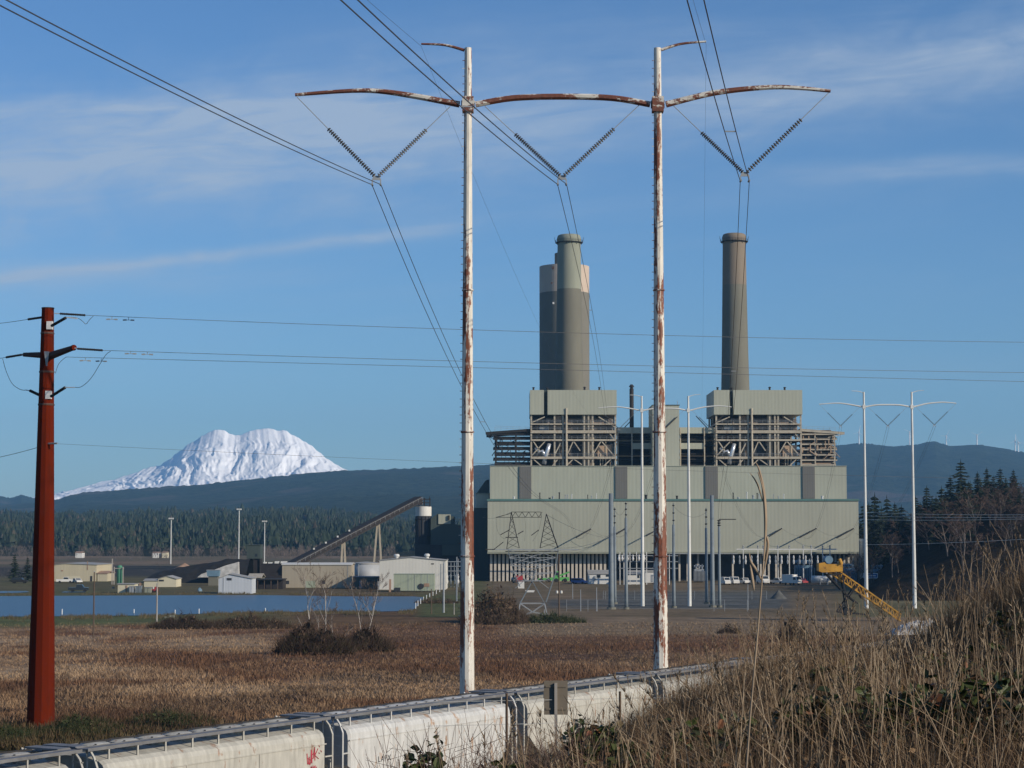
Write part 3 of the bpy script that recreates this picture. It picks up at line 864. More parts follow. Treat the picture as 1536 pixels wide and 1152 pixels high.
def insulator(root, a, b, frac, mt=None, disc=.135, n=26, tag_=True):
    """a V-string leg from arm anchor a down to yoke b: plain rod first, porcelain discs along the lower part"""
    a, b = Vector(a), Vector(b); c = a.lerp(b, frac)
    mb = MB(); mb.bar(c, b, .035)
    d = (b-c); L = d.length; d.normalize()
    up = Vector((0,1,0)); sx = d.cross(up).normalized(); sy = d.cross(sx)
    for i in range(n):
        p = c + d*(L*(i+.5)/n); o = len(mb.v); m_ = 8
        for r, h in ((.03,-.055),(disc*.75,-.03),(disc,.02),(disc*.35,.04)):
            for k in range(m_):
                q = 2*math.pi*k/m_; mb.v.append(tuple(p + sx*(r*math.cos(q)) + sy*(r*math.sin(q)) + d*h))
        for j in range(3):
            for k in range(m_): mb.f.append((o+j*m_+k, o+j*m_+(k+1)%m_, o+(j+1)*m_+(k+1)%m_, o+(j+1)*m_+k))
        mb.f.append(tuple(o+3*m_+k for k in range(m_)))
    s = mb.build('insulator_string', M['glass_ins'], root)
    MB().tube([a, c], .022, 5).build('hanger_rod', M['galv'], s)
    return s

def h_tower(name, label, D, px_l, px_r, z_top, z_base, mats, S=9.9, wire_ins=True, det=1, ground_l=None, rt=.19, rb=.42):
    pm, am = mats
    xl, xr = px_l, px_r
    root = thing(name, label, 'pylon', ((xl+xr)/2, D, z_base), group='steel H frame pylons of the line to the plant')
    for x, zb in ((xl, z_base), (xr, z_base)):
        H = z_top - zb; n = 9
        prof = [(rb + (rt-rb)*i/n, zb - 1 + (H+1)*i/n) for i in range(n+1)]
        pl = MB().lathe(x, D, prof, 12).build('pole', pm, root)
        col = MB(); zc = z_top - 3.05
        col.box(x-.30, x+.30, D-.34, D+.34, zc-.42, zc+.38); col.box(x-.36, x+.36, D-.09, D+.09, zc-.2, zc+.2)
        col.build('arm_bracket', am, pl)
        if det:
            st = MB()                                        # step bolts up the left edge and flange rings
            z = zb + 5
            while z < z_top - .6:
                r = rb + (rt-rb)*(z-zb)/H
                st.bar((x-r*.9, D-.1, z), (x-r-.10, D-.1, z), .03); z += .42
            st.build('step_bolts', am, pl)
            for zf in (z_top-13.0, z_top-20.5, z_top-27):
                r = rb + (rt-rb)*(zf-zb)/H
                MB().lathe(x, D, [(r+.015, zf-.05), (r+.05, zf-.02), (r+.05, zf+.03), (r+.015, zf+.05)], 12).build('joint_ring', am, pl)
    zc = z_top - 3.05
    def arm(ctrl, r0, r1, nm):
        pts = curve_pts(ctrl, 5); n = len(pts)
        return MB().tube(pts, [r0 + (r1-r0)*i/(n-1) for i in range(n)], 8).build(nm, am, root)
    lw = (xl-.45, D, zc); tipL = (xl-9.2, D, zc+.52)
    arm([lw, (xl-2.85, D, zc+.45), (xl-4.8, D, zc+.72), (xl-6.5, D, zc+.72), tipL], .175, .09, 'crossarm')
    arm([(xl+.4, D, zc), (xl+2.4, D, zc+.34), ((xl+xr)/2, D, zc+.42), (xr-2.4, D, zc+.34), (xr-.4, D, zc)], .165, .165, 'crossarm')
    tipR = (xr+9.2, D, zc+.72)
    arm([(xr+.45, D, zc), (xr+3.0, D, zc+.62), (xr+5.8, D, zc+.92), (xr+7.6, D, zc+.88), tipR], .175, .09, 'crossarm')
    arm([(xl-.2, D, z_top-.12), (xl-1.25, D, z_top+.16), (xl-2.5, D, z_top+.22)], .085, .05, 'shield_wire_arm')
    arm([(xr+.2, D, z_top-.1), (xr+1.25, D, z_top+.22), (xr+2.6, D, z_top+.35)], .085, .05, 'shield_wire_arm')
    yokes = []
    for a, b_, yk in (((tipL[0]+.1, D, tipL[2]-.12), (xl-.95, D, zc-.12), (xl-4.85, D, zc-3.95)),
                     ((xl+.9, D, zc-.1), (xr-1.0, D, zc-.05), ((xl+xr)/2-.05, D, zc-3.93)),
                     ((xr+.85, D, zc-.08), (tipR[0]-.1, D, tipR[2]-.1), (xr+4.6, D, zc-3.75))):
        y0 = Vector(yk)
        yk_o = MB()
        yk_o.add([(y0.x-.26, D-.02, y0.z-.12), (y0.x+.26, D-.02, y0.z-.12), (y0.x+.14, D-.02, y0.z+.12), (y0.x-.14, D-.02, y0.z+.12),
                  (y0.x-.26, D+.02, y0.z-.12), (y0.x+.26, D+.02, y0.z-.12), (y0.x+.14, D+.02, y0.z+.12), (y0.x-.14, D+.02, y0.z+.12)],
                 [(0,1,2,3),(7,6,5,4),(0,4,5,1),(1,5,6,2),(2,6,7,3),(3,7,4,0)])
        for sx_ in (-.22, .22):
            yk_o.box(y0.x+sx_-.03, y0.x+sx_+.03, D-.03, D+.03, y0.z-.34, y0.z-.12); yk_o.tube([(y0.x+sx_, D-.22, y0.z-.36), (y0.x+sx_, D+.22, y0.z-.36)], .055, 6)
        yk_o.build('yoke_plate', M['galv'], root)
        insulator(root, a, (y0.x-.1, D, y0.z+.1), .40 if det else .38, n=26 if det else 16, disc=.135 if det else .16)
        insulator(root, b_, (y0.x+.1, D, y0.z+.1), .33 if det else .38, n=26 if det else 16, disc=.135 if det else .16)
        yokes.append(y0)
    return root, yokes, tipL, tipR, Vector((xl-2.5, D, z_top+.1)), Vector((xr+2.6, D, z_top+.2))

DT = 105.0
xl, xr = P(702,160,DT).x, P(986.5,157,DT).x
T1 = h_tower('transmission_pylon', 'rusty white H frame pylon close by, standing behind the freight cars', DT, xl, xr, P(702,72,DT).z, 3.9, (M['white_pole'], M['white_arm']))
D2 = 412.0
x2l, x2r = P(1297,700,D2).x, P(1369,700,D2).x
T2 = h_tower('transmission_pylon', 'small clean white H frame pylon far off in front of the wooded bank', D2, x2l, x2r, P(1330,588,D2).z, 0, (M['far_white'], M['far_white']), det=0)
D3 = 424.0
x3l, x3r = P(963,700,D3).x, P(1033,700,D3).x
T3 = h_tower('transmission_pylon', 'small clean white H frame pylon far off in front of the middle of the plant', D3, x3l, x3r, P(1000,594,D3).z, 0, (M['far_white'], M['far_white']), det=0)

# ------------------------------------------------------------------ wires
def wire(pts, r, label, mt='wire', name='power_line', n=48, spacers=None):
    o = MB().tube(pts, r, 4).build(name, M[mt]); return tag(o, label, 'power line')
def para(a, b, sag, n=40):
    a, b = Vector(a), Vector(b)
    return [a.lerp(b, i/n) - Vector((0,0,4*sag*(i/n)*(1-i/n))) for i in range(n+1)]
dirn = Vector((-.1455, -1, -.0845)).normalized()
lab3 = ('left', 'middle', 'right')
nearends = []
def toward(p):
    """span toward the viewer's side and overhead: starts along dirn, long parabola"""
    L = 260.0; pts = []
    for i in range(61):
        s = L*i/60; q = Vector(p) + Vector((dirn.x*s, dirn.y*s, dirn.z*s + s*s*2.75e-4)); pts.append(q)
    return pts
def lateral(p, s): return Vector((p.x + s*.24, p.y, p.z - .36))
# ends at the plant: strain insulators on the hall wall for left and middle phase, post arm for the right one
endL, endM, endR = P(863.5,806.5,636), P(921,803,636), P(1079,781,430)
def drop(p, e, sagpts):
    """plan-straight conductor from yoke to e, height by cubic through given (fraction, z)"""
    out = []
    for i in range(57):
        s = i/56
        q = Vector(p).lerp(Vector(e), s); xs = [0] + [k for k, _ in sagpts] + [1]; zs = [p.z] + [z for _, z in sagpts] + [e.z]
        z = 0
        for a in range(len(xs)):
            l = 1
            for c in range(len(xs)):
                if c != a: l *= (s-xs[c])/(xs[a]-xs[c])
            z += l*zs[a]
        q.z = z; out.append(q)
    return out
def on_path(p, e, px):
    """fraction of the plan line seen at bearing px"""
    u = uv(px, 700)[0]; dx, dy = e.x-p.x, e.y-p.y
    return (u*p.y - p.x)/(dx - u*dy)
def zat(p, e, px, py):
    s = on_path(p, e, px); y = p.y + (e.y-p.y)*s
    return s, P(px, py, y).z
for ph, (yk, e, marks) in enumerate(zip(T1[1], (endL, endM, endR), ([(690,567),(800,740)], [(886,470),(948,725)], [(1100,585),(1086,715)]))):
    for sd_, s in (('left', -1), ('right', 1)):
        p = lateral(yk, s); ee = Vector(e) + Vector((s*.24, 0, 0))
        mk = [zat(yk, e, *m_) for m_ in marks]
        wire(toward(p), .023, f'{sd_} wire of the {lab3[ph]} bundle running overhead from the rusty pylon', name='power_line')
        wire(drop(p, ee, mk), .022, f'{sd_} wire of the {lab3[ph]} bundle dropping from the rusty pylon to the plant', name='power_line')
    t = toward(lateral(yk, -1)); t2 = toward(lateral(yk, 1))
    k = (14, 7, 5)[ph]
    tag(MB().bar(t[k], t2[k], .05).build('wire_spacer', M['galv']), f'small bar spacer holding the {lab3[ph]} wire pair apart near the rusty pylon', 'spacer')
    d1, d2 = drop(lateral(yk, -1), Vector(e)+Vector((-.24,0,0)), [zat(yk, e, *m_) for m_ in marks]), drop(lateral(yk, 1), Vector(e)+Vector((.24,0,0)), [zat(yk, e, *m_) for m_ in marks])
    tag(MB().bar(d1[9], d2[9], .05).build('wire_spacer', M['galv']), f'small bar spacer on the {lab3[ph]} wire pair dropping to the plant', 'spacer')
# shield wires
p = T1[4]; wire(toward(p), .008, 'thin shield wire overhead from the left tip of the rusty pylon', name='shield_wire')
wire(drop(p, P(905,640,424), [zat(p, P(905,640,424), 740, 335)]), .007, 'thin shield wire falling from the rusty pylon left tip towards the plant', name='shield_wire')
p = T1[5]; wire(toward(p), .008, 'thin shield wire overhead from the right tip of the rusty pylon', name='shield_wire')
wire(para(p, P(1052,640,424), 3.0), .007, 'thin shield wire hanging straight down the sky right of the right white pole', name='shield_wire')
# wires from the two far pylons
for T, D, ends, nm in ((T2, D2, [(1205,806),(1255,807),(1283,800)], 'right'), (T3, D3, [(863,806),(921,803),(1153,804)], 'middle')):
    for ph, (yk, e) in enumerate(zip(T[1], ends)):
        e3 = P(e[0], e[1], 636)
        for s, q in ((-1,'left'), (1,'right')):
            wire(para(lateral(yk, s), e3 + Vector((s*.2,0,0)), 7.5), .022, f'thin {q} wire from the {lab3[ph]} string of the far {nm} pylon to the plant wall', 'wire')
            b = lateral(yk, s)

# ------------------------------------------------------------------ rust red monopole
DR = 117.0
zt, zb = P(74,463,DR).z, gz(P(61,1090,DR).x, DR)
xp = P(61,1085,DR).x; rb_, rt_ = 41/3000*DR/2, 18/3000*DR/2
root = thing('steel_pole', 'tall rust red weathering steel pole with dark arms at the left edge', 'utility pole', (xp, DR, zb))
def rr(z): return rb_ + (rt_-rb_)*(z-zb)/(zt-zb)
zj = P(66,860,DR).z; zj2 = P(60,935,DR).z
pole = MB().lathe(xp, DR, [(rr(zb-1), zb-1), (rr(zj2), zj2)], 12).build('pole_shaft', M['rust_pole'], root)
MB().lathe(xp, DR, [(rr(zj2)*.985, zj2), (rt_, zt)], 12).build('pole_shaft', M['rust_pole'], root)
for py in (500, 558, 607):
    z = P(70,py,DR).z; MB().lathe(xp, DR, [(rr(z)+.012, z-.06), (rr(z)+.03, z), (rr(z)+.012, z+.06)], 12).build('band', M['rust_dark'], root)
MB().lathe(xp, DR, [(rt_*1.06, zt), (rt_*1.06, zt+.06)], 12).build('pole_cap', M['rust_dark'], root)
def R3(px, py, dy=0): return P(px, py, DR + dy)
# main arm: tapered tube from back left to front right
def cone(a, b, r0, r1, nm, mt, n=8): return MB().tube([a, b], [r0, r1], n).build(nm, M[mt], root)
cone(R3(72,535,-.3), R3(109,522,-2.2), .24, .15, 'davit_arm', 'rust_dark')
cone(R3(109,522,-2.2), R3(111.5,521.2,-2.35), .17, .17, 'arm_end_plate', 'rust_pole')
cone(R3(72,533,.3), R3(36,532,1.6), .22, .13, 'davit_arm', 'rust_dark')
MB().add([R3(66,527,-.85), R3(74,527,-.85), R3(71,549,-.8), R3(69,549,-.8), R3(66,527,-.6), R3(74,527,-.6), R3(71,549,-.6), R3(69,549,-.6)],
         [(0,1,2,3),(7,6,5,4),(0,4,5,1),(1,5,6,2),(2,6,7,3),(3,7,4,0)]).build('arm_gusset', M['galv'], root)
def ribbed(a, b, r, nm='insulator', n=14):
    a, b = Vector(a), Vector(b); prof = []
    pts, rad = [], []
    for i in range(n*2+1):
        pts.append(a.lerp(b, i/(2*n))); rad.append(r if i % 2 else r*.6)
    return MB().tube(pts, rad, 8).build(nm, M['dark_steel'], root)
ribbed(R3(90,470.5,-.4), R3(128,472.8,-.8), .075)
ribbed(R3(63,476,.3), R3(42,479,1.5), .075)
ribbed(R3(116,523,-2.4), R3(154,525.5,-2.8), .075)
ribbed(R3(33,532,1.8), R3(9,536,2.6), .075)
ribbed(R3(77,489,-.8), R3(99,476.5,-1.6), .095); ribbed(R3(76,595,-.8), R3(98,581,-1.6), .095); ribbed(R3(60,593,.2), R3(45,586,1.2), .09)
for py in (489, 593):
    MB().box(xp+rr(zt)*.1, xp+rr(zt)*.1+.34, DR-rr(zt)-.10, DR-rr(zt)+.2, R3(78,py+6).z, R3(78,py-6).z).build('bracket_plate', M['ins_white'], root)
for a, b in ((R3(82,470,-.3), R3(90,470.5,-.4)), (R3(100,476,-1.6), R3(116,478,-1.7)), (R3(98,581,-1.6), R3(112,581,-1.8)), (R3(38,585,1.3), R3(45,586,1.2)), (R3(110,522,-2.3), R3(117,523,-2.4))):
    MB().tube([a, b], .03, 5).build('clamp', M['ins_white'], root)
for pts in ([R3(100,475.5,-1.6), R3(116,477,-1.4), R3(124,482,-1), R3(129,486,-.9), R3(134,480,-.85), R3(140,474,-.8)],
            [R3(112,581,-1.8), R3(122,580,-2), R3(136,568,-2.4), R3(150,546,-2.7), R3(159,532,-2.8), R3(166,527,-2.8)],
            [R3(4,538,2.6), R3(9,556,2.4), R3(18,575,2), R3(30,584,1.6), R3(40,585.5,1.3)],
            [R3(83,560,.4), R3(88,546,.5), R3(97,537,.6), R3(100,535.5,.6)]):
    MB().tube(curve_pts(pts, 6), .016, 5).build('jumper_wire', M['wire'], root)
MB().tube([R3(56,666,.0), R3(86,665,-.7)], .05, 6).build('shackle_bar', M['galv'], root)
# its lines, running off to a pole beyond the right edge and back to the left
def line3(a, m_, b, n=60):
    """quadratic through three surveyed points"""
    out = []
    a, m_, b = Vector(a), Vector(m_), Vector(b)
    for i in range(n+1):
        t = i/n; out.append(a*((1-t)*(1-2*t)) + m_*(4*t*(1-t)) + b*(t*(2*t-1)))
    return out
def mid(pxs, pys): return None
for nm, a, b, c, lab in (('a', (128,472.8,116.2), (830,498.5,128), (1720,515,140), 'top horizontal wire from the rust red pole across the picture'),
                         ('b', (154,525.5,114.2), (840,545.5,127), (1720,561,140), 'second horizontal wire, from the arm end of the rust red pole'),
                         ('c', (100,535.5,117.6), (830,554.5,129), (1720,577,140), 'third horizontal wire, just below the second one at the rust red pole'),
                         ('d', (84,665.5,116.3), (760,696.5,128), (1720,722,140), 'lowest thin wire from the middle of the rust red pole across the plant')):
    A, B, C = P(*a), P(*b), P(*c)
    B = P(b[0], b[1], 1.0); u = B.x; s = (u*A.y - A.x)/((C.x-A.x) - u*(C.y-A.y)); B = P(b[0], b[1], A.y + (C.y-A.y)*s)
    # parabola through A, B at fraction s, C
    pts = []
    for i in range(61):
        t = i/60; q = A.lerp(C, t); lin = A.z + (C.z-A.z)*s; k = (B.z - lin)/(s*(1-s)); q.z += k*t*(1-t); pts.append(q)
    wire(pts, .017 if nm != 'd' else .010, lab)
for a, b, lab in (((42,479,118.5), (-90,488,128), 'upper wire leaving the rust red pole to the left edge'), ((9,536,119.6), (-90,540,124), 'middle wire leaving the rust red pole arm to the left edge'), ((57,671,117), (-90,700,128), 'lowest wire leaving the rust red pole to the left edge')):
    wire(para(P(*a), P(*b), .15, 12), .017, lab)
# vibration dampers on the three lines
for px, py, D, lab in ((168,477.5,116.6,'top wire, left one'),(193,478.6,117,'top wire, right one'),(196,529,114.8,'second wire, left one'),(221,530,115.2,'second wire, right one'),(128,539.5,118,'third wire, left one'),(152,540.3,118.4,'third wire, right one')):
    c = P(px, py, D)
    o = MB().bar((c.x-.3,c.y,c.z-.05),(c.x+.3,c.y,c.z-.07),.025).bar((c.x-.33,c.y,c.z-.06),(c.x-.12,c.y,c.z-.05),.075).bar((c.x+.12,c.y,c.z-.06),(c.x+.33,c.y,c.z-.07),.075).bar((c.x,c.y,c.z-.05),(c.x,c.y,c.z+.1),.03)
    tag(o.build('wire_damper', M['galv']), f'small weighted damper under the {lab} by the red pole', 'damper')
# pale wires at the right in front of the wood
for a, b, lab in (((1288,768),(1600,771.5),'uppermost of three pale wires in front of the dark wood'),((1288,773.5),(1600,774.2),'middle of three pale wires in front of the dark wood'),((1288,779),(1600,776.5),'lowest of three pale wires in front of the dark wood'),((1290,817),(1600,805),'single pale wire below the three, in front of the dark wood')):
    wire(para(P(*a, 450), P(*b, 330), .3, 12), .045, lab, 'wire_pale')
# ================================================================== power station
def bxp(mb, px0, px1, py0, py1, D, depth, zmin=None):
    """box whose front at distance D spans the surveyed pixels"""
    pm = (py0+py1)/2
    x0, x1 = P(px0, pm, D).x, P(px1, pm, D).x; z1, z0 = P(px0, py0, D).z, P(px0, py1, D).z
    if zmin is not None: z0 = zmin
    return mb.box(x0, x1, D, D+depth, z0, z1)
def part(px0, px1, py0, py1, D, depth, nm, mt, root, zmin=None):
    return bxp(MB(), px0, px1, py0, py1, D, depth, zmin).build(nm, M[mt], root)
DH = 640.0
hall = thing('turbine_hall', 'long low sage green turbine hall raised on a row of pale fins', 'building', P(1010, 800, DH) * 1)
hall.location.z = 0
part(731.5,1288,751.5,829.5,DH,24,'wall','siding',hall)
part(730.5,1289,748.4,751.3,DH-.3,24.6,'roof_edge','teal',hall)
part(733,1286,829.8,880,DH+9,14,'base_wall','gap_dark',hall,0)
part(731,1288.5,827.8,830.6,DH-.8,.75,'ledge','conc_light',hall)
fins = [735+6.1*i for i in range(29)] + [1018,1030,1046,1098,1140,1146,1152,1163,1170] + [1239+6.6*i for i in range(7)]
for px in fins:
    w_ = 3.5 if px < 912 else 2.6
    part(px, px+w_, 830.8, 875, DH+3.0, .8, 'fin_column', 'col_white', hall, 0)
for px, w_, py0, mt in ((769.5,2.6,745,'ins_white'),(809,1.6,739,'dark_steel'),(823,3,746.5,'dark_steel'),(828,3,744.5,'galv'),(838,2.0,738.5,'dark_steel'),(847.5,1.5,742,'galv'),(850.5,1.5,742,'galv'),(857,1.2,741,'ins_white'),(881,1.2,742,'dark_steel'),(886.5,1.5,743.5,'galv'),(894,1.0,740,'ins_white'),
                        (1099,1.6,739,'dark_steel'),(1106,3,746,'galv'),(1119.5,1.6,738,'ins_white'),(1128.5,3,743,'galv'),(1135,1.6,739.5,'dark_steel'),(1138,1.6,741,'galv'),(1160,1,741.5,'galv'),(1167,1.4,744.5,'galv'),(1175,1.3,741,'ins_white'),(1232,3,744,'ins_white'),(1242,.6,736,'galv'),(1014,3,743.5,'dark_steel'),(967,4,742,'gap_dark')):
    c = P(px+w_/2, 748, DH+6); r = w_/2*DH/3000; z1 = P(px, py0, DH+6).z; z0 = P(px,748.4,DH+6).z - 1.4
    MB().lathe(c.x, c.y, [(r,z0),(r,z1-.25),(r*1.5,z1-.2),(r*1.4,z1)], 8).build('roof_vent', M[mt], hall)
# low bus gantry along the front
MB().box(P(735,824,DH-5).x, P(868,824,DH-5).x, DH-5.2, DH-5, P(0,825,DH-5).z, P(0,823.6,DH-5).z).build('front_rail', M['galv'], hall)

up = thing('boiler_front_hall', 'tall sage green hall rising behind the turbine hall with four taupe louvre strips', 'building', (P(1003,720,664).x, 664, 0))
part(735,1270,699.2,752,664,21,'wall','siding',up,12)
part(734.6,1270.4,698.6,699.4,663.8,21.4,'roof_edge','siding',up)
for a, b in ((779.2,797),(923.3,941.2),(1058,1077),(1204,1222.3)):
    part(a, b, 699.6, 748, 663.6, .38, 'taupe_strip', 'strip_taupe', up)  # strips in a darker taupe than the wall

def boiler(name, label, pL, pR, cols, D, rec, left_gallery):
    """boiler house: steel frame with casing, pipes and ducts, clad penthouse on top"""
    dep = 27.0
    root = thing(name, label, 'building', (P((pL+pR)/2, 660, D).x, D, 26), group='two boiler houses above the plant halls')
    yt, yb, base = 585, 621.8, 700
    part(pL, rec[0], yt, yb, D, dep, 'penthouse', 'siding', root)
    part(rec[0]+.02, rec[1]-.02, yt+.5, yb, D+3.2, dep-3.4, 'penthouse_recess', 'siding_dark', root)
    part(rec[1], pR, yt, yb, D, dep, 'penthouse', 'siding', root)
    x = lambda p, dy=0: P(p, 660, D+dy).x
    zz = lambda py: P(0, py, D).z
    cw = 0.55
    xl_, xr_ = P(cols[0],660,D).x, P(cols[-1],660,D).x
    xs = [P(c,660,D).x for c in cols]
    for dy, mt in ((1.0, 'beige_steel'), (13.5, 'beige_steel'), (dep-1.5, 'beige_steel')):
        for i, xx in enumerate(xs if dy < 2 else (xs[0], xs[-1])):
            MB().box(xx-cw/2, xx+cw/2, D+dy-.3, D+dy+.3, zz(base)-1, zz(yb)).build('column', M[mt], root)
    # floor decks with their edge beams
    for py, th in ((636,.45),(647.5,1.0),(660,.6),(686.5,.8)):
        MB().box(xl_-.25, xr_+.25, D+.35, D+.68, zz(py)-th/2, zz(py)+th/2).build('beam', M['beige_steel'], root)
        MB().box(xl_, xr_, D+1.4, D+dep-2, zz(py)-.1, zz(py)+.1).build('floor_deck', M['dark_steel'], root)
        for e in (xl_-.3, xr_+.02):
            MB().box(e, e+.28, D+1.4, D+dep-2, zz(py)-th/2, zz(py)+th/2).build('beam', M['beige_steel'], root)
        rl = MB()
        for h in (.55, 1.1): rl.bar((xl_, D+.5, zz(py)+th/2+h), (xr_, D+.5, zz(py)+th/2+h), .07)
        k = xl_
        while k < xr_: rl.bar((k, D+.5, zz(py)+th/2), (k, D+.5, zz(py)+th/2+1.1), .06); k += 2.0
        rl.build('handrail', M['galv'], root)
    # casing of the boiler set back inside
    MB().box(xs[1]+1, xs[-2]+2, D+6, D+dep-3, zz(base), zz(yb)-.05).build('boiler_casing', M['boiler'], root)
    MB().box(xl_+1.2, xs[1]-.5, D+9, D+dep-3, zz(686), zz(662)).build('boiler_casing', M['boiler'], root)
    MB().box(xl_+.4, xr_-.4, D+dep-2.6, D+dep-2.2, zz(base), zz(yb)-.05).build('rear_wall', M['boiler'], root)
    MB().box(xs[0]+5.2, xs[-1]-1.2, D+2.9, D+6, zz(645.5), zz(627)).build('boiler_casing', M['casing'], root)
    MB().box(xs[0]+1.2, xs[0]+4.9, D+4.5, D+8, zz(634), zz(626)).build('boiler_casing', M['boiler'], root)
    MB().box(xs[2]+1.2, xs[4]-.6, D+3.2, D+6, zz(699), zz(663)).build('boiler_casing', M['gap_dark'], root)
    MB().box(xs[1]+.3, xs[2]-.4, D+3.4, D+6, zz(699), zz(650)).build('boiler_casing', M['casing'], root)
    MB().box(xs[1]+.4, xs[2]-.5, D+2.5, D+2.86, zz(646), zz(623)).build('duct_panel', M['tan_panel'], root)
    MB().box(xs[3]+.8, xs[-4]-.8, D+3.5, D+6.2, zz(645), zz(628)).build('duct_panel', M['boiler'], root)
    MB().box(xs[-3]+.8, xs[-1]-1.0, D+3, D+8, zz(646), zz(633)).build('duct_panel', M['tan_panel'], root)
    w_ = xr_ - xl_
    MB().box(xr_-.21*w_, xr_-.045*w_, D+2.2, D+7, zz(685), zz(667)).build('casing_panel', M['tan_panel'], root)
    MB().box(xl_+.10*w_, xl_+.21*w_, D+2.6, D+7, zz(646.5), zz(637)).build('casing_panel', M['galv'], root)
    # vertical downcomers: big pipes beside the columns
    for fr, r, py0 in ((.28,.34,622),(.415,.32,613),(.375,.42,622),(.625,.62,622),(.66,.35,622),(.70,.42,622),(.73,.5,622),(.335,.28,660),(.885,.22,660),(.82,.2,680),(.85,.2,682)):
        xx = xl_ + fr*w_
        dy = -.15 if py0 < 620 else 2.2
        mb = MB().tube([(xx, D+dy, zz(base)), (xx, D+dy, zz(py0))], r, 10)
        if py0 < 620: mb.tube([(xx, D+dy-.0, zz(py0)-.4), (xx, D+dy, zz(py0)+.1)], r*1.15, 10)
        mb.build('downcomer_pipe', M['beige_steel'], root, smooth=False)
    # bracing
    def br(a, b): MB().bar((xl_+a[0]*w_, D+.9, zz(a[1])), (xl_+b[0]*w_, D+.9, zz(b[1])), .36).build('brace', M['beige_steel'], root)
    for a, b in (((.0,684),(.17,661)),((.02,661),(.1,676)),((.02,688),(.12,699)),((.42,684),(.5,661)),((.5,661),(.58,676)),((.74,680),(.83,661)),((.83,661),(.985,684)),((.95,688),(.86,699)),((.0,634),(.16,625)),((.80,625),(.99,640)),((.43,697),(.5,688)),((.5,688),(.6,697)),((.27,684),(.35,664)),((.99,660),(.93,650)),((.25,699),(.33,686))):
        br(a, b)
    # lagged bent duct
    q = lambda f, py, dy=1.8: (xl_+f*w_, D+dy, zz(py))
    MB().tube([q(.215,665),q(.19,676),q(.165,687),q(.15,696)], .8, 10).build('lagged_duct', M['duct_white'], root, smooth=True)
    MB().tube([q(.05,671),q(.09,678),q(.13,676),q(.165,684)], .6, 10).build('lagged_duct', M['duct_white'], root, smooth=True)
    # small clutter pipes on every level
    rnd = random.Random(int(pL)); mb = MB()
    for k in range(46):
        f0 = rnd.random(); py = rnd.choice((640,652,656,668,674,680,690,694)) + rnd.uniform(-2,2); L = rnd.uniform(.03,.14)
        if rnd.random() < .6: mb.bar(q(f0,py,rnd.uniform(1.4,5)), q(min(1,f0+L),py+rnd.choice((0,0,3)),rnd.uniform(1.4,5)), rnd.uniform(.12,.3))
        else: mb.bar(q(f0,py,rnd.uniform(1.4,5)), q(f0,py+rnd.uniform(5,13),rnd.uniform(1.4,5)), rnd.uniform(.12,.3))
    mb.build('small_pipework', M['tan_panel'], root)
    for f, py in ((.04,583.5),(.63,583),(.8,583.3),(.2,584)):
        c = P(pL + f*(pR-pL), 585, D+8); MB().lathe(c.x, c.y, [(.35,c.z-.1),(.35,P(0,py-1.4,D+8).z),(.6,P(0,py-1.6,D+8).z),(.3,P(0,py-2.8,D+8).z)], 8).build('roof_vent', M['dark_steel'], root)
    # open pipe gallery outside
    s = -1 if left_gallery else 1
    gx0 = xl_ if left_gallery else xr_
    gl = 12.6 if left_gallery else 12.0
    gal = MB()
    edge = gx0 + s*gl
    mtg = 'beige_steel' if not left_gallery else 'dark_steel'
    for f in (.42, .98):
        for dy in (2.0, 12, 22):
            xx = gx0 + s*gl*f; MB().box(xx-.22, xx+.22, D+dy-.2, D+dy+.2, zz(700), zz(648)).build('column', M[mtg], root)
    for i, py in enumerate((651,658.5,666,674,682,690,697)):
        over = .6 if i % 2 else .15
        a, b = sorted((gx0, edge + s*over))
        MB().box(a, b, D+1.7, D+1.95, zz(py)-.24, zz(py)+.24).build('beam', M[mtg], root)
        if i % 2 == 0 or not left_gallery: MB().box(a, b, D+2.3, D+(11 if left_gallery else 20), zz(py)-.08, zz(py)+.08).build('floor_deck', M['dark_steel'], root)
        for k in range(2 if left_gallery else 5):
            zq = zz(py) + .5 + .28*k; dy = 2.6 + k*1.8
            MB().tube([(a+.1*k, D+dy, zq), (b-.1*k, D+dy, zq)], .22+.05*(k % 3), 6).build('pipe', M['tan_panel' if (k+i) % 3 == 0 and not left_gallery else ('beige_steel' if not left_gallery and k % 2 else 'dark_steel')], root)
    rnd = random.Random(int(pR)); mb = MB()
    for k in range(44):
        xx = gx0 + s*gl*rnd.random(); py = rnd.uniform(652, 690); dy = rnd.uniform(1.2, 4)
        if rnd.random() < .5: mb.bar((xx, D+dy, zz(py)), (xx+rnd.uniform(-2.5,2.5), D+dy, zz(py+rnd.uniform(4,9))), rnd.uniform(.15,.35))
        else: mb.bar((xx, D+dy, zz(py)), (xx, D+dy, zz(py+rnd.uniform(5,12))), rnd.uniform(.15,.4))
    mb.build('small_pipework', M['tan_panel' if not left_gallery else 'dark_steel'], root)
    tip = edge + s*3.2
    cn = MB()
    for dy in (1.6, 22): cn.bar((gx0, D+dy, zz(645)), (tip, D+dy, zz(650)), .35, .7); cn.bar((edge - s*2.6, D+dy, zz(656)), (tip-s*.5, D+dy, zz(651)), .25)
    cn.add([(gx0, D+1.5, zz(645)+.4), (tip, D+1.5, zz(650)+.4), (tip, D+22.2, zz(650)+.4), (gx0, D+22.2, zz(645)+.4),
            (gx0, D+1.5, zz(645)+.55), (tip, D+1.5, zz(650)+.55), (tip, D+22.2, zz(650)+.55), (gx0, D+22.2, zz(645)+.55)],
           [(0,3,2,1),(4,5,6,7),(0,1,5,4),(1,2,6,5),(2,3,7,6),(3,0,4,7)])
    cn.build('canopy', M[mtg], root)
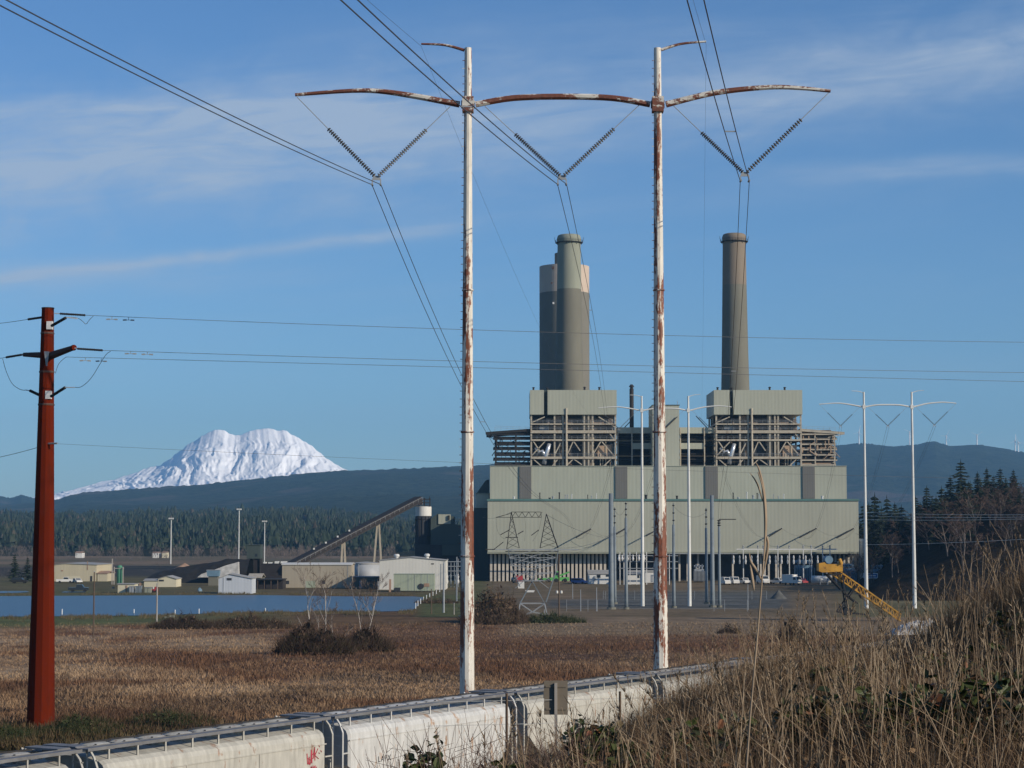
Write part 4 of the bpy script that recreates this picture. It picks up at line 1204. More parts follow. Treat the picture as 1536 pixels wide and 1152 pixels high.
    rl = MB(); x0_, x1_ = sorted((gx0, edge))
    for h in (.6, 1.2): rl.bar((x0_, D+1.5, zz(646)+h+.5), (x1_, D+1.5, zz(648)+h+.5), .06)
    for k in range(7): xx = x0_ + (x1_-x0_)*k/6; rl.bar((xx, D+1.5, zz(647)), (xx, D+1.5, zz(647)+1.6), .06)
    rl.build('handrail', M['galv'], root)
    return root
DB = 690.0
boiler('boiler_house', 'left boiler house with open steelwork and a dark pipe gallery on its left', 795, 925, (797,832,844.5,850.5,876.8,883,889,923.5), DB, (815.8,821.4), True)
boiler('boiler_house', 'right boiler house with open steelwork and sunlit beige pipe gallery on its right', 1071, 1203.5, (1075,1110.5,1122.7,1129,1155.3,1163,1168,1202), DB, (1094.8,1100), False)

# link between the two boiler houses
lk = thing('link_bridge', 'open steel link with green panels between the two boiler houses', 'building', (P(1000,660,DB).x, DB, 26))
for a, b in ((925.5,979),(1019.5,1073)):
    part(a, b, 641, 650, DB+3, 16, 'roof_slab', 'siding', lk)
    x0, x1 = (948.5, 979) if a < 950 else (1019.5, 1056)
    part(x0, x1, 664.5, 673.5, DB+3, 1, 'wall_panel', 'siding', lk)
    for py in (658, 664, 680, 688, 696): part(a, b, py, py+1.6, DB+4.2, 14, 'floor_deck', 'dark_steel', lk)
    for px in (a+.4, x0-1.4 if a < 950 else x1, b-2): part(px, px+1.7, 641, 699, DB+2.6, .4, 'column', 'beige_steel', lk)
    part(a, b, 650, 699, DB+19.2, .5, 'back_wall', 'gap_dark', lk)
    for py, mt in ((655,'dark_steel'),(661,'beige_steel'),(668,'dark_steel'),(684,'tan_panel'),(692,'dark_steel')):
        z = P(0,py,DB+6).z; MB().tube([(P(a,py,DB+6).x, DB+6, z), (P(b,py,DB+6).x, DB+6, z)], .32, 6).build('pipe', M[mt], lk)
lt = thing('lift_tower', 'plain sage green lift tower standing between the two boiler houses', 'building', (P(999,650,DB).x, DB-6, 26))
part(979,1019,608,700,DB-6,20,'wall','siding',lt)
part(978.4,1019.6,607,608,DB-6.2,20.4,'roof_edge','siding_dark',lt)
MB().bar(P(1016,607,DB), P(1016,601,DB), .15).build('aerial', M['galv'], lt)
for px, a, b, lab in ((1110.0,0,0,''),):
    pass
for (p0, p1, lab) in ((P(1044,624,DB-2), P(1060,641,DB-2), 'slanting dark stay bar between the lift tower and the right boiler house'), (P(997,643,DB-6.5), P(1016,625,DB-6.5), 'slanting dark bar across the face of the lift tower')):
    tag(MB().bar(p0, p1, .3).build('stay_bar', M['dark_steel']), lab, 'bar')

# small dark exhaust pipe
c = P(947.6, 641, 700); r = 3.2*700/3000
ex = thing('exhaust_stack', 'thin dark red brown exhaust pipe with a capped top between the boiler houses', 'chimney', (c.x, 700, c.z-6))
MB().lathe(c.x, 700, [(r, c.z-8), (r, P(0,583,700).z)], 14).build('shaft', M['soot'], ex, smooth=False)
MB().lathe(c.x, 700, [(r*.75, P(0,583,700).z), (r*.75, P(0,580.6,700).z)], 10).build('neck', M['dark_steel'], ex)
MB().lathe(c.x, 700, [(r*1.25, P(0,580.6,700).z), (r*1.2, P(0,579.4,700).z), (r*.5, P(0,576.6,700).z)], 12).build('rain_cap', M['dark_steel'], ex)
MB().bar((c.x-.2, 700, P(0,631,700).z), (P(936,642,699).x, 699, P(0,642,699).z), .25).build('stay', M['dark_steel'], ex)

# chimneys
def chimney(label, pc, D, ytop, rtop_px, rb_px, yb, ysplit, mu, ml):
    k = D/3000; c = P(pc, yb, D); rt, rb_ = rtop_px*k, rb_px*k
    zt, zb_, zs, zbal = P(0,ytop,D).z, P(0,yb,D).z, P(0,ysplit,D).z, P(0,ytop+11,D).z
    rr = lambda z: rb_ + (rt-rb_)*((z-zb_)/(zt-zb_))**.8 if z > zb_ else rb_ + (zb_-z)*(rb_-rt)/(zt-zb_)*1.25
    root = thing('chimney', label, 'chimney', (c.x, D, 0))
    L = [ (rr(zs*i/14), zs*i/14) for i in range(15)]
    MB().lathe(c.x, D, L, 48, cap=False).build('shaft', M[ml], root, smooth=True)
    U = [(rr(zs + (zbal-zs)*i/10), zs + (zbal-zs)*i/10) for i in range(11)]
    MB().lathe(c.x, D, U, 48, cap=False).build('shaft_top', M[mu], root, smooth=True)
    r1 = rr(zbal)
    MB().lathe(c.x, D, [(r1*1.03, zbal), (r1*1.05, zbal+.7), (r1*1.05, zbal+1.6), (r1*.97, zt-.3), (r1*.84, zt), (r1*.72, zt), (r1*.70, zt-2)], 48).build('cap', M[mu], root)
    MB().lathe(c.x, D, [(r1*1.0, zbal-.35), (r1*1.20, zbal-.3), (r1*1.20, zbal-.12), (r1*1.0, zbal-.08)], 36, cap=False).build('platform', M['dark_steel'], root)
    rl = MB(); n = 28
    for i in range(n):
        a = 2*math.pi*i/n; b = 2*math.pi*(i+1)/n; q = r1*1.18
        p0 = (c.x+q*math.cos(a), D+q*math.sin(a)); p1 = (c.x+q*math.cos(b), D+q*math.sin(b))
        rl.bar((*p0, zbal-.1), (*p0, zbal+.75), .07); rl.bar((*p0, zbal+.75), (*p1, zbal+.75), .06)
        if i % 4 == 0: rl.bar((c.x+r1*.98*math.cos(a), D+r1*.98*math.sin(a), zbal-1.2), (*p0, zbal-.3), .12)
    for s in (-1, 1): rl.bar((c.x+s*r1*1.2, D, zbal), (c.x+s*r1*1.26, D, zbal+1.9), .14)
    rl.build('railing', M['dark_steel'], root)
    # poured lift joints
    z = zbal - 7
    while z > 60:
        r = rr(z); MB().lathe(c.x, D, [(r+.0, z-.09), (r+.025, z), (r+.0, z+.09)], 48, cap=False).build('lift_joint', M[mu if z > zs else ml], root); z -= 9.5
    ld = None
    return root
DC = 765.0
chimney('left tapered grey concrete chimney with pale green upper third, standing before the wide one', 854, DC, 352.5, 17.2, 21.4, 583, 434.3, 'conc_light', 'conc_dark')
chimney('right tapered concrete chimney standing alone with sooty brown top', 1103, DC, 351, 17.1, 21.2, 583, 428, 'conc_brown', 'conc_dark')
DF = 816.0; k = DF/3000; c = P(846.8, 583, DF); r = 37.6*k
fg = thing('scrubber_chimney', 'wide straight chimney with pale pink top band, behind the left tapered one', 'chimney', (c.x, DF, 0))
zs, zt = P(0,440.6,DF).z, P(0,400.5,DF).z
MB().lathe(c.x, DF, [(r*1.0,0),(r,zs)], 64, cap=False).build('shaft', M['conc_grey'], fg, smooth=True)
MB().lathe(c.x, DF, [(r,zs),(r,zt),(r*.93,zt),(r*.93,zt-1)], 64).build('shaft_top', M['conc_pink'], fg)
MB().lathe(c.x, DF, [(14.6*k,zt-2),(14.6*k,P(0,380.5,DF).z),(12.5*k,P(0,379.8,DF).z)], 32).build('flue', M['conc_dark'], fg)
for px, py, s in ((829.5,406,4.2),(827,428.5,2.6),(829.5,458.5,3)):
    o = P(px,py,DF); dx = o.x-c.x; yf = DF - math.sqrt(max(1,r*r-dx*dx))
    d = Vector((dx, yf-DF, 0)).normalized(); tx = Vector((-d.y, d.x, 0)); q = Vector((o.x, yf, o.z))
    h = s*k/2
    MB().bar(q+d*-.1+Vector((0,0,-h)), q+d*-.1+Vector((0,0,h)), h*2, .5).build('opening', M['rust_dark' if py < 440 else 'ins_white'], fg)

# dark coal side of the plant, left of the hall
sd_ = thing('coal_gallery', 'dark green block with a beige band at the left end of the plant', 'building', (P(722,800,668).x, 668, 0))
part(693,734,762,872,668,25,'wall','siding_dark',sd_,0)
part(714,734.4,741,762,667.5,20,'wall_band','siding',sd_)
part(713,734.4,739.5,741,667.2,21,'roof_edge','conc_light',sd_)
mb = MB(); mb.prism([(P(716,0,672).x, P(0,739.4,672).z), (P(733.8,0,672).x, P(0,739.4,672).z), (P(733.8,0,672).x, P(0,719,672).z), (P(729,0,672).x, P(0,721,672).z)], 672, 684)
mb.build('inclined_gallery', M['siding_dark'], sd_)
wt = P(1292, 840, 655)
tk = thing('storage_tank', 'white upright tank at the right end of the turbine hall', 'tank', (wt.x, 655, 0))
MB().lathe(wt.x, 655, [(5.6*.218,0),(5.6*.218,P(0,811,655).z),(3*.218,P(0,808,655).z)], 24).build('shell', M['white_paint'], tk, smooth=False)
MB().bar((wt.x-.9,653.7,.2),(wt.x-.9,653.7,13),.2).build('ladder', M['galv'], tk)

# strain insulators on the hall wall
for a, b, lab in (((863.5,806.7),(886.5,793.3),'first slanting wall insulator from the left of the long row, on the hall front'),((921,803),(938,793),'second slanting wall insulator, between the grey masts'),((969,804),(983,796),'third slanting wall insulator, just left of the right white pole'),
                  ((1153.8,804.8),(1173,792.5),'fourth slanting wall insulator, right of the tall grass stem'),((1199,806.6),(1224.6,792.6),'fifth slanting wall insulator, second from the right end of the hall'),((1255,807),(1280.6,792.6),'sixth slanting wall insulator, at the right end of the hall')):
    A, B = P(*a, 636.0), P(*b, 639.0)
    o = thing('wall_insulator', lab, 'insulator', tuple((A+B)/2), group='slanting insulators on the hall front')
    pts = [A.lerp(B, i/24) for i in range(25)]
    MB().tube(pts, [.24 if i % 2 else .15 for i in range(25)], 8).build('disc_string', M['dark_steel'], o)
    MB().bar(B, P(b[0]+1, b[1]-.6, DH+.4), .2).build('wall_lug', M['galv'], o)
# ================================================================== switchyard in front of the plant
def ground_D(py, z=0): return (z-CAMZ)/uv(768, py)[1]
def mast(px, py0, pyb, w, wt, label, mt='galv_blue', arm=None, step=None):
    D = ground_D(pyb); b = P(px, pyb, D); zt = P(px, py0, D).z; k = D/3000
    o = thing('switchyard_mast', label, 'mast', (b.x, D, 0))
    zs = P(0, step, D).z if step else zt
    MB().lathe(b.x, D, [(w*k/2*1.15,0),(w*k/2,2),(w*k/2*(.8 if not step else .8),zs)], 10).build('shaft', M[mt], o, smooth=True)
    if step:
        MB().lathe(b.x, D, [(wt*k/2,zs),(wt*k/2*.8,zt)], 6).build('mast_tip', M[mt], o)
        q = MB()
        for i in range(3):
            z = zs + (zt-zs)*(.2+.35*i); q.lathe(b.x, D, [(wt*k*.6,z-.15),(wt*k*1.1,z),(wt*k*.6,z+.15)], 6)
        q.build('post_insulator', M['dark_steel'], o)
    MB().lathe(b.x, D, [(w*k*.85,0),(w*k*.85,.4)], 10).build('foot_plate', M['conc_dark'], o)
    if arm:
        a = P(arm[0], arm[1], D); MB().bar((b.x, D, a.z), (a.x, D, a.z), .18).build('side_arm', M['dark_steel'], o)
    return o
mast(917,740,914,8.5,5,'thickest tall grey mast of the switchyard, left one of its close pair')
mast(922.5,761,906,4.6,2,'thin grey mast touching the thickest mast on its right, with slender tip', step=790)
mast(939.5,753,914,5.2,2,'grey mast with slender tip between the thick mast and the far white pylon pole', step=777)
mast(1011,755,912,5.0,2,'grey mast with slender tip just right of the near rusty pole', step=787)
mast(1060,762,906,4.6,2,'grey mast with slender tip left of the second thick mast', step=792)
mast(1069,743,911,6.8,4,'second thick tall grey mast of the switchyard, right of the far white pylon pole')
mast(1079.5,780,911,4.6,3,'grey mast with a short dark side arm, rightmost of the switchyard masts', arm=(1104,779), step=790)
# timber pole
D = ground_D(924); b = P(838.5,924,D)
o = thing('timber_pole', 'thin dark timber pole right of the lattice tower', 'pole', (b.x,D,0)); MB().lathe(b.x, D, [(.17,-.3),(.12,P(0,832,D).z)], 8).build('shaft', M['wood'], o); MB().bar((b.x-.6,D,P(0,836,D).z),(b.x+.6,D,P(0,836,D).z),.1).build('crossarm', M['wood'], o)

# lattice dead end tower
D = ground_D(929); k = D/3000; bx_ = P(798,929,D)
lt = thing('lattice_tower', 'grey steel lattice tower with two horns in front of the left part of the hall', 'pylon', (bx_.x, D, 0))
def LP(px, py, dy): return Vector((P(px,py,D).x, D+dy, P(px,py,D).z))
def lat(nm, segs, w, mt='galv'): 
    mb = MB()
    for a, b in segs: mb.bar(a, b, w)
    return mb.build(nm, M[mt], lt)
dd = 2.4
for px, pyb, tp in ((777,930,780),(821,925,817)):
    for dy in (-dd, dd): lat('leg', [(LP(px,pyb,dy), LP(tp,905,dy*.8))], .17)
sg = []
for dy in (-dd*.8, dd*.8):
    sg += [(LP(780,905,dy), LP(817,905,dy)), (LP(780,905,dy), LP(799,918,dy)), (LP(817,905,dy), LP(799,918,dy)), (LP(779,925,dy), LP(799,918,dy)), (LP(820,922,dy), LP(799,918,dy)), (LP(778,918,dy), LP(787,926,dy))]
for px in (780, 817): sg += [(LP(px,905,-dd*.8), LP(px,905,dd*.8)), (LP(px-1,925,-dd), LP(px,905,dd*.8)), (LP(px-1,925,dd), LP(px,905,-dd*.8))]
lat('base_bracing', sg, .1)
sg = []; s2 = []
for dy in (-1.7, 1.7):
    A = [(780,905),(796,884),(797,870)]
    sg += [(LP(780,905,dy), LP(798,872,dy*.8)), (LP(817,905,dy), LP(776,831,dy*.8)), (LP(819,903,dy), LP(834,857,dy*.8)), (LP(798,872,dy), LP(807,845,dy*.8))]
    sg += [(LP(834,857,dy*.8), LP(837,824,dy*.7)), (LP(776,831,dy*.8), LP(761,831,dy*.7)), (LP(770,857,dy*.8), LP(762,824,dy*.7)), (LP(780,880,dy), LP(770,857,dy*.8))]
    n = 7
    for i in range(n):
        a0, a1 = i/n, (i+1)/n
        l0, l1 = (780-10*min(1,a0*1.6) - 8*a0, 905-80*a0), (780-10*min(1,a1*1.6) - 8*a1, 905-80*a1)
        r0, r1 = (817+20*a0, 905-80*a0), (817+20*a1, 905-80*a1)
        m0 = (798+3*math.sin(i), 890-65*a0); m1 = (798+3*math.cos(i), 890-65*a1)
        s2 += [(LP(*l0,dy), LP(*m1,dy)), (LP(*r0,dy), LP(*m1,dy)), (LP(*m0,dy), LP(*l1,dy)), (LP(*m0,dy), LP(*r1,dy)), (LP(*l1,dy), LP(*r1,dy))] if i > 1 else []
lat('body', sg, .12, 'galv_blue'); lat('body_bracing', s2, .06, 'galv')
sg = []; s2 = []
for dy in (-1.0, 1.0):
    for tx, ty, l, r in ((767,768,(760,824),(779,822)),(819.5,771,(810,822),(837,822))):
        sg += [(LP(*l,dy), LP(tx,ty,0)), (LP(*r,dy), LP(tx,ty,0))]
        for i in range(6):
            f, g = i/6, (i+1)/6
            a = LP(l[0]+(tx-l[0])*f, l[1]+(ty-l[1])*f, dy*(1-f)); b = LP(r[0]+(tx-r[0])*g, r[1]+(ty-r[1])*g, dy*(1-g))
            a2 = LP(l[0]+(tx-l[0])*g, l[1]+(ty-l[1])*g, dy*(1-g)); b2 = LP(r[0]+(tx-r[0])*f, r[1]+(ty-r[1])*f, dy*(1-f))
            s2 += [(a, b), (b2, a2)]
    sg += [(LP(758,827,dy), LP(838,827,dy)), (LP(758,806,dy*.6), LP(777,806,dy*.6))]
lat('horn', sg, .13, 'dark_steel'); lat('horn_bracing', s2, .06, 'dark_steel')
sg = [(LP(767,768,-.5), LP(811,768,-.5)), (LP(767,776,-.5), LP(812,776,-.5)), (LP(767,768,.5), LP(811,768,.5)), (LP(744,776,0), LP(767,776,0)), (LP(744,776,0), LP(767,770,0)), (LP(812,776,0), (LP(811,768,0)))]
for i in range(9): sg.append((LP(768+5*i, 768 if i % 2 else 776, -.5), LP(773+5*i, 776 if i % 2 else 768, -.5)))
lat('crossbeam', sg, .09, 'dark_steel')
for pts in ([(744,776),(746,795),(756,808),(768,800)], [(787,776),(788,790),(787,812)], [(812,776),(808,796),(799,812)], [(767,776),(772,798),(779,803)], [(829,772),(830,790),(829,806)]):
    MB().tube(curve_pts([LP(*p, -.6) for p in pts], 6), .025, 4).build('jumper_wire', M['wire'], lt)
for a, b in (((751,802),(764,795)),((777,801),(785,796.5)),((797,803),(808,795)),((728,824),(742,824)),((741,824),(755,813))):
    A, B = LP(*a, -1.5), LP(*b, 0)
    MB().tube([A.lerp(B, i/12) for i in range(13)], [.10 if i % 2 else .06 for i in range(13)], 6).build('insulator', M['dark_steel'], lt)
for a, b, lab in (((820,772),(905,806),'thin wire from the right horn of the lattice tower to the switchyard'),((767,768),(724,776),'thin wire from the left horn of the lattice tower going left')):
    wire(para(LP(*a,0), P(*b, 480), .6, 14), .03, lab)
for i, (a, b) in enumerate((((837,826),(917,800)),((837,822),(940,790)))):
    wire(para(LP(*a,0), P(*b, 405), 1.2, 16), .03, ('lower','upper')[i] + ' slack wire between the lattice tower and the grey masts')
# slack wires between masts
for a, b, lab in (((1011,760),(1060,768),'slack wire between the mast by the rusty pole and the next mast'),((922,765),(940,757),'slack wire joining the two thin masts near the thick mast'),((1174,793),(1224,793),'slack wire hanging between the fourth and fifth wall insulators'),((1225,793),(1281,793),'slack wire hanging between the fifth and sixth wall insulators'),((887,794),(938,794),'slack wire hanging between the first and second wall insulators')):
    D = 400 if a[1] < 780 else 636
    wire(para(P(*a, D), P(*b, D), (1.5 if D < 500 else 2.3), 16), .03, lab)

# switchgear frame in front of the hall base
sw = thing('switchgear_frame', 'long pale steel busbar frame with post insulators in front of the hall base, right half', 'switchgear', (P(1130,870,622).x, 622, 0))
zt = P(0,823.5,622).z
MB().box(P(1098,0,622).x, P(1246,0,622).x, 621.8, 622.2, zt-.25, zt+.1).build('top_beam', M['far_white'], sw)
MB().box(P(1000,0,622).x, P(1100,0,622).x, 622, 622.3, P(0,831,622).z, P(0,830,622).z).build('lower_beam', M['galv'], sw)
for px in (1115,1137,1145,1167,1184,1205,1217,1234,1245):
    x = P(px,840,622).x; MB().box(x-.14, x+.14, 621.85, 622.15, 0, zt-.25).build('post', M['far_white'], sw)
    MB().lathe(x, 622, [(.18,zt+.1),(.30,zt+.35),(.16,zt+.6),(.28,zt+.85),(.1,zt+1.2)], 8).build('post_insulator', M['galv'], sw)
for px in range(1100, 1240, 9):
    x = P(px,835,621).x; MB().lathe(x, 620.5, [(.2,P(0,846,621).z),(.34,P(0,842,621).z),(.18,P(0,839,621).z),(.3,P(0,836,621).z),(.12,P(0,833,621).z)], 8).build('bushing', M['galv' if px % 2 else 'ins_white'], sw)
sf = thing('switchgear_frame', 'small pale busbar frame between the white huts and the near rusty pole', 'switchgear', (P(950,860,600).x, 600, 0))
for px in (930,936,945,955,962,970,1000,1004): 
    x = P(px,850,600).x; MB().box(x-.12,x+.12,599.9,600.1,0,P(0,828+ (px%5),600).z).build('post', M['far_white'], sf)
for py in (833, 842, 852): MB().box(P(925,0,600).x,P(1012,0,600).x,599.8,600.2,P(0,py+1,600).z,P(0,py,600).z).build('beam', M['galv'], sf)
for px in (928,933,941,949,958,966):
    x = P(px,840,600).x; MB().lathe(x, 599, [(.2,P(0,841,600).z),(.4,P(0,838,600).z),(.2,P(0,835,600).z),(.3,P(0,832,600).z)], 8).build('bushing', M['ins_white'], sf)
def transformer(px0, px1, py0, pyb, D, label, mt='blue_grey'):
    a = P(px0,pyb,D); b = P(px1,pyb,D); zt = P(0,py0,D).z; o = thing('transformer', label, 'transformer', ((a.x+b.x)/2, D, 0))
    w_ = b.x-a.x
    MB().box(a.x+w_*.1, b.x-w_*.1, D, D+3, .3, zt*.72).build('tank', M[mt], o)
    mb = MB()
    for i in range(9): x = a.x + w_*(i+.5)/9; mb.box(x-.09, x+.09, D-.9, D-.02, .6, zt*.62)
    mb.build('cooling_fins', M[mt], o)
    MB().tube([(a.x+w_*.1, D+1.5, zt*.86), (b.x-w_*.1, D+1.5, zt*.86)], zt*.07, 10).build('expansion_vessel', M[mt], o)
    for f in (.25,.5,.75): MB().lathe(a.x+w_*f, D+.6, [(.16,zt*.72),(.3,zt*.78),(.14,zt*.84),(.26,zt*.9),(.08,zt)], 8).build('bushing', M['galv'], o)
transformer(1190,1223,838,872,628,'blue grey transformer with cooling fins under the busbar frame')
transformer(1262,1285,844,876,626,'blue grey transformer at the right end of the hall')
transformer(1306,1328,846,876,640,'blue grey transformer right of the white tank before the dark wood')
transformer(1040,1058,846,873,626,'blue grey transformer just left of the second thick mast', 'galv')

# huts, machines, vehicles
def shed(name, label, cat, px0, px1, py_eave, py_base, ridge, depth, wm, rm, gable='front', openings=(), D=None, rpx=None, group=None):
    D = D or ground_D(py_base); a, b = P(px0,py_base,D).x, P(px1,py_base,D).x
    ze, zr = P(0,py_eave,D).z, P(0,ridge,D).z
    o = thing(name, label, cat, ((a+b)/2, D, 0), group=group); ov = .25
    if gable == 'front':
        xm = P(rpx,0,D).x if rpx else (a+b)/2
        MB().prism([(a,0),(b,0),(b,ze),(xm,zr),(a,ze)], D, D+depth).build('wall', M[wm], o)
        t = .16
        for (x0,z0),(x1,z1) in (((a-ov,ze-ov*(zr-ze)/(xm-a)),(xm,zr)), ((xm,zr),(b+ov,ze-ov*(zr-ze)/(b-xm)))):
            MB().prism([(x0,z0+.03),(x1,z1+.03),(x1,z1+t),(x0,z0+t)], D-ov, D+depth+ov).build('roof', M[rm], o)
    else:
        MB().box(a, b, D, D+depth, 0, ze).build('wall', M[wm], o)
        ym = D+depth/2; t = .16
        MB().add([(a-ov,D-ov,ze+.02),(b+ov,D-ov,ze+.02),(b+ov,ym,zr),(a-ov,ym,zr),(a-ov,D+depth+ov,ze+.02),(b+ov,D+depth+ov,ze+.02),
                  (a-ov,D-ov,ze+t),(b+ov,D-ov,ze+t),(b+ov,ym,zr+t),(a-ov,ym,zr+t),(a-ov,D+depth+ov,ze+t),(b+ov,D+depth+ov,ze+t)],
                 [(6,7,8,9),(9,8,11,10),(0,3,2,1),(3,4,5,2),(0,1,7,6),(4,10,11,5),(0,6,9,3),(3,9,10,4),(1,2,8,7),(2,5,11,8)]).build('roof', M[rm], o)
    for nm, q0, q1, r0, r1, mt in openings:
        MB().box(P(q0,0,D).x, P(q1,0,D).x, D-.07, D-.005, max(.02,P(0,r1,D).z), P(0,r0,D).z).build(nm, M[mt], o)
    return o
shed('site_hut','white site hut left of the thick grey masts, gable end to the front','hut',883,919,861.5,876,856,9,'white_paint','roof_grey','side',[('door',892.5,898,858.5+3,866.5,'glass'),('window',906,910,861.5,865,'glass'),('window',911,914,861.5,865,'glass'),('panel',888,891,864,872,'galv')])
shed('site_hut','white site hut right of the thick grey masts with two dark windows','hut',941,965,862,876.5,856.5,8,'white_paint','roof_grey','side',[('window',952,955,863,867,'glass'),('window',956.5,959.5,863,867,'glass')])
shed('site_hut','small pale cabin right of the far white pylon pole in the yard','hut',968,981,858,874,856,5,'white_paint','roof_grey','side',[('door',972,975,862,873,'galv')])
def car(kind, px0, px1, pyb, label, paint, D=None, cat=None, face=1, s=1.0, rot=0):
    """vehicle at true size, turned by rot degrees; front to +x"""
    D = D or ground_D(pyb); c = P((px0+px1)/2,pyb,D)
    o = thing({'van':'panel_van','pickup':'pickup_truck','car':'parked_car','truck':'box_truck','suv':'parked_suv'}[kind], label, cat or {'van':'van','pickup':'pickup','car':'car','truck':'truck','suv':'car'}[kind], (c.x, D, 0), R(rot))
    prof = {'car': [(-2.3,.35),(2.3,.35),(2.3,.75),(1.2,.95),(.5,1.45),(-1.2,1.45),(-1.9,1.0),(-2.3,.95)],
            'suv': [(-2.4,.4),(2.4,.4),(2.4,.95),(1.3,1.1),(.7,1.75),(-2.2,1.75),(-2.4,1.1)],
            'pickup': [(-2.7,.45),(2.6,.45),(2.6,1.05),(1.4,1.15),(.9,1.85),(-.5,1.85),(-.6,1.15),(-2.7,1.15)],
            'van': [(-2.6,.4),(2.6,.4),(2.6,1.1),(2.1,1.3),(1.5,2.25),(-2.6,2.25)],
            'truck': [(-2.9,.6),(2.9,.6),(2.9,1.5),(2.6,2.5),(1.2,2.5),(1.15,3.1),(-2.9,3.1)]}[kind]
    w_ = (1.15 if kind == 'truck' else .92)*s
    MB().prism([(x*s, z*s) for x, z in prof], -w_, w_).build('body', M[paint], o, local=True)
    win = {'car': [(.95,.98),(.45,1.38),(-1.1,1.38),(-1.6,1.0)], 'suv': [(1.1,1.12),(.65,1.65),(-2.1,1.65),(-2.1,1.12)], 'pickup': [(1.15,1.2),(.8,1.75),(-.4,1.75),(-.45,1.2)], 'van': [(1.85,1.35),(1.4,2.05),(.6,2.05),(.6,1.35)], 'truck': [(2.6,1.6),(2.45,2.3),(1.5,2.3),(1.5,1.6)]}[kind]
    for e in (-1, 1):
        y0, y1 = sorted((e*(w_+.006), e*(w_+.03))); MB().prism([(x*s, z*s) for x, z in win], y0, y1).build('side_window', M['glass'], o, local=True)
    k = {'car':3,'suv':3,'pickup':3,'van':3,'truck':2}[kind]; (ax,az),(bx,bz) = prof[k], prof[k+1]
    d = Vector((bx-ax,0,bz-az)); n_ = Vector((d.z,0,-d.x)).normalized(); n_ = n_ if n_.x > 0 else -n_
    A = Vector((ax,0,az)) + d*.14 + n_*.02; B = Vector((ax,0,az)) + d*.88 + n_*.02; q = w_/s*.84
    MB().add([(A+Vector((0,-q,0)))*s, (A+Vector((0,q,0)))*s, (B+Vector((0,q,0)))*s, (B+Vector((0,-q,0)))*s], [(0,1,2,3)]).build('windscreen', M['glass'], o, local=True)
    for x in (-1.6, 1.6):
        for y in (-w_-.03, w_-.19): MB().tube([(x*s, y, .36*s), (x*s, y+.22, .36*s)], .36*s, 12).build('wheel', M['black'], o, local=True)
    return o
car('van',1137,1152,876,'tall white van parked in the yard just left of the tall grass stem','white_paint',rot=-75,s=1.12)
car('pickup',1156,1175,876,'white pickup parked right of the tall grass stem in the yard','white_paint',rot=-35)
car('truck',1177,1199,877.5,'white truck with a tall cab beside the red car in the yard','white_paint',rot=-50)
car('car',1198,1208,875.5,'small red car between the white truck and the pale tank container','red_paint',rot=-70)
car('van',1097,1106,876.5,'white van half way between the tall white van and the masts','white_paint',rot=-80)
car('pickup',1112,1120,876,'white pickup just left of the tall white van by the stem','white_paint',rot=-70)
car('van',1083,1092,877,'white van right next to the rightmost switchyard mast','white_paint',rot=-75)
car('suv',772,786,874.5,'dark parked car behind the lattice tower next to the red sign','glass',rot=20)
car('suv',862,876,876,'dark blue parked car left of the left white hut','blue_paint',rot=-30)
car('pickup',86,109.5,874.5,'white pickup parked in front of the beige warehouse','white_paint',rot=8)
car('car',112,120,874.5,'small white car right of the white pickup before the beige warehouse','white_paint',rot=-60)
car('suv',21,37,875,'black parked car at the far left edge, left of the red pole','black',rot=0)
car('pickup',110,126,887.5,'dark pickup by the water channel below the beige warehouse','glass',rot=5)
# pale tank container
D = ground_D(876.5); o = thing('tank_container','pale grey rounded container left of the yellow conveyor foot','container',(P(1232,876,D).x,D,0))
MB().tube([P(1217,869.5,D), P(1246,869.5,D)], 6*D/3000, 16).build('shell', M['far_white'], o, smooth=True)
for px in (1219,1230,1243): MB().box(P(px,0,D).x,P(px+1.2,0,D).x,D-1.3,D+1.3,0,P(0,868,D).z).build('saddle', M['galv'], o)
# blue and white direction board
D = 560; o = thing('direction_sign','blue sign with white border and arrow at the foot of the far right pylon','sign',(P(1293,870,D).x,D,0))
MB().box(P(1284,0,D).x,P(1305,0,D).x,D,D+.1,P(0,867.5,D).z,P(0,859.5,D).z).build('board', M['snow_pole'], o)
MB().box(P(1285,0,D).x,P(1304,0,D).x,D-.02,D-.004,P(0,866.3,D).z,P(0,860.8,D).z).build('blue_field', M['blue_paint'], o)
MB().prism([(P(px,0,D).x,P(0,py,D).z) for px, py in ((1287,863.6),(1292,861.6),(1292,862.9),(1302,862.9),(1302,864.4),(1292,864.4),(1292,865.6))], D-.04, D-.024).build('arrow', M['snow_pole'], o)
for px in (1288,1301): MB().box(P(px,0,D).x-.08,P(px,0,D).x+.08,D+.11,D+.25,0,P(0,860,D).z).build('post', M['galv'], o)
# red board behind lattice tower
D = 560; o = thing('red_sign','red board with white lower half behind the lattice tower','sign',(P(778,870,D).x,D,0))
MB().box(P(774,0,D).x,P(784,0,D).x,D,D+.1,P(0,872,D).z,P(0,863.5,D).z).build('board', M['red_paint'], o); MB().box(P(777,0,D).x,P(786,0,D).x,D+.11,D+.2,P(0,883,D).z,P(0,871,D).z).build('lower_board', M['white_paint'], o)
MB().box(P(779,0,D).x-.1,P(779,0,D).x+.1,D+.21,D+.35,0,P(0,864,D).z).build('post', M['galv'], o)
